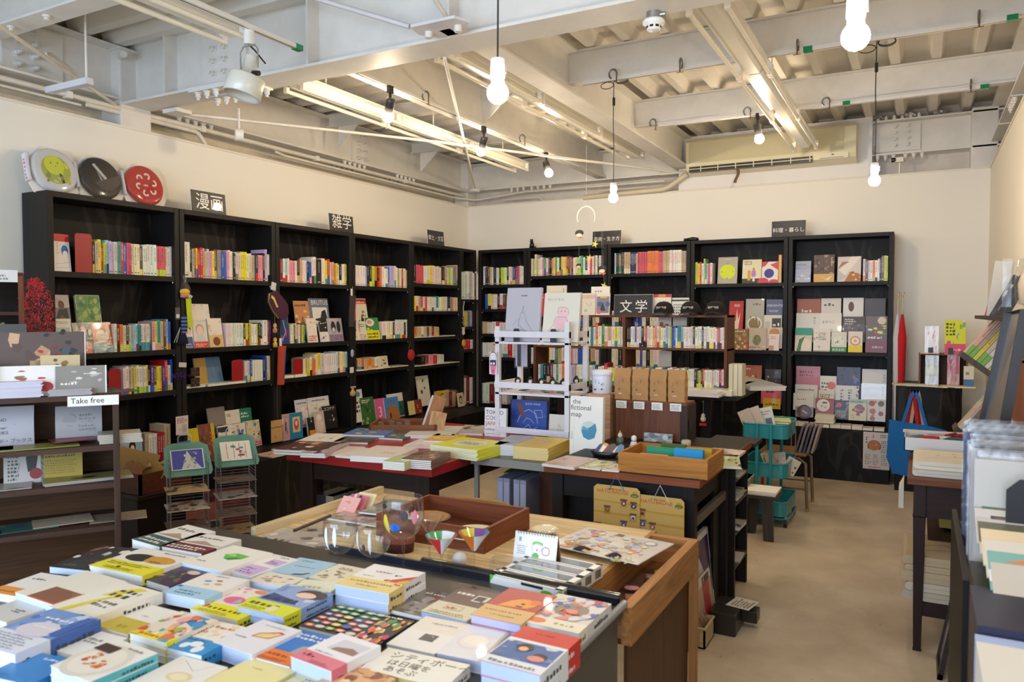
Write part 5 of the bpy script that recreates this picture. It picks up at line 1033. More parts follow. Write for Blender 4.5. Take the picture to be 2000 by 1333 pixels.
fb((240, 1133), (310, 1160), (170, 1212), (105, 1186), Z + .04, .028, 'ece6d8', 'p e2d02e .25 .55 .3 .75 .55 .95 .75 .93 .6 .8 .45 .62;p e2d02e .2 0 .35 0 .5 .5 .7 .7 .5 .65 .35 .4;n .35 .6 .5 .3 2 3a3834;n .45 .3 .45 .2 2 6a665e', 'white book with swirling yellow brush strokes')
fb((528, 1080), (581, 1094), (490, 1128), (443, 1115), Z + .02, .016, 'ece8e2', 'r .02 .02 .9 .42 cfb4dc;r .45 .55 .5 .25 cfb4dc;n .1 .08 .7 .28 3 7a5a94;n .5 .6 .35 .14 2 7a5a94;n .5 .9 .4 .05 1 3a3834', 'white book with lilac text panels')
fb((583, 1089), (658, 1101), (597, 1131), (530, 1115), Z + .018, .016, 'a9cbe0', 'n .2 .8 .4 .1 2 4a6a80;n .25 .5 .6 .05 1 4a6a80;p 3a3a38 .55 .02 .6 .1 .75 .14 .85 .25 .9 .24 .8 .08', 'pale blue book with a swan')
fb((660, 1101), (713, 1112), (656, 1142), (607, 1127), Z + .018, .016, 'e4dac0', 'm .1 .1 .8 .5 14 c9b08c a08468 d8c8a4 8a7458;n .3 .7 .5 .15 2 a8906c', 'cream book with a sepia map drawing')
fb((530, 1117), (590, 1130), (560, 1150), (482, 1134), Z + .024, .02, 'e4dccb', 'm .1 .2 .8 .6 12 c8a488 d9c8ae b88a6c', 'cream book with reddish lettering between blue and grey', page='c8d4ea')
fb((597, 1128), (655, 1142), (648, 1162), (575, 1150), Z + .022, .014, 'dfe2cc', 'n .2 .3 .6 .2 1 a0a088;m .1 .1 .4 .4 5 e0b8a0 c8d0a8', 'pale green cream book beside the yellow banded stack')
fb((735, 1100), (822, 1120), (765, 1162), (654, 1142), Z + .056, .026, 'ebe8e6', 'p d8b23c .5 .3 .9 .6 1 .7 1 .3;p c8403c .65 .45 1 .78 1 .66 .8 .42;m .6 .3 .4 .4 12 8a8a88 d86048 e8e0d0 3a3836;n .25 .7 .3 .06 1 9a5a5a;n .15 .5 .3 .05 1 7a4a4a', 'white art book stack with a cream yellow band', n=2, band=(.40, 'e6cf88', 'n .1 .6 .8 .2 1 8a7848;n .3 .3 .5 .15 1 8a7848'), page='b9c6e4')
fb((560, 1140), (652, 1161), (550, 1207), (468, 1185), Z + .036, .016, '8fa8d4', 'm 0 .3 1 .7 10 a8bce0 7a96c8 c0cce4;e .75 .8 .3 .16 3a3238;e .68 .74 .2 .10 efc8b0;p 2f4a86 .05 .38 .1 .62 .75 .5 .8 .4;n .08 .4 .75 .2 1 1c2a50', 'blue comic with a girl and a yellow band', n=2, band=(.34, 'd9dc30', 'n .05 .5 .7 .4 1 3a5a20;n .05 .1 .6 .3 2 6a7a30;e .6 .4 .1 .3 e8d8b0'), page='b9c6e4')
fb((480, 1146), (562, 1166), (468, 1213), (365, 1190), Z + .022, .02, 'ecdfd8', 'm .1 .5 .8 .5 10 e89aa8 ecdfd8 f4d8d8;p cfe03a .45 .45 .5 .75 .7 .95 .95 .85 .8 .6 .9 .4;e .35 .52 .2 .12 e26a94;e .5 .92 .15 .06 f08a5a;p 8fd0d8 .4 .4 .42 .6 .5 .5', 'pink and lime comic with a yellow band', band=(.33, 'e8e020', 'c .12 .6 .06 e24a3a;n .2 .45 .7 .4 1 5a5a10;n .1 .1 .7 .25 2 8a8a20'))
fb((107, 1186), (180, 1210), (30, 1286), (-50, 1248), Z + .05, .040, '6f92cc', 'm 0 .35 1 .65 20 8aaada c8d0e4 4a74ba a0b4dc;e .55 .5 .35 .18 d8cfd8;n .25 .75 .6 .1 1 w;n .35 .55 .5 .06 1 w;r .82 .45 .18 .5 3c62aa', 'big blue book with clouds and a pale band', band=(.38, 'dcdfe8', 'n .1 .1 .8 .8 6 8a90a0'), cb='3c62aa')
fb((45, 1168), (107, 1186), (15, 1213), (-50, 1200), Z + .018, .018, 'cfccc6', 'n .5 .4 .35 .18 2 3a3a3a', 'grey book with black title behind the cloud book')
fb((297, 1181), (351, 1197), (255, 1241), (180, 1223), Z + .020, .018, 'ebe6dc', 'n .4 .6 .3 .05 1 a8a090', 'plain white book with a thick ochre band', band=(.45, 'c9b440', 'n .4 .3 .3 .3 1 a09030'))
fb((355, 1192), (423, 1213), (325, 1257), (255, 1238), Z + .045, .015, 'e6d8c4', 'm 0 0 1 .95 40 e07a5a 4a9ac8 e8c04a f0a8a0 6ab0a0 d84a44 f4e4c8 8ac04a;p 3f86c0 .4 .75 .6 .95 1 .8 .8 .6', 'colourful picture book with cartoon children', n=3, band=(.2, 'ece23a', 'n .1 .3 .8 .5 1 d8602a'), page='e6e4dc')
fb((425, 1213), (482, 1227), (397, 1288), (330, 1262), Z + .035, .02, 'ece4d8', 'm .1 .5 .8 .45 12 e0b890 d89a68 ece4d8 f0d0a8;n .2 .8 .6 .1 1 c87a48', 'white book with biscuit drawings and a blue band', n=2, band=(.42, '2f8fcc', 'e .5 .6 .15 .2 e8eef4;e .3 .4 .1 .2 e8eef4;e .7 .3 .12 .25 e8eef4;n .1 .8 .6 .15 1 16486a'), page='dfe6ee')
fb((517, 1211), (584, 1231), (495, 1283), (415, 1253), Z + .036, .034, 'e4e2e6', 'p c83c34 .38 .45 .42 .6 .75 .78 .88 .75 .75 .5;p e8d28a .42 .47 .45 .58 .73 .73 .84 .72 .73 .52;m .45 .5 .35 .18 5 f4e8c0 d8b86a;n .1 .35 .3 .05 1 7a7a80;n .25 .85 .6 .05 1 a8b0c0', 'white book with a wedge of cheese', page='b9c6e4')
fb((187, 1231), (252, 1248), (170, 1281), (83, 1270), Z + .022, .022, 'ebe7e0', 'n .3 .5 .4 .25 2 8a867e', 'white book with sparse title behind the plate book')
fb((236, 1246), (300, 1278), (180, 1333), (97, 1302), Z + .055, .018, 'ebe6de', 'c .45 .42 .50 dcd4c4;c .45 .42 .40 e8e0d0;m .2 .25 .5 .34 22 c8502a e08a4a a83a20 d86a34 f0a860;r 0 .62 .4 .2 4a2e2a;n .5 .85 .35 .06 1 5a5650', 'white cookbook showing a plate of red stew', n=3, page='d6e2f2', cb='5ab8c0')
fb((75, 1270), (130, 1292), (60, 1348), (-12, 1312), Z + .03, .03, '2f80c4', 'n .4 .8 .5 .1 1 d8e8f4;m 0 0 1 .4 4 2672b4 3c8cd0;n .1 .6 .12 .1 1 123a64', 'bright blue book at the lower left edge')
fb((357, 1281), (440, 1303), (330, 1372), (245, 1338), Z + .028, .026, 'e9e4db', 'e .55 .5 .24 .13 e4d0a4;e .55 .5 .17 .09 efe0bc;l a8a8b0 .006 .2 .9 .6 .7 .8 .95', 'white book with a pale egg, cut by the lower edge')
fb((492, 1282), (566, 1310), (450, 1392), (370, 1350), Z + .024, .022, 'e8dc9e', 'n .3 .8 .3 .04 1 a09a68', 'plain pale yellow book at the lower edge')
fb((590, 1231), (655, 1246), (570, 1308), (492, 1279), Z + .028, .026, '2a76c8', 'n .15 .75 .7 .2 2 w;p a8a4a8 .55 .3 .6 .55 .9 .65 1 .5 1 .3;p 5a5658 .7 .35 .75 .5 .95 .5', 'blue book with a grey cat and an orange band', band=(.32, 'e87a2c', 'n .1 .5 .8 .3 1 8a3a10;n .1 .1 .7 .25 2 8a3a10'))
fb((668, 1235), (738, 1262), (650, 1314), (567, 1283), Z + .05, .042, 'ebe8ec', 'p cfd0dc .25 .5 .3 .85 .95 .85 .9 .5;p 9a7468 .35 .5 .4 .6 .7 .68 .9 .62 .9 .5;n .15 .35 .6 .05 1 7a8ac8', 'thick white book with a misty photograph and a pink band', band=(.3, 'e07a8c', 'n .1 .5 .4 .4 1 7a2438;n .4 .1 .5 .3 2 a04058'), page='b9c6e4')
fb((655, 1185), (823, 1211), (735, 1258), (582, 1223), Z + .014, .014, '26262c', ';'.join('e %.2f %.2f .06 .055 %s;e %.2f %.2f .035 .03 efdcc0' % (.08 + .13 * i, .12 + .16 * j, ['e2643c', 'e8c83a', 'c9ccd4', '4a68b4', '6aa83c', 'e0566a'][(i * 2 + j * 3) % 6 if j < 4 else 4], .08 + .13 * i, .12 + .16 * j) for i in range(5) for j in range(6)) + ';m .68 0 .32 .9 44 e2564a f0a83c 4a9a5c e8dcc8 d83a6a;n .5 .9 .45 .08 1 w', 'large black comic magazine covered with little heads')
fb((822, 1147), (890, 1164), (828, 1207), (755, 1188), Z + .014, .012, '6a6462', 'm 0 0 1 1 16 8a8480 4c4846 a09a94 5c3a40;r .3 .1 .6 .35 8c8680;m .35 .12 .5 .3 6 c9bdb4 4a4442;n .3 .8 .6 .1 1 c8c4be', 'grey photograph magazine in a clear sleeve', cat='magazine', name='magazine', film=True)
fb((905, 1144), (977, 1165), (917, 1216), (824, 1195), Z + .028, .024, '6a5654', 'r .55 .6 .3 .22 d8d4d0;r .58 .63 .2 .16 4a4444;n .1 .75 .45 .1 1 e8e4de;m 0 .4 1 .3 5 5c4a4a 7a6462', 'brown grey book with a cream band', band=(.42, 'd4cfb4', 'r .28 .5 .38 .36 c0846c;r .30 .54 .34 .28 d4cfb4;n .32 .58 .3 .2 1 a04a3a;n .1 .1 .8 .25 2 8a8668'), page='a9b4d0')
fb((996, 1148), (1083, 1164), (1020, 1225), (922, 1199), Z + .048, .020, 'b8504c', 'e .62 .58 .25 .14 e89a4a;e .78 .66 .14 .08 e07a3a;p e89a4a .2 .4 .35 .62 .7 .7 .8 .45;c .62 .56 .04 2c2420;e .6 .47 .08 .02 3a2a20', 'red book with an orange lion', n=2, band=(.38, 'd8b27c', 'n .1 .6 .8 .15 1 8a6a3c;n .3 .3 .5 .12 1 8a6a3c'), page='b9b8dc')
fb((1089, 1159), (1192, 1180), (1131, 1240), (1020, 1214), Z + .044, .030, 'd8d4d2', 'm 0 .25 1 .75 46 e08a78 5a62a8 d8d4d2 e8b0a4 c84a40 8a90b8;e .52 .58 .3 .2 8a8078;e .4 .65 .06 .04 3a5ab0;e .6 .68 .05 .03 c8402c;e .5 .5 .06 .04 d8b03c;e .62 .55 .05 .03 3a4a8a;e .38 .52 .04 .03 d8c03c', 'white book with a red and blue floral pattern', band=(.25, 'e6dfcc', 'e .2 .5 .15 .3 e0784c;n .5 .4 .4 .3 1 a8a08c'))
fb((1028, 1223), (1132, 1247), (1058, 1320), (935, 1289), Z + .06, .03, 'cc2e2e', 'n .3 .85 .4 .06 1 8a1414', 'red book with a blue family photograph', n=2, band=(.66, 'e4e6ea', 'r .02 .25 .96 .65 3a62a4;m 0 .25 1 .65 10 2c4f8c c8cfd8 5a86c0 a8b8c8;e .4 .72 .14 .14 2c1e1c;e .4 .66 .08 .08 e8b090;e .75 .5 .13 .12 2c1e1c;e .72 .42 .14 .1 e08a80;n .1 .05 .8 .12 1 7a7e88'), page='b9c6e4')
fb((919, 1222), (1000, 1234), (938, 1292), (846, 1276), Z + .026, .026, 'e2dfe4', 'e .48 .5 .36 .24 ddd6de;e .49 .52 .32 .2 e8e0dc;e .50 .55 .26 .15 efe6dc;r .93 0 .07 1 c4b49a', 'pale book with a soft round egg shape', page='b8c0dc')
fb((832, 1204), (921, 1220), (848, 1279), (755, 1258), Z + .024, .022, 'e6dfd2', 'r .0 .0 1 .55 e9e6e2;r .42 .28 .3 .2 5a5c58;m .42 .28 .3 .2 7 8a8c88 2c2e2c a8a8a0;n .3 .8 .6 .05 1 a8a090', 'white book with a small dark photograph', page='d8d8e4')
fb((762, 1265), (914, 1299), (873, 1345), (700, 1305), Z + .030, .026, 'e8e5da', 't .12 .66 .16 3a3834 シティボーイ;t .18 .38 .13 3a3834 は日曜を;t .22 .12 .13 3a3834 あそぶ', 'white book with handwritten brush lettering', page='c9a860')
fb((685, 1295), (766, 1325), (690, 1382), (610, 1338), Z + .03, .02, 'dcae7e', 'm 0 0 1 1 26 c48a5c e4c094 8a5040 d8a070 f0d0a8', 'sepia book with a crowded old picture')
fb((598, 1305), (668, 1328), (600, 1378), (540, 1346), Z + .022, .02, 'd4cba4', 'n .3 .5 .5 .2 2 8a8468', 'greenish cream book at the lower edge')
fb((0, 1195), (18, 1198), (-30, 1225), (-60, 1215), Z + .02, .02, 'e4e0dc', 'n .1 .3 .6 .3 2 777777', 'grey white book at the very left edge') if False else None
# strip of books beyond the photograph's left edge keeps the desk full
# ---------------------------------------------------------------- pale display table
ZW = WZ
fb((560, 1030), (640, 1045), (590, 1085), (470, 1062), ZW + .006, .005, 'e4ddd0', 'm 0 0 1 1 18 efe6da c9b8a8 8a7a70 d8ccc0;n .1 .2 .7 .3 2 4a4440', 'white printed fabric packet at the table corner', cat='packet', name='paper_packet', film=True)
fb((655, 1000), (730, 1012), (690, 1048), (600, 1036), ZW + .006, .005, 'e6dccc', 'm 0 0 1 1 10 2c2826 e8d8c4 c98a70 2c2826;e .3 .3 .2 .14 e4c8a8;e .75 .6 .22 .2 3a3430', 'cream packet with a black blob drawing', cat='packet', name='paper_packet', film=True)
fb((575, 1052), (680, 1072), (650, 1108), (520, 1082), ZW + .008, .006, 'ded6cc', 'm 0 0 1 1 20 efe8e0 b8a8a0 4a4648 e8ddd0;n .3 .3 .5 .2 2 3a3634', 'crumpled plastic sleeve with printed cloth', cat='packet', name='paper_packet', film=True)
fb((710, 985), (800, 998), (735, 1030), (640, 1010), ZW + .012, .006, 'cfc2b4', 'm 0 0 1 1 30 a88a78 d8c8b8 8a6a5c c8a898', 'brown sepia print in a sleeve', cat='packet', name='paper_packet', film=True)
fb((760, 975), (850, 985), (800, 1012), (700, 1000), ZW + .025, .006, 'b8bab0', 'm 0 0 1 1 22 8a9a8a c8c8c0 a0a898 6a7a7a;l 3a4a8a .01 0 .02 1 .02', 'clear folder with a grey green print', cat='packet', name='paper_packet', film=True)
fb((840, 985), (905, 992), (890, 1010), (820, 1002), ZW + .008, .006, 'e4e0d4', 'n .2 .3 .6 .3 1 aaa698', 'white paper sheet behind the large glass', cat='packet', name='paper_packet')
fb((700, 1072), (775, 1086), (745, 1100), (672, 1090), ZW + .006, .005, 'e8e6dc', 'p 6ac83c .2 0 .5 .6 1 .3 1 0;n .1 .7 .5 .2 1 8a8a80', 'white leaflet with a green corner under the glasses', cat='leaflet', name='leaflet')
# fan of pink packets
for k in range(3):
 p = at(655 + 16 * k, 1004 - 4 * k, 'Z', ZW); m = M('print', TR(rx=radians(-38), rz=.3)); m.box(0, 0, 0, .085, .004, .075, ['e4a8a0', 'c8707c', 'e8d8b0'][k]); m.art(STAND, .085, .075, ['m .1 .1 .8 .8 4 e8c8b8 d88a80', 'r .2 0 .15 1 e8e0d8;r .5 0 .15 1 7a2c3c', 'm .1 .1 .8 .7 5 c8a83c e8e0c8 8a7a5c'][k])
 tag(m.build('paper_packet', loc=p, rz=-.35), ['pink packet leaning at the back of the display table', 'striped maroon packet leaning beside the pink one', 'cream packet with ochre print beside the striped one'][k], 'packet')
m = M('satin').tube([at(575, 1037, 'Z', ZW + .035), at(645, 1008, 'Z', ZW + .035)], .006, '3c2a24'); tag(m.build('rolled_tube'), 'dark brown stick lying along the left lip', 'stick')
def glass(P, prof, label, cols=None, stem='w', wall=.0012, name='wine_glass'):
 r = root(name, label, 'glass', P)
 k_ = prof.get('k', 1); r.scale = (k_, k_, k_)
 m = M('thin_glass'); outer = prof['bowl']; inner = [(max(a - wall, .0003), z) for a, z in outer]
 m.lathe(outer, (0, 0, 0), 'w', n=40); m.tube([(outer[-1][0] * cos(t), outer[-1][0] * sin(t), outer[-1][1]) for t in [radians(a) for a in range(0, 360, 10)]], .0008, 'w', closed=True, n=6); m.build('bowl', r)
 s = M('thin_glass'); s.lathe(prof['stem'], (0, 0, 0), stem, 'thin_glass' if stem == 'w' else 'gloss', n=24); s.build('stem', r)
 f = M('thin_glass'); ft = prof['foot']; f.lathe([(0, .0)] + [(ft, 0), (ft, .0015), (ft * .4, .004), (0, .006)], (0, 0, 0), prof.get('fc', 'w'), 'thin_glass' if prof.get('fc', 'w') == 'w' else 'gloss', n=32); f.build('foot', r)
 if cols:
  for (a0, a1, z0, z1, c) in cols:
   d = M('gloss')
   def fn(u, v, a0=a0, a1=a1, z0=z0, z1=z1):
    z = z0 + (z1 - z0) * v; rr = next((x0 + (x1 - x0) * (z - y0) / ((y1 - y0) or 1) for (x0, y0), (x1, y1) in zip(outer, outer[1:]) if min(y0, y1) - 1e-9 <= z <= max(y0, y1) + 1e-9), outer[-1][0]) + .0004
    k = sin(pi * min(max(v, .0), 1)) ** .5 if isinstance(c, tuple) else 1
    a = radians((a0 + a1) / 2 + (u - .5) * (a1 - a0) * (k if isinstance(c, tuple) else 1)); return (rr * cos(a), rr * sin(a), z)
   d.grid(fn, 8, 8, c[0] if isinstance(c, tuple) else c, 'gloss'); d.build('painted_patch', r)
 return r
def bowl(rb, z0, z1, rim, n=10, y=.45):
 """rounded bowl profile from the stem up"""
 P = []
 for k in range(n + 1):
  f = k / n; a = f * pi * .72; P.append((rb * sin(a) if a < pi / 2 else rim + (rb - rim) * sin(a) ** 1.2 if rim < rb * sin(a) else rb * sin(a), z0 + (z1 - z0) * (1 - cos(a)) / (1 - cos(pi * .72))))
 P[0] = (.003, z0); return P
gp = lambda x, y: at(x, y, 'Z', ZW)
glass(gp(788, 1122), dict(k=1.2, bowl=bowl(.050, .085, .185, .036), stem=[(.006, .0), (.0035, .01), (.003, .05), (.0045, .086)], foot=.036), 'large balloon wine glass with coloured dots and a blue star', [(-96, -62, .115, .133, ('1a6ad8',)), (-120, -98, .105, .155, ('d8c83c',)), (-60, -40, .14, .165, ('4a4a4e',)), (-150, -132, .125, .145, ('d83a3a',)), (-128, -104, .165, .178, ('3a3a3e',)), (-30, -12, .13, .165, ('e89ab0',))], name='wine_glass')
glass(gp(665, 1105), dict(k=1.35, bowl=bowl(.038, .025, .100, .028), stem=[(.006, 0), (.004, .01), (.005, .026)], foot=.026), 'short balloon glass with white ribbons, the left one', [(-110, -95, .04, .095, ('e8e8ec',)), (-75, -62, .05, .095, ('e8e8ec',)), (-130, -118, .04, .07, ('e8dcd8',))], name='snifter_glass')
glass(gp(730, 1112), dict(k=1.35, bowl=bowl(.038, .025, .095, .028), stem=[(.006, 0), (.004, .01), (.005, .026)], foot=.026, fc='2a8fc0'), 'short balloon glass on a blue foot, right of the first', [(-125, -110, .04, .09, ('e8e8ec',)), (-70, -60, .04, .09, ('dcdcdc',)), (-92, -80, .05, .065, ('2a3450',))], name='snifter_glass')
mb = lambda R_, z0, z1: [(.003, z0), (R_ * .5, z0 + (z1 - z0) * .5), (R_, z1)]
glass(gp(839, 1106), dict(k=1.4, bowl=mb(.030, .065, .105), stem=[(.003, .0), (.0025, .03), (.003, .066)], foot=.022, fc='1e1c1c'), 'clear martini glass with a black foot', name='martini_glass')
MQ = [(a, a + 60, c) for a, c in zip(range(-180, 180, 60), ('2f9ac8', 'd83a3a', 'ecebe6', 'd83a3a', 'e8ecea', '4aa86a'))]
glass(gp(862, 1133), dict(k=1.3, bowl=mb(.034, .055, .098), stem=[(.003, .0), (.0025, .03), (.003, .056)], foot=.028, fc='e24a1e'), 'painted martini glass with red, white and blue segments on orange', [(a0, a1, .057, .097, c) for a0, a1, c in MQ], name='martini_glass')
MQ = [(a, a + 60, c) for a, c in zip(range(-180, 180, 60), ('e87a2c', 'e87a2c', 'ecebe6', '2a9ac8', '7a3a90', 'd8cc2c'))]
glass(gp(926, 1126), dict(k=1.3, bowl=mb(.034, .055, .098), stem=[(.003, .0), (.0025, .03), (.003, .056)], foot=.026), 'painted martini glass with yellow, black and blue segments', [(a0, a1, .057, .097, c) for a0, a1, c in MQ], name='martini_glass')
# round lidded box, plate tray and plates
P = gp(778, 1075); r = root('round_box', 'dark red brown oval box with a woven lid', 'box', P)
M('weave').lathe([(0, 0), (.052, 0), (.055, .035), (.055, .038)], (0, 0, 0), '4a1a14', n=36, sy=.75).build('box_body', r); M('weave').lathe([(.057, .030), (.058, .044), (.050, .047), (.046, .044), (0, .043)], (0, 0, 0), '7a3a2a', n=36, sy=.75).build('lid', r)
a, b, c = at(868, 985, 'Z', ZW + .075), at(1062, 1010, 'Z', ZW + .075), at(825, 1015, 'Z', ZW + .075)
r = root('plate_tray', 'deep reddish brown wooden drawer holding plates', 'tray', (-1.60, 2.02, ZW), radians(0)); TB = '7a3f22'
M('woodx').box(0, .0, 0, .42, .012, .075, TB).build('long_side', r); M('woodx').box(0, .30, 0, .42, .312, .075, TB).build('long_side', r); M('woody').box(0, .012, 0, .012, .30, .075, TB).build('short_side', r); M('woody').box(.408, .012, 0, .42, .30, .075, TB).build('short_side', r); M('woodx').box(.012, .012, 0, .408, .30, .008, '5a2e18').build('tray_floor', r)
TRAY = r
def plate_(P, rad, h, col, inner, label, sy=1):
 r = root('plate', label, 'plate', P)
 M('gloss').lathe([(0, .0), (rad * .45, .0), (rad * .55, .004), (rad, h), (rad * 1.0, h + .003), (rad * .95, h + .002), (rad * .55, .008), (rad * .35, .007), (0, .007)], (0, 0, 0), col, n=36, cols=lambda i, k: inner if i >= 5 else col).build('dish', r)
 M('gloss').lathe([(rad * .2, .0078), (rad * .22, .0084), (rad * .24, .0078)], (0, 0, 0), '7a5a34', n=24).build('glaze_ring', r)
plate_((-1.50, 2.17, ZW + .010), .085, .03, '5a5648', 'a8743c', 'brown glazed plate with a dark rim in the drawer')
plate_((-1.47, 2.09, ZW + .026), .052, .012, 'd8ceb0', 'c9b888', 'small cream dish lying over the brown plate')
plate_((-1.28, 2.13, ZW + .010), .075, .02, 'd9cfae', 'dccfa4', 'cream shallow plate at the right of the drawer')
plate_((-1.27, 2.07, ZW + .022), .058, .014, 'e0d6b8', 'd8cca4', 'cream small plate on top of the shallow plate')
plate_((-1.105, 2.30, ZW), .045, .018, 'ece4cc', 'e4dabc', 'cream bowl behind the desk calendar')
P = at(980, 992, 'Z', ZW); r = root('wicker_basket', 'oval wicker basket rim behind the drawer', 'basket', (-1.42, 2.40, ZW))
M('weave').tube([(.12 * cos(t), .035 * sin(t), .05) for t in [radians(a) for a in range(0, 360, 15)]], .007, 'a87c40', closed=True).build('rim', r); M('weave').lathe([(.8 * .12, 0), (.115, .045)], (0, 0, 0), 'a0763c', n=24, sy=.3).build('basket_wall', r)
# desk calendar
P = at(1000, 1108, 'Z', ZW); Q = at(1085, 1122, 'Z', ZW); ang = atan2(Q.y - P.y, Q.x - P.x); wq = (Q - P).length * .98
r = root('desk_calendar', 'spiral bound desk calendar showing the number eight', 'calendar', P, ang)
T = TR(rx=radians(-14)); m = M('print', T); m.box(0, 0, 0, wq, .001, .105, 'ecebe8'); m.art(STAND, wq, .105, 't .10 .74 .13 3a3a44 8;n .08 .4 .25 .25 5 9a9aa0;e .55 .72 .13 .07 6ac04a;e .55 .6 .14 .13 f0e8e0;c .75 .55 .1 b8a0a0;c .75 .55 .07 ecebe8;l 8a8a8a .008 .45 .5 .42 .66 .5 .72 .62 .7 .66 .58 .6 .5;c .55 .55 .02 d05a4a;e .52 .38 .08 .1 5aa84a;e .42 .18 .12 .1 d8a888;v .9 .85 .03 8a8a90 カレンダー'); m.build('page', r)
T = TR(0, .052, 0, rx=radians(14)); M('print', T).box(0, 0, 0, wq, .002, .105, '8a6248').build('stand_board', r)
m = M('metal')
for k in range(14): m.tube([(wq * (.08 + .065 * k), .026 + .006 * cos(t), .102 + .006 * sin(t)) for t in [radians(a) for a in range(0, 360, 45)]], .0009, '4a3a34', closed=True, n=5)
m.build('spiral', r)
# clear boxed eggs
for (x, y, w_, lb, c) in ((873, 1112, .06, 'clear plastic box with a white ball beside the painted glass', 'e8e2dc'), (955, 1128, .085, 'clear plastic box with a small grey figure', 'b8b4b8')):
 P = at(x, y, 'Z', ZW); r = root('clear_box', lb, 'box', P, .15)
 M('box_window').box(0, 0, 0, w_, .05, .05, 'w').build('clear_case', r); m = M('satin')
 if w_ < .07: m.lathe([(0, 0)] + [(.022 * sin(t), .022 - .022 * cos(t)) for t in [radians(a) for a in range(15, 180, 15)]] + [(0, .044)], (.03, .025, .002), c, n=20)
 else:
  for q in range(3): m.lathe([(0, 0), (.006, .002), (.004, .012), (.007, .016), (0, .022)], (.02 + .02 * q, .02, .004), c, n=10)
 m.build('figure', r)
# four window boxes with toys
bl, br_ = at(958, 1125, 'Z', ZW + .03), at(1123, 1162, 'Z', ZW + .03)
b0, b1, b2, b3 = at(957, 1122, 'Z', ZW + .036), at(1097, 1155, 'Z', ZW + .036), at(1172, 1102, 'Z', ZW + .036), at(1045, 1076, 'Z', ZW + .036)
ux = (b1 - b0); wq = ux.length; uy = (b3 - b0); dq = uy.length / 4; an = atan2(ux.y, ux.x)
for k in range(4):
 o_ = b0 + uy * (k / 4); o_.z = ZW; r = root('toy_box', ['white window box with a yellow green figure, front of four', 'white window box with a dark figure, second of four', 'white window box with a pink figure, third of four', 'white window box with a brown toy, last of four'][k], 'toy box', o_, an, 'toy window boxes')
 m = M('print'); h_ = .036; d_ = dq * .97; i_ = .014
 m.box(0, 0, 0, wq, d_, .001, 'ecebe6').box(0, 0, 0, .001, d_, h_, 'ecebe6').box(wq - .001, 0, 0, wq, d_, h_, 'e4e2dc').box(0, 0, 0, wq, .001, h_, 'ecebe6').box(0, d_ - .001, 0, wq, d_, h_, 'ecebe6')
 m.box(0, 0, h_ - .001, wq, i_ * .6, h_, 'ecebe6').box(0, d_ - i_ * .6, h_ - .001, wq, d_, h_, 'ecebe6').box(0, 0, h_ - .001, i_, d_, h_, 'ecebe6').box(wq - i_ * 1.5, 0, h_ - .001, wq, d_, h_, 'ecebe6')
 m.art(Matrix(((0, 0, 1, wq), (1, 0, 0, 0), (0, 1, 0, 0), (0, 0, 0, 1))), d_, h_, 'r .2 .15 .6 .7 b8aa9a;' + ';'.join('r %.2f .2 .04 .6 4a4038' % (.24 + .07 * j) for j in range(8)))
 if k == 0: m.art(Matrix(((1, 0, 0, 0), (0, 0, -1, 0), (0, 1, 0, 0), (0, 0, 0, 1))), wq, h_, 'p 6ab82c 0 .4 0 1 .06 1;e .8 .5 .08 .25 6ab82c;r .45 .75 .3 .2 1a1a18;p 6ab82c .9 .3 .95 .9 1 1 1 .2')
 m.build('carton', r); M('box_window').box(i_, i_ * .6, h_ - .0006, wq - i_ * 1.5, d_ - i_ * .6, h_ - .0002, 'w').build('window', r)
 m = M('satin'); cc = [('c8cc3a', '8ac060', 'e0c8a0'), ('2a2c28', 'c8c4bc', '4a4a48'), ('e0908c', 'd8b0a8', 'b87a7a'), ('a8705a', 'c8a890', '8a5a48')][k]
 for q in range(3): m.lathe([(0, 0)] + [(.014 * sin(t), .013 - .013 * cos(t)) for t in [radians(a) for a in range(20, 180, 20)]] + [(0, .026)], (wq * (.3 + .17 * q), d_ / 2, .003), cc[q], n=14, sy=.6)
 m.build('toy_figure', r)
# sticker sheet and knitted ornament, shapes on the side compartment
P = [at(x, y, 'Z', ZW + .012) for x, y in ((1112, 1048), (1232, 1106), (1315, 1062), (1135, 1026))]
fb((1135, 1027), (1316, 1063), (1235, 1108), (1095, 1062), ZW + .02, .003, 'ebe8e4', ';'.join('%s %.3f %.3f %.3f %.3f %s' % (R.choice('err'), R.uniform(.05, .88), R.uniform(.05, .9), R.uniform(.02, .07), R.uniform(.03, .07), R.choice(['e8a08c', 'a8b0d8', 'e8d89a', 'c8d8b0', 'c8c0bc', '8a8a9a', 'd8b8b0', 'b8d0dc', 'd0806c'])) for _ in range(95)) + ';c .82 .8 .07 8aa0cc;c .82 .8 .05 ebe8e4;c .2 .85 .08 d86a4c;r .4 .85 .08 .1 3a2c28;c .8 .4 .06 d8806c', 'large clear sheet covered with small picture stickers', cat='sticker sheet', name='sticker_sheet', film=True)
A, B = at(1118, 1078, 'Z', ZW + .012), at(1205, 1100, 'Z', ZW + .012); r = root('knitted_ribbon', 'knitted navy, red and beige patterned ornament with cream tassels', 'ornament', A, atan2(B.y - A.y, B.x - A.x)); L = (B - A).length
m = M('fuzz'); m.grid(lambda u, v: (L * u, .036 * v - .01 * sin(u * 7), .010 + .006 * sin(u * 9)), 12, 4, lambda u, v: '20243c' if u < .22 or u > .78 or (u < .3 and v > .5) else 'b82c30' if .45 < u < .55 else '2f6a74' if abs(v - .5) < .2 and (.3 < u < .36 or .6 < u < .68) else 'd0b080', smooth=False); m.build('knit_band', r)
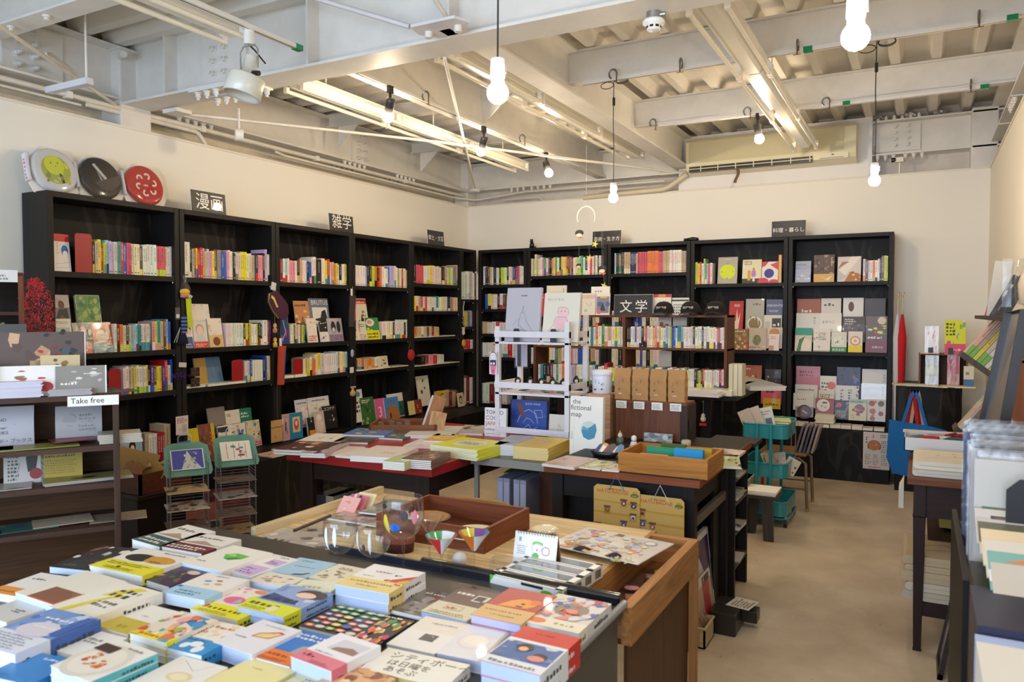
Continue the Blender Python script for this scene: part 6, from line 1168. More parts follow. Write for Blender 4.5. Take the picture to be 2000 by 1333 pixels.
for sx, sy_ in ((-.03, .03), (L + .0, -.0), (L + .03, .02), (-.01, .05)):
 m = M('fuzz')
 for q in range(30):
  a = R.uniform(0, 6.28); rr = R.uniform(.004, .02); m.tube([(sx, sy_, .006), (sx + cos(a) * rr, sy_ + sin(a) * rr, R.uniform(.002, .02))], .0016, R.choice(['e0d8a0', 'd8cc8c', 'ece4b8']), n=4)
 m.build('tassel', r)
for k, (x, y, c, cat_) in enumerate(((1290, 1120, 'c4cc3c', 'oval'), (1234, 1152, 'e8a0a8', 'oval'), (1262, 1132, 'b03a30', 'card'), (1300, 1108, 'c8323a', 'card'), (1222, 1172, 'd89c94', 'card'), (1205, 1130, '6a4a34', 'twine'), (1190, 1155, '7a5a3c', 'twine'))):
 P = at(x, y, 'Z', WZ - .075); m = M('gloss')
 if cat_ == 'oval': m.lathe([(0, 0), (.02, .001), (.024, .005), (.02, .009), (0, .012)], (0, 0, 0), c, n=20, sy=.65)
 elif cat_ == 'card': m.box(0, 0, 0, .05, .035, .004, c); m.art(TR(0, 0, .004), .05, .035, 'm 0 0 1 1 5 e8c8b8 %s' % c); m.box(-.002, -.002, .0048, .052, .037, .0052, 'w', 'film')
 else:
  for q in range(10): a = R.uniform(0, 6.28); m.tube([(0, 0, .004), (cos(a) * .012, sin(a) * .012, .01), (cos(a + .5) * .024, sin(a + .5) * .024, .004)], .0018, c, 'fuzz', n=5)
 o = m.build('hair_accessory' if cat_ != 'twine' else 'twine_bow', loc=P, rz=R.uniform(0, 1)); tag(o, ['lime oval hair clip in the table compartment', 'pink oval hair clip in the table compartment', 'dark red packaged clip in the table compartment', 'red packaged clip at the far end of the compartment', 'pale pink packaged clip at the near end of the compartment', 'brown twine bow in the middle of the compartment', 'light brown twine bow nearer the desk'][k], 'hair clip')
# photograph board leaning below the table
P = at(1325, 1262, 'X', -.60); r = root('photo_board', 'large photo board with a leg kicking up against a grey sky', 'picture', (-.62, 1.86, 0), pi / 2)
T = TR(rx=radians(-3)); m = M('print', T); W_ = .40; H_ = .235; m.box(0, 0, 0, W_, .008, H_, '8a8c98'); m.art(STAND, W_, H_, 'r 0 0 1 1 8a8c98;r 0 0 1 .10 23222a;m 0 .04 1 .12 14 23222a 2c2a30;p 2a2024 .28 .06 .3 .3 .42 .32 .5 .1;p 2a2024 .32 .25 .40 .55 .34 .72 .38 .74 .5 .62 .46 .5 .44 .28;l 3a3a40 .01 .03 .1 .03 .5;l 3a3a40 .008 0 .48 .1 .48'); m.build('photo_print', r)
M('metal', T).box(W_ * .35, -.004, H_ - .012, W_ * .55, -.0005, H_ + .004, 'b8bcc4').build('clip', r)
# ================================================================ signs, discs, hanging trinkets
def board(px0, px1, y0, y1, side, off, spec, label, z=None, bg='1d1b1a', edge=True, lean=.08, name='wall_sign', cat='sign', t=.006, group=None):
 if side == 'L': A, B, T_, rz = at(px0, y1, 'X', XB - off), at(px1, y1, 'X', XB - off), at((px0 + px1) / 2, y0, 'X', XB - off), pi / 2; w_ = B.y - A.y
 elif side == 'B': A, B, T_, rz = at(px0, y1, 'Y', YB + off), at(px1, y1, 'Y', YB + off), at((px0 + px1) / 2, y0, 'Y', YB + off), 0; w_ = B.x - A.x
 else: A, B, T_, rz = at(px0, y1, 'Y', side), at(px1, y1, 'Y', side), at((px0 + px1) / 2, y0, 'Y', side), 0; w_ = B.x - A.x
 zb = A.z if z is None else z; h_ = T_.z - zb
 m = M('print'); m.box(0, 0, 0, w_, t, h_, bg);
 if edge: m.box(-.003, t - .001, 0, w_ + .003, t + .001, h_ + .003, 'ece8e0')
 m.art(STAND, w_, h_, spec)
 return tag(m.build(name, loc=(A.x, A.y, zb), rot=(-lean, 0, rz)), label, cat, group)
WT = 'f2efe8'
board(376, 442, 375, 413, 'L', .02, 't .10 .22 .42 %s 漫画' % WT, 'black sign reading comics in two white characters, left wall', TOP, name='shelf_sign')
board(645, 691, 420, 456, 'L', .02, 't .10 .26 .42 %s 雑学' % WT, 'black sign with two white characters above the third left bookcase', TOP, name='shelf_sign')
board(837, 868, 451, 480, 'L', .02, 't .02 .35 .19 %s 郷土・文芸' % WT, 'small black sign crowded with characters above the fifth left bookcase', TOP, name='shelf_sign')
board(1157, 1212, 451, 481, 'B', .02, 't .04 .30 .155 %s 芸術・生き方' % WT, 'black sign above the second back bookcase, half behind a yellow star', TOP, name='shelf_sign')
board(1507, 1573, 431, 461, 'B', .02, 't .03 .30 .158 %s 料理・暮らし' % WT, 'black cooking sign above the cookbook bookcases', TOP, name='shelf_sign')
board(1199, 1274, 576, 611, 5.92, 0, 't .14 .18 .34 %s 文' % WT + ';t .54 .18 .34 %s 学' % WT, 'wide black literature sign on top of the brown shelf', IZ + .598, name='shelf_sign')
# three packed flying discs
for k, (cx, cy, c, lb) in enumerate(((115, 337, 'e4e2e4', 'white flying disc with a yellow face print in a white pack'), (205, 352, '1c1b1a', 'black flying disc with a pale figure in a white pack'), (291, 363, 'c41f26', 'red flying disc with a ring of white letters in a white pack'))):
 P = at(cx, cy, 'X', -4.46); rad = .135; r = root('flying_disc', lb, 'flying disc', (-4.46, P.y, TOP), pi / 2, 'packed flying discs on the bookcase')
 r.rotation_euler = (radians(-14), 0, pi / 2)
 oc = [(-.13, .0), (.12, 0), (.155, .06), (.155, .22), (.11, .28), (-.08, .28), (-.15, .20), (-.15, .05)]
 m = M('print'); m.prism(oc, .004, 'efece6', T=TR(0, .03, 0) @ STAND); m.box(-.165, -.005, .06, -.150, .03, .22, 'd8dae4', T=TR(rz=0)); m.art(Matrix(((0, 0, -1, -.1655), (-1, 0, 0, .028), (0, 1, 0, .06), (0, 0, 0, 1))), .03, .15, 'n .2 .05 .6 .9 6 d86a5a'); m.build('card_pack', r)
 T = TR(.0, .022, .143) @ STAND
 m = M('gloss'); m.lathe([(rad, -.0), (rad * 1.0, .014), (rad * .96, .024), (rad * .86, .029), (rad * .5, .030), (0, .030)], (0, 0, 0), c, n=48, T=T);
 F = T @ TR(-rad, -rad, .0302)
 if k == 0: m.art(F, 2 * rad, 2 * rad, 'c .5 .5 .32 b8c03a;m .22 .2 .56 .55 30 e8ec4a 8a9a3c d8d8a0 c8d020;c .47 .6 .22 dce62a;c .40 .64 .015 2a2a1a;c .55 .66 .015 2a2a1a;c .5 .58 .012 2a2a1a;p 2a241c .55 .42 .6 .42 .66 .22 .6 .2;p e0c8a8 .58 .36 .6 .36 .62 .28 .6 .28', 'print')
 elif k == 1: m.art(F, 2 * rad, 2 * rad, 'p c8ccd0 .30 .78 .36 .82 .62 .5 .56 .45;p 8a9098 .38 .66 .42 .6 .62 .28 .48 .34;m .5 .18 .2 .2 5 9aa0a8 60666c;p 3a3634 .3 .35 .95 .62 .93 .4 .7 .2 .45 .2', 'print')
 else:
  for q in range(6):
   a = q * pi / 3 + .3; x, y = .5 + .22 * cos(a), .5 + .22 * sin(a); pts = ' '.join('%.3f %.3f' % (x + .065 * cos(a + t), y + .065 * sin(a + t)) for t in [radians(d) for d in range(-150, 100, 25)])
   m.art(F, 2 * rad, 2 * rad, 'l f0ece6 .045 %s' % pts, 'print')
  m.art(F, 2 * rad, 2 * rad, 't .40 .47 .06 f0ece6 SOUND' if False else 'n .42 .46 .16 .07 1 f0ece6', 'print')
 m.build('disc', r); M('film').prism([(x * .98, y * .98) for x, y in oc], .0005, 'w', T=TR(0, -.012, 0) @ STAND).build('clear_wrap', r)
def hang(px, py, side, off, fn, label, cat, name, group=None, rz=None):
 P = at(px, py, 'X', XB + off) if side == 'L' else at(px, py, 'Y', YB - off)
 m = M('satin'); fn(m); return tag(m.build(name, loc=P, rz=(pi / 2 if side == 'L' else 0) if rz is None else rz), label, cat, group)
def candy(m):
 m.lathe([(0, -.12), (.035, -.115), (.05, -.09), (.045, -.05), (.012, -.0), (.03, .05), (.035, .06)], (0, 0, 0), 'w', 'film', n=14, sy=.5)
 m.lathe([(0, -.11), (.035, -.10), (.04, -.075), (.03, -.06), (0, -.055)], (0, 0, 0), 'e8b81e', n=12, sy=.4).lathe([(0, -.12), (.03, -.115), (.028, -.1), (0, -.09)], (-.012, -.005, 0), 'd8808c', n=12, sy=.4)
 for q in range(6): m.lathe([(0, 0), (.007, .007), (0, .014)], (.02 + .006 * q % .03, -.012, -.12 + .006 * (q % 3)), 'e8e0e4', n=8)
 m.tube([(0, 0, 0), (0, .006, .18)], .001, 'k', n=4)
hang(361, 548, 'L', .012, candy, 'clear sweet bag with yellow and pink contents on the bookcase stile', 'trinket', 'sweet_bag')
hang(366, 583, 'L', .008, lambda m: m.box(-.012, 0, -.20, .030, .003, 0, 'c8d82a', T=TR(ry=-.06)), 'lime green ribbon hanging below the sweet bag', 'ribbon', 'ribbon')
hang(359, 616, 'L', .015, lambda m: [m.box(-.02, -.006, -.012 * (q + 1), .022, .006, -.012 * q, '5a7ab8' if q % 2 else '20263c', 'cloth') for q in range(10)], 'small blue striped sock hanging on the stile', 'trinket', 'striped_sock')
hang(347, 601, 'L', .008, lambda m: m.box(-.018, 0, -.08, .018, .003, 0, '5a5a54').box(-.012, -.002, -.07, .012, 0, -.045, 'e4e0dc'), 'small dark packet pinned left of the striped sock', 'trinket', 'pinned_packet')
hang(352, 640, 'L', .010, lambda m: [m.tube([(-.0, 0, 0), (-.05 + .02 * q, 0, -.10)], .002, 'd8d4cc', n=5) for q in range(2)] + [m.lathe([(0, 0), (.02, -.02), (.045, -.10), (0, -.11)], (.02, 0, -.01), '1a1a30', 'fuzz', n=12, sy=.4)], 'dark navy tassel with white cords', 'tassel', 'tassel')
def fuzzy(m):
 for q in range(60): a = R.uniform(-.07, .07); m.tube([(a, 0, 0), (a + R.uniform(-.015, .015), R.uniform(-.012, .002), R.uniform(-.03, .03))], .0015, R.choice(['4a2478', '5c2f92', '36195c']), 'fuzz', n=4)
hang(354, 735, 'L', .018, fuzzy, 'fluffy purple tuft on the stile of the comics bookcase', 'trinket', 'purple_tuft')
hang(357, 712, 'L', .008, lambda m: m.box(-.03, 0, -.02, .03, .002, .012, 'd8d0c8', T=TR(ry=.1)), 'crumpled white price tag above the purple tuft', 'tag', 'price_tag')
hang(360, 720, 'L', .012, lambda m: [m.box(.05 + .04 * (q % 2), -.002, -.07 * (q // 2) - .06, .082 + .04 * (q % 2), .002, -.07 * (q // 2), '3a2a24') and m.lathe([(0, -.001), (.009, 0), (0, .001)], (.066 + .04 * (q % 2), -.003, -.07 * (q // 2) - .035), 'c8b098', n=10, T=None) for q in range(4)], 'sheet of four tiny dark packets with pale buttons', 'trinket', 'button_packet')
board(344, 368, 813, 851, 'L', -.02, 'n .1 .62 .8 .3 3 b8605c;l c87a7c .01 .6 .7 .8 .9 .9 .75 .7 .65;m .08 .1 .3 .25 4 4a3430 8a6a5c;n .5 .1 .4 .45 6 8a8480', 'white card with reddish print pinned on the bookcase stile', bg='e6dcd6', edge=False, lean=0, name='pinned_card', cat='card', t=.002)
board(530, 552, 821, 866, 'L', -.03, 'l 2a2420 .04 0 .68 .25 .66 .5 .69 .75 .66 1 .7;l 2a2420 .03 .05 .93 .2 .95;r .35 .18 .04 .14 2a2420;l c8c8c8 .02 .45 1 .55 .96', 'kraft paper card hanging on a string in front of a stile', bg='c8a068', edge=False, lean=0, name='kraft_card', cat='card', t=.003)
def mitten(m):
 m.prism([(-.09, .03), (-.10, -.03), (-.06, -.10), (.0, -.16), (.06, -.17), (.10, -.12), (.09, -.05), (.04, .0), (-.02, .05)], .03, '4a2338', 'cloth', T=STAND)
 m.poly(TR(0, -.031, 0) @ STAND, [(-.085, .0), (-.08, .02), (-.05, .0), (-.02, -.06), (-.01, -.07), (-.03, -.075), (-.06, -.02)], 'd8c46a')
 m.tube([(-.09, -.02, .03), (-.095, -.02, -.03), (-.055, -.02, -.10), (0, -.02, -.155)], .006, 'c8b84c').tube([(0, 0, 0), (.01, .02, .12)], .0012, 'd8d0c0', n=4)
hang(540, 582, 'L', .03, mitten, 'plum coloured mitten like bag with a yellow edge on the stile', 'bag', 'mitten_pouch')
hang(535, 552, 'L', .01, lambda m: m.box(-.02, 0, -.06, .028, .003, .0, 'd8d4d4', T=TR(ry=.25)), 'crumpled grey white tag above the plum pouch', 'tag', 'price_tag')
def dolls(m):
 for q in range(2):
  z = -.11 * q; m.lathe([(0, -.045), (.016, -.04), (.018, -.015), (.010, 0)], (0, 0, z), ['c87a60', 'e0b82c'][q], n=12).lathe([(0, -.005), (.013, .005), (.013, .018), (0, .028)], (0, 0, z), 'e8c8a8', n=12).lathe([(.014, .016), (.012, .028), (0, .034)], (0, 0, z), 'd8a02c', n=12)
 m.tube([(0, 0, .03), (0, .01, .3)], .001, 'c8b89c', n=4)
hang(537, 640, 'L', .02, dolls, 'string of two small doll ornaments on the stile', 'trinket', 'doll_string')
def pouch(c, zip_, w_, h_):
 def f(m):
  m.grid(lambda u, v: (w_ * (u - .5) * (1 - .15 * v) - .02 * v, -.022 * sin(pi * u) - .002, -h_ * v), 8, 10, c, 'cloth'); m.grid(lambda u, v: (w_ * (u - .5) * (1 - .15 * v) - .02 * v, .004, -h_ * v), 8, 10, c, 'cloth')
  m.tube([(.012 - .02 * t, -.024, -h_ * (.12 + .7 * t)) for t in (0, .3, .6, 1)], .004, zip_); m.tube([(0, 0, 0), (.01, .01, .08)], .0012, 'd8d0c0', n=4).box(-.03, -.004, -.02, -.008, -.001, .06, 'e8e4dc')
 return f
hang(551, 676, 'L', .03, pouch('b0442c', '4a4a9a', .085, .30), 'long orange red pencil case with a blue zip on the stile', 'pencil case', 'pencil_case')
hang(541, 742, 'L', .02, lambda m: m.tube([(0, 0, 0), (.0, 0, -.34)], .0025, '5a4028', n=5), 'brown cord hanging below the orange pencil case', 'string', 'brown_string')
hang(689, 578, 'L', .03, pouch('3a3634', 'b82430', .085, .27), 'charcoal pouch with a red zip on the fourth stile', 'pencil case', 'pencil_case')
hang(688, 690, 'L', .015, lambda m: m.lathe([(0, -.04), (.02, -.02), (.018, .02), (0, .035)], (0, 0, 0), 'a8b4d0', n=12, sy=.5), 'small pale blue charm on the fourth stile', 'trinket', 'blue_charm')
hang(688, 722, 'L', .01, lambda m: m.box(-.03, 0, -.03, .02, .002, .02, 'e0dcd8'), 'small white tag on the fourth stile', 'tag', 'price_tag')
hang(689, 764, 'L', .02, lambda m: m.lathe([(0, -.05), (.03, -.04), (.034, -.015), (.012, .01), (.02, .03)], (0, 0, 0), 'd8a468', n=12, sy=.6).box(-.02, -.02, .03, .02, .01, .04, 'd8c8b0'), 'small orange toy in a twisted clear bag', 'trinket', 'toy_bag')
hang(803, 694, 'L', .03, lambda m: m.lathe([(0, -.012), (.05, -.008), (.055, 0), (.05, .008), (0, .012)], (0, 0, 0), 'b8262c', 'cloth', n=20, T=Matrix.Rotation(pi / 2, 4, 'X')).tube([(-.05, 0, .0), (0, .01, .13), (.03, 0, .05)], .003, '4a4038'), 'round red purse hanging on the fifth stile', 'purse', 'round_purse')
def charms(m):
 for q in range(5): m.lathe([(0, -.012), (.014, 0), (0, .012)], (.008 * (-1) ** q, 0, -.05 + .022 * q), ['d87a84', '5a9a94'][q % 2], n=10)
 m.tube([(0, 0, .04), (0, 0, .14), (.02, 0, .2)], .006, 'b8b0a8'); m.lathe([(0, -.17), (.02, -.15), (.015, -.10), (.025, -.08)], (0, 0, 0), 'd8ccc0', n=10); m.lathe([(0, -.30), (.035, -.27), (.03, -.23), (0, -.21)], (.005, 0, 0), 'd89a3c', n=12, sy=.5)
 m.tube([(0, 0, .2), (0, 0, -.25)], .0012, 'k', n=4)
hang(905, 625, 'L', .02, charms, 'chain of hanging charms at the corner bookcase', 'trinket', 'charm_chain')
for (x, y, lb, n_) in ((1039, 484, 'tiny black cat figure sitting on the back bookcase', 0), (1353, 468, 'small flat black figure lying on the back bookcase', 1)):
 P = at(x, y, 'Y', YB + .05); m = M('satin')
 if n_ == 0: m.lathe([(0, 0), (.028, .005), (.026, .04), (.016, .065), (0, .07)], (0, 0, 0), '161414', n=14).lathe([(0, .055), (.018, .065), (.018, .085), (0, .095)], (-.005, 0, 0), '161414', n=12).box(-.02, -.004, .085, -.01, .004, .10, '161414').box(.0, -.004, .085, .01, .004, .10, '161414').tube([(.02, 0, .01), (.04, 0, .01), (.05, 0, .02)], .006, '161414')
 else: m.lathe([(0, 0), (.06, .005), (.055, .03), (0, .04)], (0, 0, 0), '161414', n=18, sy=.5).lathe([(0, 0), (.02, .005), (.018, .028), (0, .03)], (-.07, 0, 0), '161414', n=12)
 tag(m.build('cat_figure' if n_ == 0 else 'lying_figure', loc=(P.x, P.y, TOP)), lb, 'figure')
# paper mobile
r = root('paper_mobile', 'paper mobile with a white arc, little heads and yellow stars', 'mobile', at(1145, 405, 'Y', 6.3))
m = M('page'); m.tube([(.085 * cos(t), 0, .095 * sin(t) - .09) for t in [radians(a) for a in range(-25, 206, 12)]], .006, 'f4f0dc'); m.tube([(0, 0, .0), (0, 0, .55)], .0006, 'd8d8d8', n=4); m.build('paper_arc', r)
for (x, z, big) in ((-.065, -.235, 1), (.155, -.56, 1), (-.07, -.52, .6)):
 m = M('print'); F = TR(x, 0, z) @ STAND; q = .035 * big
 for s_ in (1,): m.poly(F, [(q * 1.2 * cos(t), q * .8 * sin(t) + q * .3) for t in [radians(a) for a in range(0, 360, 24)]], '2e2620'); m.poly(F, [(q * .8 * cos(t) - q * .1, q * .45 * sin(t) - q * .25) for t in [radians(a) for a in range(0, 360, 24)]], 'f4e4c8'); m.poly(F, [(-q, -q * .6), (q, -q * .7), (q * .4, -q * 1.3), (-q * .3, -q * .9)], 'e8803c')
 m.box(x - .012, .0005, z - .01, x + .012, .0015, z + .02, '2e2620'); m.tube([(x, 0, z + .03), (x * .9, 0, -.11)], .0005, 'c8c8c8', n=4); m.build('paper_head', r)
for (x, z) in ((.085, -.33), (.03, -.45), (.17, -.70)):
 m = M('print'); F = TR(x, 0, z) @ STAND; m.poly(F, [((.035 if k % 2 == 0 else .013) * cos(k * pi / 5), (.035 if k % 2 == 0 else .013) * sin(k * pi / 5)) for k in range(10)], 'e4e06a'); m.tube([(x, 0, z + .03), (x * .9, 0, -.11)], .0005, 'c8c8c8', n=4); m.build('paper_star', r)
# ================================================================ goods on the middle tables
ZT = RZ
def pile(q, n, t, bg, art, label, cols=None, page='e6e2dc', cat='magazine', name='magazine', z=None):
 """a pile of magazines given the four corners of its top copy: TL, TR, BR, BL"""
 z = ZT if z is None else z
 fb(q[0], q[1], q[2], q[3], z + n * t, t, bg, art, label, n=n, cat=cat, name=name, page=page)
pile(((905, 850), (965, 866), (935, 884), (872, 868)), 7, .008, 'dfe03c', 'c .5 .5 .3 e4e4c8;n .3 .4 .45 .22 3 3a3a28', 'pile of lime yellow magazines on the steel table', cat='magazine')
pile(((1000, 849), (1052, 853), (1020, 870), (962, 870)), 8, .007, 'b8c0d0', 'm .1 .1 .8 .8 4 a8b0c4 c4ccd8', 'pile of pale blue magazines beside the lime ones')
pile(((1040, 851), (1108, 858), (1072, 878), (1018, 872)), 8, .008, 'e0c25a', 'e .5 .55 .2 .13 d8c890;c .55 .52 .04 c89a30;n .3 .8 .4 .05 1 b8983c', 'pile of yellow magazines beside the white rack', page='e0cf9a')
for i, (q, n, t, bg, art, lb) in enumerate((
 (((575, 858), (640, 868), (625, 884), (566, 876)), 2, .014, '4a2a26', 'm 0 0 1 1 16 2a1a18 8a4a30 d8a080 e8d8c8', 'dark brown magazine at the left corner of the red table'),
 (((625, 862), (662, 866), (650, 888), (608, 884)), 2, .012, 'b8a8a8', 'm 0 0 1 1 14 e8e0dc 6a5a60 3a3438 c8a090', 'magazine with a curled glossy cover, red table front'),
 (((700, 872), (735, 880), (716, 896), (676, 889)), 1, .012, 'e8dfd4', 'm 0 0 1 1 5 e0d4c4 efe8de', 'plain cream booklet on the front edge of the red table'),
 (((738, 875), (770, 882), (755, 900), (718, 896)), 1, .012, 'e4d6ca', 'm 0 .3 1 .5 6 d0b8a4 efe6dc', 'cream booklet with a brown print, red table front'),
 (((725, 868), (795, 876), (778, 898), (712, 888)), 3, .010, 'e8dcd2', 'n .5 .3 .4 .2 2 c8a8a0', 'small pile of cream booklets in the middle of the red table'),
 (((765, 876), (800, 880), (795, 902), (757, 900)), 1, .010, 'ece4da', 'm 0 0 1 1 4 e4d8cc', 'pale booklet next to the pastel booklet pile'),
 (((775, 888), (808, 893), (795, 906), (760, 900)), 4, .010, 'c8cf9c', 'r 0 0 1 1 c4cc98', 'pile of booklets with pastel coloured edges'),
 (((815, 878), (868, 884), (848, 902), (798, 896)), 5, .009, '7a5a4c', 'm 0 0 1 1 14 a0705c 4a3a34 c8a088 5a4038', 'pile of brown magazines at the right corner of the red table'),
 (((600, 845), (680, 850), (655, 868), (606, 862)), 1, .012, 'ece6de', 'm .3 .3 .4 .4 6 4a4a4c 9a8a80 c87a70', 'white magazine with grey dog like picture'),
 (((672, 848), (735, 853), (722, 866), (668, 862)), 1, .012, '4c4238', 'm 0 0 1 1 12 6a5c4c 2f2a26 8a7a60', 'dark square record sized magazine on the red table'),
 (((692, 835), (770, 840), (752, 852), (682, 848)), 2, .012, '4a7ab8', 'm .1 .1 .8 .8 20 e0a860 c86a4c e8dcc8 2a5aa8 8ab060', 'blue magazine with a colourful crowd picture'),
 (((750, 838), (808, 846), (790, 860), (740, 852)), 1, .012, '5a6458', 'm 0 0 1 1 8 3a4a40 8a9488 d8d8d0', 'magazine with a grey green photograph'),
 (((600, 862), (668, 867), (640, 880), (590, 876)), 1, .008, 'a8583c', 'm 0 0 1 1 12 e0a888 6a3426 d8c8b4', 'reddish brown magazine on the red table'),
 (((650, 870), (705, 874), (690, 888), (640, 884)), 1, .008, 'e6d4c8', 'm 0 0 1 1 8 e8dcd4 c8a098', 'pink cream booklet on the red table'),
 (((815, 856), (880, 862), (862, 876), (800, 870)), 1, .010, 'e8d8d8', 'm 0 0 1 1 6 e4c8c8 efe8e4', 'pink white magazine behind the brown pile'),
 (((850, 846), (908, 850), (895, 864), (835, 860)), 2, .010, 'd8b04c', 'e .5 .5 .4 .3 e8c468;m .2 .2 .6 .6 4 c89838 e8d08c', 'yellow magazine with a round food picture'),
 (((812, 830), (900, 834), (890, 852), (800, 850)), 2, .010, 'cfcdc8', 'm 0 0 1 1 3 c8c6c0 d8d6d0', 'large plain grey magazine near the wooden tray'),
 (((905, 830), (960, 832), (945, 848), (890, 846)), 1, .012, 'b8b0ac', 'm 0 0 1 1 8 d8d4d0 8a8480 4a4644', 'grey magazine left of the small white book'),
 (((640, 885), (700, 890), (690, 892), (636, 888)), 1, .006, 'd8d0c8', 'm 0 0 1 1 4 efe8e0', 'thin leaflet at the front of the red table'))):
 pile(q, n, t, bg, art, lb)
# things standing on the tables
def stand(x0, x1, y0, y1, Y, z, bg, art, label, t=.012, lean=.1, **kw): return cover(Y, x0, y0, x1, y1, 0, bg, art, label, t=t, z=z, lean=lean, **kw)
stand(946, 988, 798, 852, 4.0, ZT, 'ecebea', 't .05 .78 .235 2a2430 TOKYO;t .05 .58 .24 6a3a7a COOL;t .05 .38 .235 c03a30 JAPAN;t .05 .20 .125 2a2a2a EXPERIENCE;n .1 .08 .8 .05 1 8a8a90;r .07 .63 .2 .03 e8e4f0', 'small white book titled Tokyo Cool Japan Experience', t=.02, lean=.04)
stand(1112, 1176, 776, 889, 3.62, ZT, 'ebe7dc', 't .08 .88 .19 2c2a28 the;t .02 .78 .2 2c2a28 fictional;t .02 .67 .2 2c2a28 map;c .58 .47 .24 c8d4cc;p 3a86a8 .36 .44 .4 .52 .55 .49 .65 .52 .78 .58 .82 .47 .76 .34 .58 .30 .42 .34;p 5aa0b8 .36 .46 .4 .52 .55 .49 .6 .46;r .12 0 .01 1 d8d4c8;v .04 .4 .05 8a867c 空想地図;v .86 .2 .03 6a665c 地図', 'tall cream book with a blue sea circle', t=.03, lean=.04)
stand(996, 1068, 783, 836, 4.12, ZT + .02, '23499c', 'm 0 0 1 1 8 2a54ac 1c3e8a;e .5 .35 .33 .3 23499c;l dfe4f0 .008 .2 .3 .3 .6 .5 .72 .7 .6 .75 .3;l dfe4f0 .006 .35 .3 .45 .45 .55 .42 .65 .3;l dfe4f0 .006 .35 .1 .5 .25 .6 .1 .75 .2;p 7a4438 .15 .95 .3 .9 .4 .5 .3 .45;t .4 .86 .07 dfe4f0 SLOW WAVE;l dfe4f0 .006 .65 .7 .85 .72 .88 .5 .7 .48 .65 .7;r 0 0 .02 1 101018;r .98 0 .02 1 101018', 'deep blue print of a singing face in a dark frame', t=.03, lean=.06, cat='picture', name='framed_print')
stand(1071, 1112, 811, 848, 4.1, ZT, 'e4dccb', 'l b0a898 .02 .4 .1 .45 .5 .5 .6 .55 .5 .6 .1;e .48 .55 .06 .08 d8ccb8', 'small cream card with a faint figure', t=.004, cat='card', name='card')
stand(1020, 1070, 760, 800, 4.28, ZT + .0, '7c6a5c', 'm 0 0 1 1 2 80705f', 'brown card board inside the white rack', t=.004, cat='board', name='back_board')
# white ladder rack
r = root('white_rack', 'small white wooden rack with two shelves on the steel table', 'rack', (-2.26, 4.0, ZT)); WR = 'e9e7ee'; RW, RD = .49, .30
for x_, y_, h_ in ((0, 0, .67), (RW - .03, 0, .70), (0.01, RD - .03, .74), (RW - .03, RD - .03, .74)): M('paint').box(x_, y_, 0, x_ + .03, y_ + .028, h_, WR).build('post', r, bevel=.002)
for z_ in (.605, .30): M('paint').box(.0, -.008, z_, RW, .0, z_ + .036, WR).build('front_rail', r, bevel=.001); M('paint').box(0, 0, z_ - .04, RW, RD, z_ - .028, WR).build('shelf', r); M('paint').box(RW - .012, 0, z_, RW, RD, z_ + .036, WR).box(0, 0, z_, .012, RD, z_ + .036, WR).build('side_rail', r)
M('paint').box(0, -.006, .03, RW, .004, .065, WR).build('bottom_rail', r)
stand(985, 1052, 562, 655, 4.06, ZT + .58, 'bdbbc6', 'l 5a5a60 .008 .38 .28 .42 .5 .48 .55 .55 .5 .62 .36 .78 .2 .74 .16 .55 .2 .42 .3 .38 .28;l 6a6a70 .006 .45 .52 .5 .66 .52 .55;l 6a6a70 .006 .38 .42 .22 .3;n .42 .84 .2 .04 1 4a4a50', 'large grey picture book with a pencil banana drawing', t=.02, lean=.14)
stand(1058, 1128, 572, 657, 4.06, ZT + .58, 'e4e0d0', 'e .55 .58 .16 .13 f0c8cc;e .5 .38 .2 .13 f0c0c6;l 3a3a3a .006 .39 .58 .42 .7 .55 .71 .68 .68 .71 .56;l 3a3a3a .006 .3 .4 .35 .5 .5 .51 .65 .5 .7 .38;l 5a5a5a .006 .3 .36 .15 .2;l 5a5a5a .006 .45 .26 .42 .1;l 5a5a5a .006 .58 .26 .62 .1;c .5 .62 .012 k;c .6 .62 .012 k;t .1 .84 .09 d88a98 ぬいぐるみ', 'large cream picture book with a pink creature', t=.025, lean=.16)
for x in (1003, 1075):
 P = at(x, 655, 'Y', 4.02); m = M('satin'); m.prism([(0, 0), (.04, 0), (.04, .075), (.033, .085), (.007, .085), (0, .075)], .003, '1c2030', T=STAND).box(0, 0, 0, .04, .08, .003, '1c2030'); tag(m.build('bookend', loc=(P.x, 4.02, ZT + .572)), 'dark bookend holding the %s picture book on the white rack' % ('banana' if x < 1050 else 'pink creature'), 'bookend')
P = at(1007, 716, 'Y', 4.27); m = M('satin'); m.box(0, 0, 0, .08, .008, .155, 'c4bfdc').box(.052, -.002, .135, .072, 0, .148, 'a8a4bc').box(-.008, -.003, -.01, .088, -.002, .175, 'w', 'film'); tag(m.build('phone_case', loc=P), 'pale lilac phone case in a clear bag behind the rack', 'phone case')
for i, (x, y) in enumerate(((1012, 735), (1036, 733), (1058, 731), (1080, 735), (1101, 738), (1126, 735))):
 P = at(x, y + 2, 'Y', 4.04 if i < 5 else 4.2); m = M('satin', TR(rx=radians(90))); m.lathe([(0, 0), (.020, 0), (.022, .004), (.018, .007), (0, .008)], (0, 0, 0), '1a1614', n=18); m.lathe([(0, .0085), (.011, .0085)], (.002, -.004, 0), 'ecd8c4', n=14)
 if i % 2: m.lathe([(0, 0), (.009, 0), (.009, .006), (0, .006)], (.0, .02, 0), '1a1614', n=12)
 tag(m.build('hair_badge', loc=(P.x, P.y, ZT + .345)), 'round badge with a black haired woman, %s from the left on the white rack' % ordn(i + 1), 'badge', 'face badges on the white rack')
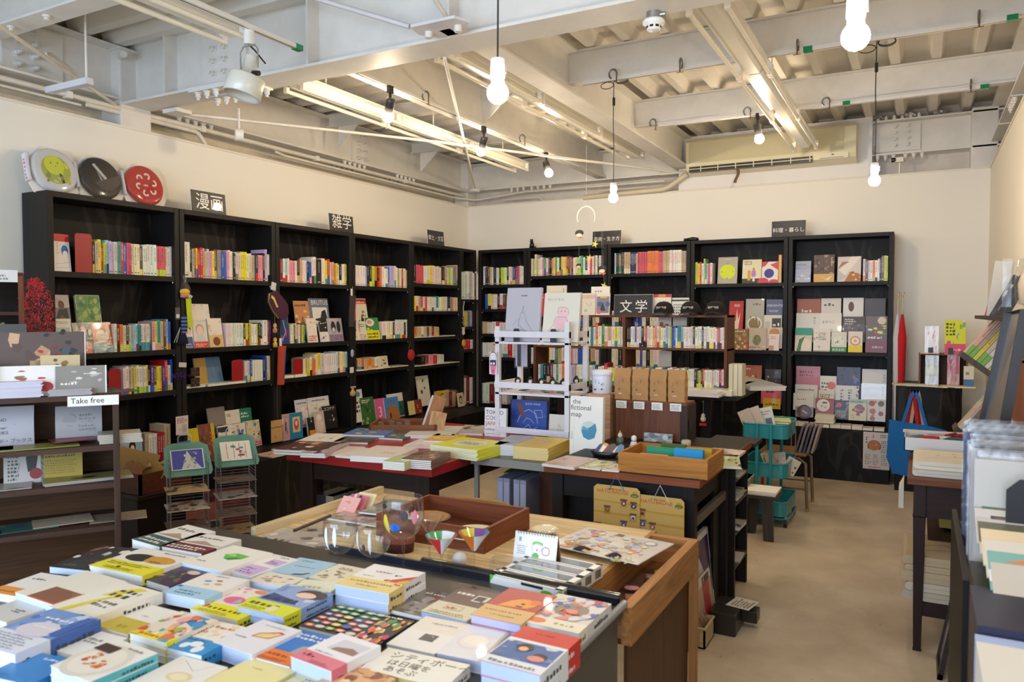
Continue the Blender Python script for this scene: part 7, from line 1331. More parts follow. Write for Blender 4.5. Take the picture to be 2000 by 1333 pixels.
board(1010, 1108, 750, 757, 4.05, 0, 'm 0 0 1 1 30 1a1614 ecd8c4 c83a3a 1a1614', 'row of cards with face pictures lying on the rack shelf', z=ZT + .275, bg='d8ccb8', edge=False, lean=1.2, name='picture_cards', cat='card')
r = root('paper_doll', 'paper doll with a white face and a pink skirt on the rack post', 'doll', at(963, 712, 'Y', 3.98)); F = STAND
m = M('print'); m.box(-.026, 0, -.06, .026, .002, .075, 'e8e0e8'); m.art(TR(-.03, 0, -.07) @ STAND, .06, .15, 'c .5 .82 .4 8a6a58;c .5 .8 .34 ece8ec;c .38 .82 .03 k;c .62 .82 .03 k;r .15 .42 .7 .22 2f2a4a;n .2 .45 .6 .15 1 w;p e07a98 .15 .42 .85 .42 .7 .05 .3 .05;c .5 .2 .1 b83a5a'); m.build('doll_print', r)
M('gloss').lathe([(0, 0), (.008, .002), (0, .01)], (.01, -.004, .115), 'c8242c', n=10).build('red_pin', r)
# jar, wood block, brown box with coffee bags
o = M('woodx').box(0, 0, 0, .135, .13, .29, 'c89a78').build('wood_block', loc=(-1.665, 4.03, ZT)); tag(o, 'pale wood block carrying the white jar', 'block')
r = root('white_jar', 'round white plastic jar with blue drawings', 'jar', (-1.60, 4.085, ZT + .29))
m = M('satin'); m.lathe([(0, 0), (.052, 0), (.055, .004), (.057, .10), (.056, .104)], (0, 0, 0), 'e6e6f0', n=32); m.art(TR(-.045, -.0575, .01) @ STAND, .09, .09, 'v .25 .7 .12 2a3a6a ルビ;m .5 .2 .3 .6 8 5a7ac8 e6e6f0 3a5ab0;r .2 .12 .12 .1 2a2a3a;c .72 .2 .05 2a2a3a', 'print'); m.build('jar_body', r)
M('satin').lathe([(.060, .104), (.062, .108), (.062, .125), (.058, .129), (.054, .134), (0, .134)], (0, 0, 0), 'ecebf2', n=32).build('lid', r)
r = root('brown_stand', 'brown wooden box stand carrying four paper bags', 'box', (-1.50, 4.04, DZ)); WB = '70432c'
M('woodz').box(0, 0, 0, .40, .16, .20, WB).build('box_body', r); M('woodx').box(-.0, -.006, .20, .405, .16, .214, '7e4c2c').build('top_board', r); M('woodz').box(.37, -.008, 0, .41, .17, .20, '3c2418').build('end_board', r); M('woodz').box(.41, .02, .06, .425, .08, .12, '2f1c14').build('wood_catch', r)
for i in range(4):
 r = root('coffee_bag', 'brown paper bag, %s of four on the brown box' % ['leftmost', 'second from the left', 'third from the left', 'rightmost'][i], 'paper bag', (-1.515 + i * .103, 4.06, DZ + .214), R.uniform(-.05, .05), 'brown paper bags on the brown box')
 w_, d_, h_ = .092, .06, .175
 def fn(u, v, w_=w_, d_=d_, h_=h_):
  a = u * 4; k = int(a) % 4; f = a - int(a); pin = 1 - .85 * max(0, (v - .72) / .28) ** 1.2; P = [(0, 0), (w_, 0), (w_, d_), (0, d_)]; p, q = P[k], P[(k + 1) % 4]; x = p[0] + (q[0] - p[0]) * f; y = p[1] + (q[1] - p[1]) * f
  bulge = .006 * sin(pi * f) * sin(pi * min(v / .9, 1)); y = d_ / 2 + (y - d_ / 2) * pin * (1 + bulge * 8 if k % 2 == 0 else 1); x += (bulge if k == 1 else -bulge if k == 3 else 0) * .4
  if k % 2 == 1 and v > .6: x += (-.012 if k == 1 else .012) * sin(pi * f) * (v - .6) / .4
  return (x + .0015 * sin(v * 23 + u * 9), y + .0015 * sin(v * 17 + u * 31), h_ * v)
 m = M('page'); m.grid(fn, 32, 14, 'b88a58', 'page', smooth=False); m.add([(0, 0, .001), (w_, 0, .001), (w_, d_, .001), (0, d_, .001)], [(0, 1, 2, 3)], 'b88a58'); m.build('bag_body', r)
 m = M('print'); m.art(TR(0, -.007, .03) @ STAND, w_, .08, 'v .28 .9 .07 6a4a2c 珈琲豆;v .5 .95 .1 6a4a2c 福豆;c .3 .35 .05 5a4030;n .3 .02 .3 .12 1 f0e8dc'); m.build('print_marks', r)
 m = M('page'); m.box(0, 0, 0, .062, .001, .042, 'efece4'); m.art(STAND, .062, .042, 'n .1 .15 .8 .7 4 8a867e'); tag(m.build('price_card', loc=(-1.495 + i * .103, 4.030, DZ + .168)), 'white handwritten price card, %s below the paper bags' % ['first', 'second', 'third', 'fourth'][i], 'card', 'price cards on the brown box')
# desk B top
fb((1063 + 40, 889), (1160, 896), (1125, 916), (1068, 905), DZ + .012, .006, 'c8b0a4', 'm 0 0 1 1 8 b89888 d8c8bc', 'pink brown print in clear sleeves at the desk corner', n=2, cat='print', name='sleeved_print')
fb((1148, 896), (1200, 903), (1175, 918), (1118, 911), DZ + .008, .006, 'd0d0a8', 'm 0 0 1 1 16 a8ac78 e8e8cc 8a9058', 'green patterned fabric in a clear sleeve', cat='print', name='sleeved_print')
fb((1196, 905), (1218, 907), (1216, 922), (1172, 918), DZ + .006, .005, 'e0dcd0', 'm .1 .2 .8 .6 8 b84a30 c8785c e0dcd0', 'cream printed handkerchief with a red fish', cat='print', name='sleeved_print')
P = at(1181, 893, 'Z', DZ); r = root('tag_dish', 'black dish filled with coloured luggage tags', 'dish', P)
M('satin').lathe([(0, .002), (.05, .004), (.075, .03), (.078, .03), (.055, 0), (0, 0)], (0, 0, 0), '15161c', n=30, sy=.55).build('dish', r)
for q, (c, dx) in enumerate((('2a2f6a', -.045), ('d8a83c', -.02), ('8a2a30', .0), ('4a4a3a', .02), ('b83a2c', .045), ('5a7a9a', .06))):
 m = M('satin', TR(dx, 0, .012, rx=radians(-25), ry=radians(25 if q % 2 else 35))); m.prism([(-.016, 0), (.016, 0), (.016, .045), (.008, .06), (-.008, .06), (-.016, .045)], .004, c, T=STAND)
 if q in (1, 4): m.box(-.012, -.0055, .01, .012, -.004, .045, 'e8e4dc')
 m.build('luggage_tag', r)
P = at(1238, 884, 'Y', 3.75); r = root('shuttlecock_doll', 'white shuttlecock shaped doll on the desk', 'figure', (P.x, P.y, DZ))
M('satin').lathe([(0, 0), (.026, 0), (.016, .032), (.012, .036)], (0, 0, 0), 'e4e0d8', n=20).lathe([(.0125, .036), (.0125, .04)], (0, 0, 0), 'b8402c', n=20).lathe([(.012, .04), (.015, .05), (.012, .062), (0, .068)], (0, 0, 0), 'ecebe6', n=20).build('doll_body', r)
P = at(1211, 880, 'Y', 3.8); r = root('bird_doll', 'small pointed doll with a yellow cap behind the tag dish', 'figure', (P.x, P.y, DZ)); M('satin').lathe([(0, 0), (.02, .0), (.018, .04), (0, .045)], (0, 0, 0), '5a6a5c', n=14).lathe([(.004, .04), (.014, .05), (.008, .066)], (0, 0, 0), 'ece4d8', n=14).lathe([(.008, .064), (0, .082)], (0, 0, 0), 'd8a03c', n=12).build('doll_body', r)
stand(1257, 1313, 847, 875, 3.98, DZ, '8a8a88', 'm 0 0 1 1 26 6a6a68 a8a8a4 50504e b8b8b4;c .3 .7 .1 5a5a58;c .75 .6 .1 c8c8c4', 'grey picture card leaning on the brown box', t=.004, cat='card', name='picture_card')
r = root('towel_tray', 'orange brown wooden tray holding rolled towels', 'tray', (-1.165, 3.17, DZ), 0); TC = 'b3762f'; tw, td, th = .395, .30, .085
M('woodx').box(0, 0, 0, tw, .014, th, TC).build('front_board', r, bevel=.001); M('woodx').box(0, td - .014, 0, tw, td, th, TC).build('back_board', r, bevel=.001)
M('woody').box(0, .014, 0, .014, td - .014, th, TC).build('end_board', r); M('woody').box(tw - .014, .014, 0, tw, td - .014, th, TC).build('end_board', r); M('woodx').box(.01, .01, 0, tw - .01, td - .01, .01, 'c8945c').build('tray_floor', r)
for (x, y, w_, c, lb, h_) in ((.085, .03, .125, 'e08a78', 'salmon pink folded towel in front', .05), (.10, .08, .125, '2a8a6a', 'green folded towel behind the pink one', .075), (.15, .13, .11, '4a5a1c', 'olive green folded towel', .085), (.235, .04, .125, '2a8ac0', 'bright blue folded towel', .085), (.25, .13, .125, 'b8962a', 'mustard yellow folded towel behind the blue one', .075)):
 m = M('cloth'); P = []
 for k in range(9): a = pi * k / 8; P.append((.018 * cos(a), h_ - .018 + .018 * sin(a)))
 m.prism([(.018, .0)] + P + [(-.018, 0)], w_, c, T=Matrix(((0, 0, 1, 0), (1, 0, 0, 0), (0, 1, 0, 0), (0, 0, 0, 1)))); tag(m.build('folded_towel', loc=(-1.165 + x, 3.20 + y, DZ + .03), rz=R.uniform(-.04, .04), bevel=.003), lb, 'towel', 'towels in the orange wooden tray')
for i, (q, n, bg, art, lb) in enumerate(((((1352, 880), (1420, 884), (1400, 900), (1330, 892)), 2, 'c8c8b0', 'm 0 0 1 1 18 8a9a5c e4e0cc c87a70 5a6a4c', 'green patterned magazine behind the towel tray'), (((1395, 876), (1462, 880), (1436, 892), (1370, 886)), 2, 'd8ccbc', 'm 0 0 1 1 14 e8d8c8 b89890 a84a50 e0dccc', 'cream magazine at the far corner of the desk'), (((1412, 893), (1458, 886), (1430, 915), (1398, 906)), 2, 'b8c08a', 'm 0 0 1 1 18 8a9a4c 2a2c24 d8dcb8', 'lime and black pamphlet at the desk edge'))):
 fb(*q, DZ + .01, .006, bg, art, lb, n=n, cat='magazine', name='magazine')
P = at(1340, 875, 'Z', DZ); m = M('page'); m.lathe([(0, 0), (.022, .0), (.026, .03), (.022, .04)], (0, 0, 0), 'd8c8ac', 'weave', n=16); tag(m.build('small_jar', loc=P), 'small cream paper tub next to the brown box', 'tub')
# badge boards
def badges(x0, x1, y0, y1, label, pos, dz):
 A, B = at(x0, y0, 'Y', 3.115), at(x1, y0, 'Y', 3.115); w_ = B.x - A.x; h_ = .36
 r = root('badge_board', label, 'badge board', (A.x, 3.12 - dz, A.z - h_ + .0)); m = M('print'); q = .014
 P = [(q, 0), (w_ - q, 0), (w_, q), (w_, h_ - q), (w_ - q, h_), (q, h_), (0, h_ - q), (0, q)]
 m.prism(P, .004, 'c9a55c', T=TR(0, .004, 0) @ STAND)
 m.art(STAND, w_, h_, 't .07 .905 .112 c8402a HATO;t .40 .905 .112 c8402a BADGE;p b8902a .80 .895 .86 .955 .92 .955 .98 .90 .97 .89 .81 .885;e .89 .905 .085 .022 4a6a2c;n .84 .895 .1 .02 1 d8c040;n .3 .955 .4 .018 1 3a3430;' + ';'.join('p %s 0 %.3f 1 %.3f 1 %.3f .5 %.3f 0 %.3f' % ('c0963e', z, z - .02, z + .015, z + .01, z + .02) for z in (.80, .66, .52, .38, .24, .10))); m.build('backing_card', r)
 s = M('satin'); s.tube([(w_ * .34, -.002, h_ * .945), (w_ * .5, -.006, h_ + .05), (w_ * .68, -.002, h_ * .94)], .0018, 'e0dcd4' if dz < .005 else '5a7aa8', n=6); s.build('hanging_string', r)
 for i, (bx, bz, c1, c2) in enumerate(pos):
  b = M('gloss', TR(bx * w_, -.002, bz * h_)); b.box(-.015, -.001, .011, .015, .001, .019, '6a4a34', 'print').box(-.015, -.0025, -.018, .015, -.002, .012, 'w', 'film')
  b.lathe([(0, .004), (.007, .0035), (.0115, .001), (.0118, 0)], (0, 0, -.003), c1, n=20, T=Matrix.Rotation(pi / 2, 4, 'X')); b.lathe([(0, .0045), (.005, .0043)], (.001, -.001, -.003), c2, n=12, T=Matrix.Rotation(pi / 2, 4, 'X')); b.build('button_badge', r)
K = ('b83038', 'e8e0e4'); N = ('20263c', 'd8dce8'); O = ('c07030', '3a2a20'); W = ('e4e0dc', '2a2a30'); U = ('4a5a9a', 'e4e4ec'); G = ('c8c06a', '2a2a20'); D = ('6a3030', 'c8b0a8')
badges(1160, 1250, 945, 0, 'left badge board headed Hato Badge hanging on the old desk', ((.30, .70, 'a86a3c', 'c89a4c'), (.66, .80, *K), (.87, .78, *N), (.86, .64, *W), (.66, .54, *U), (.10, .48, *N), (.50, .43, *O), (.68, .42, *G)), .006)
badges(1244, 1336, 966, 0, 'right badge board headed Hato Badge hanging on the old desk', ((.11, .78, *O), (.12, .65, *U), (.33, .63, 'b86a5a', 'e4d8d0'), (.10, .53, *D), (.30, .51, *N), (.10, .38, *N), (.72, .38, '7a7aa0', 'c8c8d8'), (.89, .46, *N), (.88, .32, *N), (.72, .22, *W), (.88, .18, *W), (.52, .36, *G)), .0)
# under the middle tables
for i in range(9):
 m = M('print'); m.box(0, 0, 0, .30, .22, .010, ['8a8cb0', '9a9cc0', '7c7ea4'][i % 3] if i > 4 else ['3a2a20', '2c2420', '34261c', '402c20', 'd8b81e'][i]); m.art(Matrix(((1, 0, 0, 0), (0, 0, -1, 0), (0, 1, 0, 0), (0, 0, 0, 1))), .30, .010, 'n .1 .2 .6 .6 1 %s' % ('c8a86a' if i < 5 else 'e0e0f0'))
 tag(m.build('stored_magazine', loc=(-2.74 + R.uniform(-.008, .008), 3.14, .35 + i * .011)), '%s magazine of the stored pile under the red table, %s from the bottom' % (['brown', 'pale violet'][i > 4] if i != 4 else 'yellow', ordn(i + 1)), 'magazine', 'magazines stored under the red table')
o = M('page').box(0, 0, 0, .32, .24, .19, '8a6448').build('cardboard_box', loc=(-2.75, 3.13, .16)); tag(o, 'brown cardboard box under the stored magazines', 'box')
o = M('print').box(0, 0, 0, .13, .2, .09, '2a2a2c').box(.08, -.001, 0, .135, .2, .09, '9a8c7a').build('document_box', loc=(-2.90, 3.13, .37)); tag(o, 'black and grey document box under the red table', 'box')
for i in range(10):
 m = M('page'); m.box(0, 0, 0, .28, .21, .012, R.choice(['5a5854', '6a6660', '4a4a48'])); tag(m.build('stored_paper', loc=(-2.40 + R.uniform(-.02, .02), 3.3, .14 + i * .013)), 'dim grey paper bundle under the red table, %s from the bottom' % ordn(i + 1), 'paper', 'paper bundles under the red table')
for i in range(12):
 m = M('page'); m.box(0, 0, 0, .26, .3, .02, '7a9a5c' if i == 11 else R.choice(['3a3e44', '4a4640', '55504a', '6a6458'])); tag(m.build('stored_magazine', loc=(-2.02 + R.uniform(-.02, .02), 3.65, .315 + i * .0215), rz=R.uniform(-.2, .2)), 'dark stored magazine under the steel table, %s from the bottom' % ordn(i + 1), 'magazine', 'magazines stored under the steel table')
o = M('satin').box(-2.06, 3.42, .29, -1.54, 4.2, .31, '4a4844').build('lower_shelf'); o.parent = [q for q in C.objects if q.get('label', '').startswith('grey steel framed')][0]; o.matrix_parent_inverse = Matrix.Translation((-o.parent.location[0], -o.parent.location[1], 0))
for i in range(4):
 m = M('satin'); m.box(0, 0, 0, .035, .2, .28, '8a8ea4').box(.003, -.001, .02, .032, 0, .26, 'a0a4bc'); tag(m.build('file_binder', loc=(-1.93 + i * .038 + (.02 if i > 1 else 0), 3.44, .311)), 'grey blue metal file box, %s from the left under the steel table' % ordn(i + 1), 'binder', 'file boxes under the steel table')
o = M('woodz').box(0, 0, 0, .22, .02, .50, '5f3420').build('plywood_sheet', loc=(-1.765, 3.60, .16)); tag(o, 'brown wooden panel under the steel table', 'panel')
o = M('print').box(0, 0, 0, .045, .012, .42, 'c8cce0').box(.006, -.001, .01, .045, 0, .41, '23263c').build('framed_poster', loc=(-1.575, 3.36, .25)); tag(o, 'dark starry poster with a white edge beside the old desk', 'poster')
# under and beside the old desk
r = root('framed_picture', 'white framed purple and gold picture leaning under the old desk', 'picture', (-.845, 3.30, .02), pi / 2); r.rotation_euler = (radians(-6), 0, pi / 2)
m = M('print'); m.box(0, 0, 0, .36, .02, .40, 'e0dcd8'); m.art(STAND, .36, .40, 'r .05 .05 .9 .88 3a2a5a;m .4 .3 .5 .5 14 a8802c 6a3a2c 2c2440;p cfcdd0 .05 .05 .05 .85 .35 .85 .75 .4 .75 .05'); m.build('frame_print', r)
r = root('magazine', 'pale magazine with a red stripe leaning under the old desk', 'magazine', (-.815, 3.24, .02), pi / 2); r.rotation_euler = (radians(-8), 0, pi / 2)
flip(r, 'm', .30, .24, .008, 'b89a88', 'r .5 .08 .35 .8 b02428;r 0 .85 1 .15 d8d4cc;r .5 .85 .4 .13 22221e;t .05 .3 .12 2a2420 -20-;n .1 .9 .3 .08 1 k;t .55 .88 .1 w JK')
r = root('woven_basket', 'cream woven basket with clear bags under the desk', 'basket', (-.79, 3.235, 0), pi / 2)
m = M('weave'); m.box(.0, 0, 0, .16, .10, .006, 'b8a070')
for (x0, y0, x1, y1) in ((0, 0, .16, .008), (0, .092, .16, .10), (0, 0, .008, .10), (.152, 0, .16, .10)): m.box(x0, y0, 0, x1, y1, .085, 'c9b184')
m.tube([(0, 0, .087), (.16, 0, .087), (.16, .1, .087), (0, .1, .087)], .006, 'd0b98c', closed=True); m.build('basket_body', r)
for q in range(3): M('film').lathe([(0, 0), (.03, .01), (.035, .06), (.01, .10), (.02, .12)], (.04 + .04 * q, .05, .02), 'w', n=10).build('clear_bag', r)
r = root('black_case', 'black box on the floor with a handwritten paper on top', 'box', (-.70, 3.42, 0), pi / 2)
M('satin').box(0, 0, 0, .22, .12, .10, '26241f').box(.12, -.07, .03, .20, 0, .085, '1e1c19').build('case_body', r, bevel=.004); m = M('page', TR(.08, -.04, .102, rz=-.2)); m.box(0, 0, 0, .13, .11, .001, 'd8d0c0'); m.art(TR(0, 0, .001), .13, .11, 'n .1 .1 .8 .8 6 5a564e'); m.build('note_paper', r)
for i, z_ in enumerate((.174, .344, .494, .614)):
 for k in range([2, 3, 6, 3][i]):
  m = M('print'); m.box(0, 0, 0, .22, .15, .006, R.choice(['c8c4bc', 'd8d0c8', 'a8a49c', '8a8680'])); m.art(TR(0, 0, .006), .22, .15, 'm 0 0 1 1 6 4a4640 c8b8a8 8a8680'); tag(m.build('pamphlet', loc=(-.80 + .02 - .24 + R.uniform(0, .02), 3.895 + R.uniform(0, .03), z_ + .001 + k * .0065), rz=R.uniform(-.08, .08)), 'pamphlet on %s tier of the magazine shelf, %s from the bottom' % (['the lowest', 'the second', 'the third', 'the top'][i], ordn(k + 1)), 'pamphlet', 'pamphlets in the magazine shelf')
# wooden tray with boards on the red table
r = root('wooden_tray', 'shallow brown wooden tray with rolled tapes', 'tray', (-3.0, 3.72, ZT + .0), radians(27)); TW = '8a5228'
for (x0, y0, x1, y1) in ((0, 0, .42, .012), (0, .288, .42, .30), (0, 0, .012, .30), (.408, 0, .42, .30)): M('woodx').box(x0, y0, 0, x1, y1, .055, TW).build('tray_side', r)
M('woodx').box(0, 0, 0, .42, .30, .008, '6f4020').build('tray_floor', r)
TW_M = r.matrix_world
for k, (x, y) in enumerate(((.06, .12), (.12, .16), (.18, .10), (.24, .06), (.22, .17))):
 m = M('page'); m.tube([(.022 * cos(t), .022 * sin(t), .01) for t in [radians(a) for a in range(0, 360, 20)]], .007, ['a88a70', 'c8b088', '9a7a60', 'd8c8b0', 'b89868'][k], closed=True); m.box(-.02, -.002, .014, .02, .002, .05, '8a7060', T=TR(rx=.3))
 a = radians(27); tag(m.build('twine_roll', loc=(-3.0 + x * cos(a) - y * sin(a), 3.72 + x * sin(a) + y * cos(a), ZT + .012)), 'small paper twine roll, %s in the wooden tray' % ordn(k + 1), 'twine roll', 'twine rolls in the wooden tray')
for (px0, px1, py, h_, c, lb, q) in ((825, 860, 832, .235, 'b0764a', 'tall leaning wooden cutting board in the tray', .18), (838, 870, 828, .135, 'c89a64', 'smaller pale slatted board leaning in the tray', -.1)):
 A = at(px0, py, 'Y', 3.95 if h_ > .2 else 3.9); m = M('woodz', TR(rx=radians(-12), ry=radians(18 if h_ > .2 else 12), rz=.5)); m.box(0, 0, 0, .085, .012, h_, c); m.box(-.012, 0, 0, 0, .012, h_ * .97, 'c8c8cc' if h_ > .2 else c, 'print')
 tag(m.build('cutting_board', loc=(A.x, A.y, ZT + .012), bevel=.001), lb, 'board')
# caps, small box pendant
for k, (x0, x1) in enumerate(((1272, 1322), (1325, 1373), (1371, 1424))):
 P = at((x0 + x1) / 2, 611, 'Y', 5.98); P.z = IZ + .598; r = root('baseball_cap', ['black cap with white lettering at the left of three', 'black cap with white lettering in the middle of three', 'black cap with small lettering at the right of three'][k], 'cap', P, group='black caps on the brown shelf')
 m = M('cloth'); m.grid(lambda u, v: (.080 * cos(2 * pi * u) * cos(v * pi / 2) ** .7 if v < 1 else 0, .09 * sin(2 * pi * u) * cos(v * pi / 2) ** .7 if v < 1 else 0, .018 + .092 * sin(v * pi / 2)), 28, 8, '171514', 'cloth'); m.lathe([(0, .110), (.006, .109), (.006, .113), (0, .115)], (0, 0, 0), '171514', n=10); m.build('crown', r)
 m = M('cloth'); m.grid(lambda u, v: ((u - .5) * .165 * (1 - .35 * v), -.055 - .07 * v - .02 * sin(pi * u) * (1 - v * .2), .028 - .018 * (2 * u - 1) ** 2 * 1.2 - .008 * v), 14, 5, '171514', 'cloth'); m.build('brim', r)
 m = M('print'); m.text(TR(-.042, -.083, .052, rx=radians(78)), ['別府妄想', '別府妄想', '妄想別府'][k], 0, 0, .021, 'e8e4dc'); m.build('embroidery', r)
P = at(1374, 780, 'Y', 5.66); r = root('bear_charm', 'small bear doll charm hanging from the island table', 'trinket', (P.x, 5.655, .80)); m = M('satin'); m.tube([(0, 0, 0), (0, 0, -.10)], .001, 'd8d8d8', n=4).lathe([(0, .0), (.01, -.012), (0, -.024)], (0, 0, -.0), '3a8a50', n=10); m.lathe([(0, -.165), (.018, -.155), (.02, -.135), (.012, -.12), (.016, -.11), (0, -.095)], (0, 0, 0), 'e0d8c8', n=14); m.box(-.026, -.01, -.19, .026, .01, -.172, 'c01c20'); m.build('doll', r)
for k in range(3):
 A = at(1422 + 9 * k, 752, 'Y', 5.72); m = M('print'); m.box(0, 0, 0, .03, .13, .235, ['d8d0b0', 'e4dcc0', 'e0d8bc'][k]); tag(m.build('tall_book', loc=(A.x, 5.74, IZ + .0)), ['cream tall book at the shelf end, nearest the shelf', 'cream tall book in the middle of three at the shelf end', 'cream tall book at the outer side of the shelf end'][k], 'book', 'tall cream books at the end of the brown shelf')
for i, (q, n, bg, lb) in enumerate(((((1395, 742), (1452, 745), (1425, 770), (1370, 765)), 3, 'd8d6d2', 'pale booklet pile near the right end of the island table'), (((1450, 738), (1506, 737), (1480, 752), (1432, 756)), 3, 'c8ccce', 'grey white magazine pile at the island table corner'), (((1340, 750), (1372, 751), (1352, 765), (1325, 763)), 2, 'd8b8bc', 'pinkish booklet pile on the island table'))):
 fb(*q, IZ + n * .012, .012, bg, 'm 0 0 1 1 5 %s efece8 c8c4bc' % bg, lb, n=n, cat='booklet', name='booklet')
# ================================================================ trolley goods, posters and the right side
for i, (px0, px1, py, dy, h_, c, art, lb, ry) in enumerate((
 (1450, 1472, 815, .0, .15, 'c8b8a8', 'm .1 .1 .8 .8 5 6a4a3a d8c8b8', 'leaning card with a brown drawing at the left of the trolley', -.45), (1468, 1490, 812, .03, .17, 'd0c0b0', 'm .2 .1 .6 .6 4 7a5a44 c8a080', 'second leaning card on the trolley top tray', -.4),
 (1486, 1506, 806, .06, .17, 'dcd6cc', 'r .3 .1 .5 .45 5a6a6c;n .1 .7 .8 .2 2 8a8a80', 'white folder with a grey window on the trolley top tray', -.25))):
 A = at(px0, py, 'Y', 5.42 + dy); m = M('print', TR(ry=ry, rx=-.1)); m.box(0, 0, 0, .085, .004, h_, c); m.art(STAND, .085, h_, art); tag(m.build('card', loc=(A.x + .03, 5.40 + dy, .62)), lb, 'card')
for i, (z, c) in enumerate(((.66, '8ab04c'), (.675, 'c8cc6a'), (.69, 'd8d47a'))):
 m = M('print'); m.box(0, 0, 0, .16, .13, .012, c); m.box(.001, -.001, .002, .159, 0, .010, 'e4e0c8'); tag(m.build('notebook', loc=(-.93, 5.50, z + .004), rz=.1 * i), ['green', 'lime', 'pale yellow'][i] + ' notebook in the pile on the trolley top tray', 'notebook')
for i in range(3):
 m = M('print', TR(ry=[-.5, -.2, .45][i], rx=-.5)); m.box(0, 0, 0, .09, .003, .12, ['c8b090', 'd8d0c4', 'd0c4b0'][i]); m.art(STAND, .09, .12, 'm .1 .1 .8 .7 6 4a3c34 a89880 3a3430'); tag(m.build('postcard_pack', loc=(-.93 + .05 * i, 5.50, .36)), ['kraft', 'grey printed', 'cream printed'][i] + ' card pack in the middle trolley tray', 'card pack')
m = M('print', TR(ry=-.5, rx=-.3)); m.box(0, 0, 0, .09, .01, .13, 'b8aca8'); m.art(STAND, .09, .13, 'c .4 .5 .2 e4d8d4;m .5 .2 .4 .6 4 a84a50 c8b8b4'); tag(m.build('postcard_pack', loc=(-.93, 5.45, .10)), 'grey pink card pack in the lowest trolley tray', 'card pack')
for i in range(5):
 m = M('satin', TR(ry=.25)); m.box(0, 0, 0, .015, .2, .20, ['6a5f60', '8a7f80', '54494c', '7a6f72', '9a8a80'][i]); tag(m.build('hanging_folder', loc=(-.80 + .028 * i, 5.92, .423)), 'grey brown folder leaning on the metal chair, %s from the left' % ordn(i + 1), 'folder', 'folders on the metal chair')
for i in range(5):
 m = M('print'); m.box(0, 0, 0, .10, .16, .008, R.choice(['b89898', 'a88a8c', 'c8b0a8', '8a7a90'])); tag(m.build('notebook', loc=(-.815 + R.uniform(-.004, .004), 5.90, .422 + i * .0085)), 'small notebook in the pile on the metal chair, %s from the bottom' % ordn(i + 1), 'notebook', 'notebooks on the metal chair') if False else None
r = root('storage_box', 'pale grey green plastic box with a black and white picture book', 'box', (-1.14, 5.08, 0))
M('satin').box(0, 0, .20, .17, .20, .36, '8f9080').box(-.004, -.004, .345, .174, .204, .36, '9a9b8a').box(.01, .01, 0, .16, .19, .20, '3a3630').build('box_body', r, bevel=.003); m = M('print'); m.box(.02, .08, .36, .15, .085, .52, 'c8c6bc'); m.art(TR(.02, .08, .36) @ STAND, .13, .16, 'e .5 .4 .3 .25 e8e6de;m .1 .05 .8 .6 9 2a2a28 e8e6de 3a3a38;e .45 .8 .25 .12 b8b6ac'); m.build('picture_card', r)
board(1685, 1737, 845, 915, 7.10, 0, 't .32 .84 .22 c82a30 ゜3'.replace('゜', '') + ';c .42 .62 .26 8a4a2c;c .42 .64 .22 b8703c;m .2 .5 .4 .2 6 d89a5c c8804a;p c8ccc4 .12 .44 .2 .55 .4 .5 .6 .54 .7 .46;n .68 .45 .26 .35 7 6a6660;n .08 .12 .24 .3 6 8a867e;n .38 .12 .24 .3 6 8a867e;n .68 .12 .24 .3 6 8a867e;n .2 .04 .6 .05 1 c84a4a;n .65 .86 .3 .1 2 3a3630;n .1 .7 .08 .2 3 3a3630', 'white menu poster with a red number three and a round bread', bg='d6cdc8', edge=False, lean=0, name='menu_poster', cat='poster', t=.002)
o = M('satin').box(0, 0, 0, .03, .02, .06, '8a8a84').build('metal_clip', loc=(-.215, 7.08, .385)); tag(o, 'grey clip at the poster corner', 'clip')
# umbrellas
for (dx, c, lb, dz) in ((.035, 'c41c24', 'folded red umbrella hanging beside the last bookcase', 0), (-.0, 'c8ccd4', 'folded white umbrella behind the red one', .02)):
 r = root('umbrella', lb, 'umbrella', (-.165 + dx, 7.28 + dz, .44)); M('cloth').lathe([(.006, 0), (.016, .1), (.03, .55), (.035, .80), (.012, .98), (.008, 1.0)], (0, 0, 0), c, n=10).build('canopy', r); M('metal').cyl((0, 0, 1.0), (0, 0, 1.14), .005, 'b8a070').tube([(0, 0, 1.14), (0, 0, 1.17), (.015, 0, 1.185)], .006, 'a8845c').build('handle', r); M('metal').cyl((0, 0, 0), (0, 0, -.05), .004, 'b8b8b8').build('tip', r)
# blue tote with more bags inside the handles
r = root('tote_bag', 'bright blue canvas tote bag hanging on the corner cabinet', 'bag', (-.205, 6.90, .145)); TBc = '1a6cb4'
r.scale = (1.035,) * 3
P = [(.03, 0), (.14, -.02), (.34, .05), (.38, .12), (.395, .36), (.29, .385), (.0, .42), (-.015, .12)]
m = M('cloth'); m.prism(P, .03, TBc, T=TR(0, .03, 0) @ STAND); m.poly(TR(0, -.0, 0) @ STAND, [(.02, .01)] * 0 or [(.22, .05), (.30, .06), (.30, .16), (.22, .20), (.13, .15), (.14, .08)], '155a9c'); m.build('bag_body', r)
for (x0, x1, c, y) in ((.09, .26, TBc, 0), (.12, .20, 'b02026', .015), (.15, .24, 'c8a088', .02), (.13, .22, '9a2028', .025)):
 m = M('cloth'); pts = [(x0, y, .38), ((x0 * .6 + x1 * .4) - .01, y, .60), ((x0 + x1) / 2, y, .66), (x0 * .35 + x1 * .65, y, .60), (x1, y, .38)]
 for (a, b_) in zip(pts, pts[1:]): m.add([(a[0] - .012, a[1] - .002, a[2]), (a[0] + .012, a[1] - .002, a[2]), (b_[0] + .012, b_[1] - .002, b_[2]), (b_[0] - .012, b_[1] - .002, b_[2])], [(0, 1, 2, 3)], c)
 m.build('bag_handle', r)
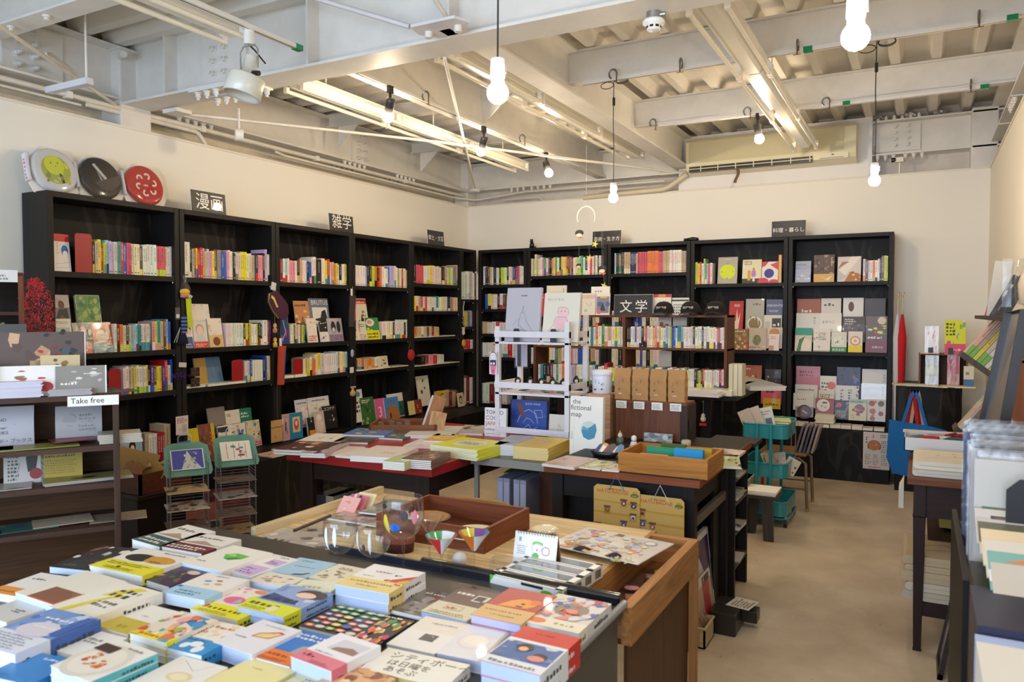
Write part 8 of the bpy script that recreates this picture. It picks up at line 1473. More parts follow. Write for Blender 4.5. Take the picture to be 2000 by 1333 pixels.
# corner cabinet goods
CZ = .86
for i in range(6):
 m = M('print'); w_, d_ = R.uniform(.12, .17), R.uniform(.1, .14); t = R.uniform(.006, .016); m.box(0, 0, 0, w_, d_, t, R.choice(['d8c8a0', 'e0d8c0', 'd8d0b8'])); m.art(TR(0, 0, t), w_, d_, 'm .1 .1 .8 .8 5 c85a4c e8d8b0 6a8a4c' if i in (3, 4) else 'n .2 .4 .5 .2 1 8a8470')
 tag(m.build('booklet', loc=(-.17 + i * .085, 6.90 - .02 * (i % 2), CZ + .001), rz=R.uniform(-.5, .3)), 'thin booklet on the corner cabinet, %s from its left' % ordn(i + 1), 'booklet', 'booklets on the corner cabinet')
YC = 6.98
cover(YC, 1807, 690, 1833, 738, 0, 'b8bcb8', 'm 0 .5 1 .5 4 a8b0ac c8ccc8;r .0 .3 1 .35 a8a468;e .5 .48 .35 .12 c8c490', 'grey wrapped towel pack with a yellow green label', t=.03, z=CZ, cat='packet', name='towel_pack', lean=.1, film=True)
cover(YC, 1850, 692, 1874, 737, 0, 'c01e24', 'p a01418 .4 .5 .5 1 .7 1 .5 .5;r 0 .08 1 .32 c8805c;e .5 .26 .32 .08 b8704c', 'red wrapped pack with an orange label in the box shelf', t=.02, z=CZ, cat='packet', name='towel_pack', lean=.08, film=True)
cover(YC - .05, 1882, 716, 1902, 742, 0, 'd8d2bc', 'r 0 0 1 .4 3a6a9a;n .2 .6 .4 .2 1 8a8a80', 'cream and blue card right of the box shelf', t=.006, z=CZ, cat='card', name='card', lean=.1)
cover(YC + .04, 1806, 638, 1833, 678, 0, 'e4dcd4', 'r .15 .1 .7 .8 ecd8d0;m .15 .12 .7 .75 12 c8383a e4dcd4 c8383a e0a0a0', 'white booklet with red paper cut ornaments', t=.03, z=CZ + .263, cat='book', name='book', lean=.05, film=True)
cover(YC + .0, 1845, 626, 1886, 682, 0, 'd8dc2a', 'm .4 .3 .6 .7 14 e4e4dc 8ab04c d8dc2a 6a9ab0 e8e4dc;n .06 .55 .5 .4 4 3a3a14;r 0 0 1 .3 d84a74;c .2 .34 .1 c84aa0;n .2 .1 .7 .1 1 f0c8d4', 'yellow green picture book with a pink band', t=.02, z=CZ + .263, cat='book', name='picture_book', lean=.25)
for x, c in ((1813, 'k'), (1852, 'k')):
 A = at(x, 682, 'Y', YC - .03); m = M('satin'); m.box(0, 0, 0, .035, .003, .05, '141416').box(0, 0, 0, .035, .06, .002, '141416'); tag(m.build('bookend', loc=(A.x, YC - .03, CZ + .263)), 'small black bookend before the %s on the box shelf' % ('ornament booklet' if x < 1830 else 'yellow green picture book'), 'bookend')
m = M('print'); m.box(0, 0, 0, .13, .04, .008, 'd8cfa8'); m.art(Matrix(((1, 0, 0, 0), (0, 0, -1, 0), (0, 1, 0, 0), (0, 0, 0, 1))), .13, .008, 'm 0 0 1 1 16 c8503c 4a8a5c e8c84c'); tag(m.build('masking_tape_row', loc=(.01, YC - .04, CZ + .263)), 'row of patterned tape under the ornament booklet', 'tape')
# wall shelf at the right with leaning things
r = root('wall_shelf', 'dark wooden shelf board on the right wall', 'shelf', (.30, 3.6, 1.415)); M('woody').prism([(0, 0), (.2, 0), (.2, 2.1), (.06, 2.1), (0, 1.9)], .02, '3a3029').build('shelf_board', r); M('woodz').box(.10, 1.5, -.26, .2, 1.54, 0, '14110f').build('bracket', r)
for i, (px, c, w_, h_, ry, lb) in enumerate(((1921, 'c8402c', .015, .26, .22, 'thin red and patterned board leaning on the wall shelf'), (1926, 'd8d0c0', .09, .30, .12, 'cream board leaning on the wall shelf'), (1932, '3a342e', .08, .24, .45, 'dark framed photograph leaning on the wall shelf'), (1945, '26221f', .05, .23, .45, 'black folder leaning on the wall shelf'))):
 A = at(px, 617, 'Y', 5.0 - .12 * i); m = M('print', TR(ry=ry)); m.box(0, 0, 0, w_, .012, h_, c)
 m.art(STAND, w_, h_, ['m 0 0 1 .5 8 2a2420 d8c8b0', 'r .9 0 .1 1 b8b0a0', 'm 0 0 1 .8 10 8a7a68 54483c c8b498', 'r .4 0 .1 1 4a4642'][i]); tag(m.build('leaning_board', loc=(max(A.x, .32), A.y, 1.436)), lb, 'board')
P = at(1984, 600, 'Y', 2.8); m = M('film'); m.lathe([(0, 0), (.05, .01), (.055, .08), (.045, .145), (.03, .15)], (0, 0, 0), 'w', n=14, sy=.6); m.lathe([(0, 0), (.04, .01), (.045, .07), (.03, .13), (0, .14)], (0, 0, 0), 'd0b898', 'cloth', n=14, sy=.5); m.box(-.085, 0, 0, -.06, .004, .15, '8a8ea8', 'film')
tag(m.build('packed_doll', loc=(P.x + .05, 2.82, P.z)), 'cream packed doll in clear plastic at the right edge', 'doll')
# two tiers of leaning books below the wall shelf
for tier, (px, py, n, cols, L, lbl, sp) in enumerate(((1884, 690, 8, ['d8a890', 'b89a74', 'd8b82a', 'c8b49c', 'd8ccc0', 'c89484', 'c8b0a0', '8ac03a'], .27, 'upper', .024), (1872, 836, 9, ['c8b49c', '8a7868', 'b89a80', 'a8846c', '3a5aa8', '6a6a68', 'c8a83c', 'd0c0a8', '9a8a7a'], .24, 'lower', .022))):
 A = at(px, py, 'Y', 4.9); a = radians(38 if tier == 0 else 36)
 r0 = root('slanted_rack', 'dark slanted rack holding the %s row of leaning books' % lbl, 'rack', (A.x, 4.9, A.z)); M('woodz', TR(ry=a)).box(-.01, .0, -.03, .26, .20, -.0, '5a4c42').build('rack_board', r0)
 for i in range(n):
  w_ = sp * .94; m = M('print', TR(ry=a)); h_ = L * R.uniform(.9, 1.05); spine(m, i * sp, w_, h_, .15, .01, cols[i], (.25, R.choice(['d8d0c0', 'c84a4a', '7ab03a', 'd8c83c'])), None)
  tag(m.build('leaning_book', loc=(A.x, 4.9, A.z + .001)), 'leaning book, %s in the %s slanted row at the right wall' % (ordn(i + 1), lbl), 'book', 'leaning books of the %s slanted row' % lbl)
# dark cabinet below the racks, patterned cards
o = M('woodz').box(.26, 4.85, 0, .50, 5.6, .74, '14110f').build('low_cabinet', bevel=.003); tag(o, 'black low cabinet below the slanted racks', 'cabinet')
o = M('woodz').box(.0, 0, 0, .02, .30, .26, '8a4f2c').box(.0, .0, .25, .14, .30, .265, '9a5c34').build('small_wall_box', loc=(.345, 3.45, 1.01)); tag(o, 'brown wooden box side at the right edge of the picture', 'box')
for k in range(7):
 m = M('print'); m.box(0, 0, 0, .14, .12, .006, 'd8ceb8'); m.art(TR(0, 0, .006), .14, .12, 'm 0 0 1 1 12 1a1614 d8ceb8 2a2420'); m.art(STAND, .14, .006, 'm 0 0 1 1 10 1a1614 d8ceb8')
 tag(m.build('patterned_card', loc=(.30 + R.uniform(-.01, .01), 3.25, .97 + k * .008), rz=R.uniform(-.2, .2)), 'black and cream patterned card in the pile, %s from the bottom' % ordn(k + 1), 'card', 'patterned cards at the right')
for k, c in enumerate(('7a7a48', 'b8b08c', '8a8a70', 'c8c0a0')):
 o = M('print').box(0, 0, 0, .17, .2, .014, c).build('paper_pad', loc=(.285, 3.22, .905 + k * .0155)); tag(o, 'paper pad below the patterned cards, %s from the bottom' % ordn(k + 1), 'pad', 'paper pads at the right')
# slanted mirror standing above the records
r = root('standing_mirror', 'tall black framed mirror leaning above the records', 'mirror')
c4 = [at(1915, 852, 'Y', 2.95), at(1958, 858, 'Y', 2.80), at(2004, 604, 'Y', 2.80), at(1972, 612, 'Y', 2.95)]
for (a_, b_, nm) in ((c4[0], c4[3], 'left_stile'), (c4[1], c4[2], 'right_stile'), (c4[3], c4[2], 'top_rail'), (c4[0], c4[1], 'bottom_rail')):
 m = M('satin'); q = Vector((.014, 0, 0)); dd = Vector((0, .02, 0)); m.add([a_ - q, a_ + q, b_ + q, b_ - q, a_ - q + dd, a_ + q + dd, b_ + q + dd, b_ - q + dd], [(0, 1, 2, 3), (7, 6, 5, 4), (0, 3, 7, 4), (2, 1, 5, 6), (3, 2, 6, 7), (1, 0, 4, 5)], '1e1715'); m.build(nm, r)
m = M('metal'); m.add([c4[0] + Vector((0, .01, 0)), c4[1] + Vector((0, .01, 0)), c4[2] + Vector((0, .01, 0)), c4[3] + Vector((0, .01, 0))], [(0, 1, 2, 3)], 'c8c8c8'); m.build('mirror_glass', r)
# narrow mirror on the floor
r = root('floor_mirror', 'narrow black framed mirror leaning near the floor', 'mirror', (.085, 3.40, 0), 0)
T = TR(ry=radians(10));
for (x0, y0, z0, x1, y1, z1, nm) in ((0, 0, 0, .018, .022, .95, 'stile'), (0, .198, 0, .018, .22, .95, 'stile'), (0, 0, 0, .018, .22, .025, 'rail'), (0, 0, .925, .018, .22, .95, 'rail')): M('satin', T).box(x0, y0, z0, x1, y1, z1, '211d1b').build(nm, r)
M('metal', T).box(.008, .022, .025, .010, .198, .925, 'c8c8c8').build('mirror_glass', r)
# right side table goods
r = root('goods_box', 'white open box with red and grey gloves', 'box', (-.055, 4.12, DZ + .035))
for (x0, y0, x1, y1) in ((0, 0, .004, .22), (.266, 0, .27, .22), (0, 0, .27, .004), (0, .216, .27, .22)): M('print').box(x0, y0, 0, x1, y1, .065, 'd8d4d0').build('box_side', r)
M('print').box(0, 0, 0, .27, .22, .004, 'a8a4a0').box(-.01, .215, .06, .27, .30, .064, 'c8c0bc').build('box_floor', r)
for q, (x, y, c) in enumerate(((.05, .06, '6a7478'), (.10, .05, 'b8262c'), (.15, .07, 'c8c4bc'), (.12, .12, '8a8e90'), (.2, .06, '3a5054'), (.19, .14, '7a1c34'), (.22, .16, '8a1a2c'))):
 m = M('cloth'); m.tube([(-.05, 0, .0), (-.01, .01, .012), (.05, .02, .02 + .01 * (q > 4))], .016, c, n=10, rs=[.012, .019, .010]); tag(m.build('glove', loc=(-.055 + x, 4.12 + y, DZ + .075), rz=R.uniform(-.5, .8)), ['grey', 'bright red', 'pale grey', 'light grey', 'dark teal', 'dark crimson', 'wine red'][q] + ' rolled glove in the open box', 'glove', 'gloves in the open box')
o = M('page').box(0, 0, 0, .26, .2, .03, '4a3a30').build('cardboard_box', loc=(-.03, 4.15, DZ + .001)); tag(o, 'brown box under the open glove box', 'box')
def shirt(loc, w_, d_, h_, c, art, label, grp=None, rz=0, film=False):
 m = M('cloth'); P = [(0, 0)] + [(-h_ * .45 * sin(t), h_ / 2 - h_ / 2 * cos(t)) for t in [radians(a) for a in range(0, 181, 30)]] + [(w_, h_)] + [(w_, 0)]
 m.prism(P, d_, c, T=TR(0, d_, 0) @ STAND); m.art(TR(0, 0, h_), w_, d_, art); m.box(.01, -.001, h_ * .45, w_ * .98, 0, h_ * .5, 'a89c88')
 return tag(m.build('folded_shirt', loc=loc, rz=rz, bevel=.004), label, 'shirt', grp)
shirt((.0, 3.70, DZ + .028), .34, .32, .034, 'd8d0be', 'm .2 .5 .6 .4 5 4a2a2a 2a2430;l 3a3430 .006 .1 .3 .5 .5 .9 .4', 'cream folded shirt with small drawings on the side table')
shirt((-.005, 3.68, DZ + .001), .35, .32, .026, 'c8c4ba', 'n .2 .2 .5 .2 1 5a5650', 'folded shirt in a clear bag under the cream one')
for k, (z, h_, c, art, lb) in enumerate(((.217, .038, 'b8ad9c', 'n .1 .1 .5 .1 1 777777', 'grey white folded tote, lowest of the stack'), (.257, .038, 'c4b8a4', 'n .1 .1 .5 .1 1 777777', 'grey white folded tote, second of the stack'), (.297, .045, 'b8a484', 'p 8a2430 .3 .2 .4 .6 .6 .4 .9 .5 .8 .2', 'beige folded tote with a dark red print'), (.344, .026, 'b8a484', 'l 2a2420 .01 .1 .4 .9 .5;m .4 .5 .2 .2 3 2a2420', 'beige folded tote with thin black lines'), (.372, .036, 'b4a080', 'l 2a2420 .012 .2 .3 .3 .5 .6 .6 .8 .4 .3 .3', 'beige folded tote with a black car drawing, top of stack'))):
 shirt((-.03 + R.uniform(-.015, .015), 3.66, z), .25, .38, h_, c, art, lb); F = None
r = root('card_box', 'yellow cardboard box with small packs on the side table shelf', 'box', (.10, 4.12, .45)); M('print').box(0, 0, -.02, .14, .14, .06, 'a8902c').box(-.005, -.005, .05, .145, .145, .075, 'c8a828').build('box_body', r); M('gloss', TR(ry=-.3)).box(.02, .02, .08, .12, .1, .10, '6a5a68').build('small_pack', r)
o = M('satin').box(.11, 4.16, .56, .24, 4.3, .60, '1a1614').build('black_pack', bevel=.003); tag(o, 'black pack behind the yellow box', 'pack')
o = M('woody').box(.05, 3.95, .40, .33, 4.6, .415, '3a2216').build('rack_shelf'); o['label'] = 'thin shelf under the side table carrying the yellow box'; o['category'] = 'shelf'
m = M('page'); [m.box(-.005 * q, 0, 0, -.005 * q + .004, .12, .12 - .01 * q, 'd8cfbc') for q in range(4)]; tag(m.build('paper_bags', loc=(-.052, 3.70, .60)), 'cream papers hanging at the left of the side table', 'paper')
# records
for i in range(22):
 f = i / 21; y = 2.02 + .60 * f; hx = R.uniform(-.012, .012); c = ['e4e0d8', 'd0ccc8', 'ddd8cc', '8a8688', 'c8c0c4', 'e8e2d4', '3a4066', 'b8b4ac'][i % 8] if i else 'b8b0a4'
 m = M('print', TR(rx=radians(-4))); m.box(0, 0, 0, .315, .003, .315, c)
 if i: m.box(-.003, -.002, -.001, .322, -.0012, .325, 'w', 'film')
 if i == 0: m.art(STAND, .315, .315, 'r .05 .36 .3 .3 5a6a3a;r .07 .38 .26 .26 7aa03a;t .1 .42 .2 f0f0e4 子;r .40 .12 .42 .62 5a6a3a;r .42 .14 .38 .58 7aa03a;v .62 .6 .14 f0f0e4 天国;v .46 .6 .10 f0f0e4 な人生;r .82 .3 .16 .35 8a2a30;e .75 .12 .2 .14 e8e6f0;n .1 .05 .3 .1 2 6a665e')
 else: m.art(TR(0, 0, .27) @ STAND, .315, .045, 'r %.2f .5 .3 .3 %s;n .5 .2 .3 .5 1 5a5650' % (R.uniform(.1, .6), R.choice(['8a9a6c', 'd8c8d0', '2a2a2c', 'c8b8a0', 'e4d8c8'])))
 tag(m.build('record_sleeve', loc=(.125 + hx, y, .80 + .010 * f + (.0 if i else -.0)), rz=R.uniform(-.03, .03)), 'front record sleeve with green Japanese lettering panels' if i == 0 else 'record sleeve in a clear bag, %s behind the front one' % ordn(i), 'record', None if i == 0 else 'records in the bin')
m = M('satin'); q = [(0, 0), (.30, 0), (.30, .20), (.285, .225), (.025, .225), (0, .20)]; hole = [(.085, .0), (.085, .145), (.10, .165), (.165, .165), (.185, .145), (.185, 0)]
m.prism([(0, 0), (.085, 0), (.085, .145), (.10, .165), (.165, .165), (.185, .145), (.185, 0), (.30, 0), (.30, .20), (.285, .225), (.025, .225), (0, .20)], .002, '101114', T=STAND); m.box(0, -.10, 0, .3, 0, .002, '101114')
tag(m.build('bookend', loc=(.175, 1.985, .86)), 'large black bookend with a cut out in front of the records', 'bookend')
r = root('display_step', 'black step shelf in front of the records', 'shelf', (.108, 1.16, 0)); M('satin').box(0, .64, 0, .385, .83, .89, '0e0b0a').build('step_body', r); M('satin').box(.0, 0, 0, .385, .64, .78, '0e0b0a').build('step_body', r)
for k, (y, z, c, art, lb) in enumerate(((1.93, .93, 'e0dcd8', 'r .1 .2 .85 .6 3a2a26;m .12 .22 .8 .55 10 c88a5c 6a4a3c e0c8a8', 'white bordered postcard sleeve in front of the records'), (1.85, .905, 'd4d0cc', 'r .0 .3 .9 .6 6a6a58;m .1 .2 .9 .7 10 8a9a7c d8c8c4 b07060', 'grey postcard sleeve, second row'), (1.77, .885, 'd8c4a0', 'm .2 .2 .6 .6 4 b88a78 e0d0b8', 'cream card row in front of the sleeves'), (1.71, .865, 'd0c8bc', 'n .1 .2 .6 .2 1 8a8478', 'striped edge card row'), (1.66, .845, '7aa8a0', 'p d87a3c .1 .75 .3 .9 .9 .6 .5 .65;r 0 .2 .4 .3 d8d8d4;r .4 .1 .3 .4 6a94a0;r .2 .0 .5 .25 8a8478', 'teal and orange painted postcard'), (1.60, .835, 'c0b8ac', 'p 4a4a44 .3 0 .5 1 .8 1 .6 0', 'beige postcard with a dark stripe, nearest'))):
 m = M('print', TR(rx=radians(-66))); m.box(0, 0, 0, .30, .004, .12, c); m.art(STAND, .30, .12, art)
 if k < 2: m.box(-.002, -.0015, 0, .302, -.001, .122, 'w', 'film')
 tag(m.build('postcard', loc=(.118 + .004 * k, 1.915 - .036 * k, .955 - .014 * k)), lb, 'postcard')
m = M('satin'); m.box(0, 0, 0, .38, .225, .115, '23233a'); tag(m.build('navy_folder', loc=(.10, 1.565, .781)), 'navy blue folder at the lower right edge', 'folder')
m = M('page'); m.box(0, 0, 0, .38, .30, .10, 'dcd8d0').box(0, .30, .0, .38, .335, .10, 'a8b8e0'); tag(m.build('paper_block', loc=(.096, 1.225, .781)), 'white paper block before the navy folder', 'paper')
# ================================================================ left foreground side
def onTF(u, v, z): return (TF.x + cos(TA) * u - sin(TA) * v, TF.y + sin(TA) * u + cos(TA) * v, z)
def leaf(u, v, z, w_, h_, c, art, label, lean=-.2, rz=0, t=.002, cat='leaflet', curl=0):
 m = M('print'); m.grid(lambda a, b: (w_ * a, -curl * sin(pi * b), h_ * b), 2, 8, c, 'print', smooth=True); m.grid(lambda a, b: (w_ * (1 - a), t - curl * sin(pi * b), h_ * b), 2, 8, c, 'print', smooth=True)
 if not curl: m.art(STAND, w_, h_, art)
 else: m.art(TR(0, -curl * .95, 0) @ STAND, w_, h_, art)
 o = m.build('leaflet', loc=onTF(u, v, z), rot=(lean, 0, TA + rz)); return tag(o, label, cat)
def leaflat(u, v, z, w_, d_, c, art, label, rz=0, n=1, t=.004, ec=None, cat='leaflet'):
 for k in range(n):
  m = M('print'); q = R.uniform(-.006, .006); m.box(0, 0, 0, w_, d_, t * .9, ec or c)
  if k == n - 1: m.box(0, 0, t * .9, w_, d_, t * .92, c); m.art(TR(0, 0, t), w_, d_, art)
  tag(m.build('leaflet', loc=onTF(u + q, v, z + k * t), rz=TA + rz + R.uniform(-.02, .02)), label if k == n - 1 else 'sheet below the ' + ' '.join(label.split()[:7]) + ', %s from bottom' % ordn(k + 1), cat)
zT = 1.141
leaf(-0.41, .12, zT + .04, .30, .20, '5a4a44', 'm 0 0 .6 1 12 b88a68 8a6a54 c8a07c 5a4038;m .4 .2 .6 .8 10 2a3038 4a5058 23282e;m .45 .5 .35 .3 7 8a2420 5a1a18 a83028;l e8e4e0 .012 .99 0 .99 1', 'dark photographic flyer with a red figure on the leaflet shelf')
leaf(-0.26, .08, zT + .035, .13, .115, 'c8b488', 'm .05 .05 .9 .9 12 8a6a3c c8b488 6a4a2c', 'kraft card with brown leaf drawings')
leaf(-0.29, .10, zT + .03, .06, .10, 'b8a070', 'n .1 .1 .8 .8 4 8a7444', 'edge of stacked kraft cards beside the leaf card', rz=.3)
leaf(-0.39, .04, zT, .20, .115, 'e8e2dc', 'm .1 .5 .8 .4 5 c8323a e8e2dc 5a8a4c;e .75 .3 .12 .16 b02428', 'white flyer with red radishes')
leaf(-0.21, .035, zT, .17, .11, '8a857e', 'm .1 .4 .8 .5 9 d8d4cc b8b4ac;n .1 .35 .4 .12 1 w;n .55 .7 .4 .06 1 w;r .97 0 .03 1 e8e4e0', 'grey sketch flyer with white lettering')
leaflat(-0.51, .0, zT, .26, .10, 'd8d4dc', 'm 0 0 1 1 2 d8d4dc', 'white folded leaflet pile at the shelf front', n=14, t=.0042, ec='d0ccda')
leaflat(-0.23, .0, zT, .14, .09, 'c8c4c4', 'm 0 0 1 1 2 c8c4c8', 'small grey leaflet pile beside the white pile', n=6, t=.004, ec='a8a4a8')
leaflat(-0.07, .02, zT, .15, .10, '4a4644', 'm 0 0 1 1 4 3a3634', 'dark leaflet near the free sign', rz=.3)
leaf(-0.67, .12, zT + .02, .22, .18, '3a5a9a', 'r 0 0 1 .7 5a5a5c;p b03030 .0 .85 1 .95 1 .8 0 .7;m 0 0 1 .6 9 8a8a8a 3a3a3c', 'blue and red poster flyer at the left edge')
leaf(-0.65, .06, zT + .0, .20, .14, 'e8e6e2', 'n .08 .1 .84 .8 7 6a6a70;n .1 .75 .7 .1 1 c88a8a', 'white text flyer at the left edge', rz=.05)
leaf(-0.53, .05, zT + .01, .13, .13, 'e8e4dc', 'n .1 .3 .6 .5 4 8a867e', 'cream text card in the leaflet pile', rz=-.3, lean=-.35)
leaf(-0.49, .16, .945, .20, .15, 'b8b6bc', 't .28 .62 .085 4a4a4e STAND;p 6a6a70 .28 .55 .5 .48 .72 .55 .5 .42;t .30 .3 .085 4a4a4e BOOKS;t .16 .08 .09 2a2a2c スタンド・ブックス', 'grey flyer of a small publisher with a wing mark', lean=-.12, curl=.012)
leaf(-0.22, .16, .945, .16, .14, 'a8a4a4', 'c .3 .6 .15 9a9696;n .5 .3 .4 .5 5 8a8686', 'grey flyer with a faint round drawing', lean=-.12, curl=.012)
leaflat(-0.21, .04, .96, .15, .11, '7a1428', 'n .2 .6 .5 .2 2 b0485a', 'crimson leaflet on the second tier', rz=.25, t=.003)
leaflat(-0.39, .0, .947, .26, .12, '8a8a3c', 'm 0 0 1 1 2 9a9a48', 'olive yellow leaflet on the second tier', rz=.1)
leaflat(-0.07, .02, .947, .15, .12, 'c8c0ac', 'm 0 0 1 1 2 d0c8b4', 'cream booklet pile at the right of the second tier', n=5, t=.007, ec='b8b0a0')
leaflat(-0.64, .0, .947, .30, .12, 'c0b8ac', 'm 0 0 1 1 2 c8c0b4', 'grey white leaflet at the left of the second tier', rz=.1)
leaf(-0.39, .14, .80, .13, .14, 'b8b4ac', 'p 1c1a20 .6 .3 .55 .7 .7 .95 .85 .7 .8 .35;c .8 .25 .16 8a2028;n .1 .1 .3 .8 8 4a4a48', 'white flyer with a black figure and red circle', lean=-.1)
leaf(-0.27, .14, .80, .14, .14, 'a8902c', 'n .1 .65 .8 .25 3 3a2e10;n .1 .2 .8 .4 6 8a7420', 'yellow text flyer on the third tier', lean=-.1)
leaflat(-0.25, .02, .802, .30, .13, '8a8450', 'e .45 .4 .15 .14 2a2418', 'olive flyer with a black oval', rz=.12, n=3, t=.004, ec='a8a498')
leaflat(-0.63, .0, .802, .34, .14, 'a8a09a', 'm 0 0 1 1 14 6a625c c8c0b8 4a4440', 'grey printed newspaper on the third tier', rz=.08)
leaflat(-0.41, .04, .637, .2, .13, '2a5a54', 'm 0 .3 1 .7 5 a8a498 1f4a6a', 'green and blue leaflet on the fourth tier', rz=.12)
leaflat(-0.29, .05, .642, .2, .13, 'a89c88', 'm 0 0 1 1 3 b8ac98', 'beige leaflet on the fourth tier', rz=.12); leaflat(-0.11, .05, .637, .2, .13, '8a7c68', 'm 0 0 1 1 3 9a8c78', 'brown grey leaflet on the fourth tier')
leaflat(-0.59, .02, .637, .2, .13, '5a4c40', 'm 0 0 1 1 8 a89a88 3a3028', 'dark printed leaflet on the fourth tier', rz=.15)
leaflat(-0.69, .03, .302, .3, .15, '6a6250', 'm 0 0 1 1 14 2a2420 8a8468 4a4438', 'patterned paper on the lowest tier', rz=.1)
# ribbon cabinet with tinsel behind the leaflet shelf
r = root('ribbon_cabinet', 'wooden ribbon cabinet at the left edge with white labels', 'cabinet', (-3.62, 2.02, 0), radians(60)); a = radians(60)
M('woodz').box(-.02, 0, 0, 0, .20, 1.63, '7a4222').box(-.5, 0, 0, -.02, .2, 1.28, '4a2a16').build('side_panel', r); M('woodx').box(-.5, .19, 1.28, -.02, .2, 1.63, '2a1a12').box(-.5, 0, 1.62, 0, .2, 1.635, '7a4222').box(-.5, 0, 1.44, -.02, .2, 1.455, '4a2a16').build('shelf', r)
M('gloss').lathe([(.05, 0), (.055, 0), (.055, .06), (.05, .06)], (0, 0, 0), 'c8c8c0', n=28, T=TR(-.16, .02, 1.53, ry=0, rx=0) @ Matrix.Rotation(pi / 2, 4, 'Y')).build('tape_roll', r)
m = M('page'); m.box(-.12, -.004, 1.59, -.02, -.002, 1.645, 'e0dcd4'); m.art(TR(-.12, -.004, 1.59) @ STAND, .1, .055, 'n .1 .2 .6 .5 2 8a867e'); m.box(-.24, -.004, 1.58, -.14, -.002, 1.635, 'dcd8d0'); m.build('label_card', r)
M('satin').box(-.3, -.06, 1.30, .01, -.055, 1.40, '5a5a58').box(-.3, -.06, 1.30, .01, 0, 1.305, '5a5a58').build('metal_tray', r)
for k in range(6): m = M('page', TR(-.06 - .03 * k, -.05, 1.305, ry=-.5)); m.box(0, 0, 0, .035, .02, .10, ['8a7438', 'a88a40', '6a5628', '9a8450', 'b8a040', '7a6430'][k]); m.build('ribbon_card', r)
r = root('tinsel_garland', 'shiny red tinsel garland hanging at the ribbon cabinet', 'garland', (-3.60, 2.06, 1.63))
m = M('gloss')
for k in range(800):
 t = R.random(); z = -.02 - .36 * t; w_ = .012 + .055 * sin(pi * min(t * 1.15, 1)) ** .8 if t < .8 else .018; x = R.uniform(-w_, w_) + .02 * t; y = R.uniform(-.02, .02)
 a_ = R.uniform(0, 6.28); l_ = R.uniform(.008, .02); m.tube([(x * .5, x * .86 + y * 0, z), (x * .5 + cos(a_) * l_ * .5, x * .86 + cos(a_) * l_, z + sin(a_) * l_)], .0011, R.choice(['d81414', 'b00c0c', 'f03030', 'a01010']), 'satin', n=3)
m.build('tinsel', r)
r['label'] = 'shiny red tinsel garland hanging at the ribbon cabinet'
# dark chest with a wooden crate and the cardboard
r = root('dark_chest', 'dark wooden chest under the crate by the near-end bookcase', 'chest', (-4.02, 2.62, 0)); M('woodz').box(0, 0, 0, .34, .36, .44, '1c100b').build('chest_body', r, bevel=.006); M('woodx').box(-.01, -.01, .44, .36, .37, .47, '2a160e').build('lid', r, bevel=.006)
r = root('wooden_crate', 'reddish wooden crate holding cardboard and small horns', 'crate', (-3.98, 2.62, .472)); m = M('woody')
for (x0, y0, x1, y1) in ((0, 0, .32, .014), (0, .326, .32, .34), (0, 0, .014, .34), (.306, 0, .32, .34)): M('woodx').box(x0, y0, 0, x1, y1, .11, '5a2c18').build('crate_side', r)
m = M('page', TR(.06, .05, .10, rx=-.5, ry=.25)); m.box(0, 0, 0, .16, .006, .12, 'a8844c').box(.05, .05, .02, .26, .056, .13, 'b89050'); m.build('cardboard_sheet', r); m = M('woodz', TR(.12, .02, .06, rx=-.5)); m.prism([(0, 0), (.16, 0), (.15, .08), (.05, .12), (.01, .10)], .012, '9a6438', T=STAND); m.build('wood_piece', r)
for k in range(3): m = M('satin', TR(.19 + .0, .08 + .09 * k, .115, ry=1.3, rz=.9)); m.lathe([(0, 0), (.014, .0), (.018, .03), (.010, .05), (.016, .07), (0, .07)], (0, 0, 0), 'a88860', n=12); m.build('cork_spool', r)
m = M('page'); m.box(0, 0, 0, .3, .005, .16, 'b08c50', T=TR(ry=.3, rx=-.2)); tag(m.build('cardboard_flap', loc=(-4.1, 2.66, .56), rz=.8), 'brown cardboard flap rising behind the crate', 'cardboard')
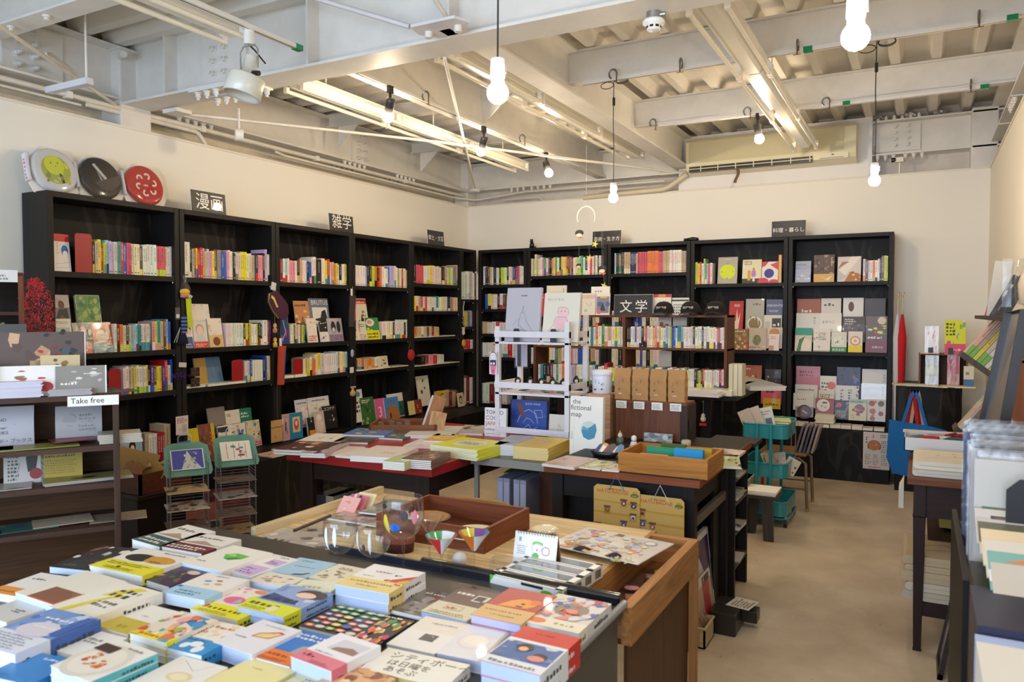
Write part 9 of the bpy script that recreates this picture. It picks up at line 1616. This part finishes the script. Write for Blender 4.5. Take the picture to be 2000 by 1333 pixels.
# postcard racks of chrome wire
for k, (cx, cy, art, lb, c) in enumerate(((-3.16, 2.52, 'r .03 .03 .94 .94 4a4ca0;p c8c8c0 .3 .03 .42 .5 .5 .95 .62 .6 .9 .03;m .35 .05 .45 .8 20 e4e4dc a8a89c d8d8d0 8a8a9c', 'left chrome postcard rack topped with a snowy tree card', 'e8e8ec'), (-3.14, 2.80, 'r .2 .1 .02 .8 b85a3c;r .42 .1 .02 .8 c88a4c;r .62 .1 .02 .8 b85a3c;r .82 .1 .02 .8 c8783c;m .05 .2 .9 .6 9 8a4a4a 3a3a4a 5a8a6c e4ddd0 e4ddd0', 'right chrome postcard rack topped with an insect specimen card', 'e4ddd0'))):
 r = root('postcard_rack', lb, 'postcard rack', (cx, cy, 0), radians(58)); H_ = .78; q = .085
 m = M('metal')
 for x_ in (-q, q):
  for y_ in (-q, q): m.cyl((x_, y_, 0), (x_, y_, H_ - (.06 if y_ < 0 else 0)), .0028, 'a8acb8', n=8)
 for z_i in range(46):
  z_ = .04 + z_i * .0155
  for x_ in (-q, q): m.cyl((x_, -q, z_), (x_, q, z_), .0013, 'a8acb8', n=5, cap=False)
  m.cyl((-q, q, z_), (q, q, z_), .0013, 'a8acb8', n=5, cap=False)
 m.tube([(-.03, q, H_), (-.03, q, H_ + .05), (-.02, q, H_ + .06), (.02, q, H_ + .06), (.03, q, H_ + .05), (.03, q, H_)], .003, 'c8ccd4'); m.build('wire_frame', r)
 T = TR(0, -.06, H_ - .10, rx=radians(-42)); pl = [(-.10, -.02), (.10, -.02), (.11, 0), (.10, .15), (.06, .17), (-.06, .17), (-.10, .15), (-.11, 0)]
 M('acrylic').prism(pl, .003, 'w', T=T @ STAND).build('acrylic_holder', r); M('satin').prism(pl, .0008, '8fb0a4', T=T @ TR(0, .004, 0) @ STAND).build('green_backing', r)
 m = M('print', T); m.box(-.075, -.006, .01, .075, -.004, .125, c); m.art(TR(-.075, -.006, .01) @ STAND, .15, .115, art); m.build('postcard', r)
 for j, z_ in enumerate((.585, .50, .41, .32, .22)):
  m = M('print'); c2 = ['c8a878', 'd0c4b0', '6a5a54', 'c8c0b4', '8a7a68'][(j + k * 2) % 5]; m.box(-.10, -.10, z_, .09, .08, z_ + .003, c2); m.art(TR(-.10, -.10, z_ + .003), .19, .18, 'm 0 0 1 1 20 8a5a3c %s 4a4038 b89870' % c2); m.build('postcard_stack', r)
for (y, bg, art, lb, w_, h_) in ((2.98, 'b06454', 'r .08 0 .84 .72 c8c0bc;r .1 0 .8 .7 3a3a40;m .1 0 .8 .7 18 6a7078 1a1a1e 8a6a64;m 0 .75 1 .25 5 c88a78 9a4a40', 'tall red and black art print leaning by the dark chest', .20, .36), (3.10, '6a2a24', 'n .2 .1 .6 .3 2 c8a890;m 0 .5 1 .5 8 5a201c 7a342c', 'dark red print with white letters behind the postcard racks', .26, .42)):
 m = M('print', TR(rx=radians(-6))); m.box(0, 0, 0, w_, .006, h_, bg); m.art(STAND, w_, h_, art); tag(m.build('art_print', loc=(-3.62, y - .1, .0), rz=radians(60)), lb, 'print')
m = M('print').box(0, 0, 0, .26, .30, .045, '2c2620').box(-.002, -.002, .02, .262, .302, .024, '3a332a'); tag(m.build('flat_box', loc=(-4.20, 3.42, .439)), 'dark flat box lying on the plinth end', 'box')
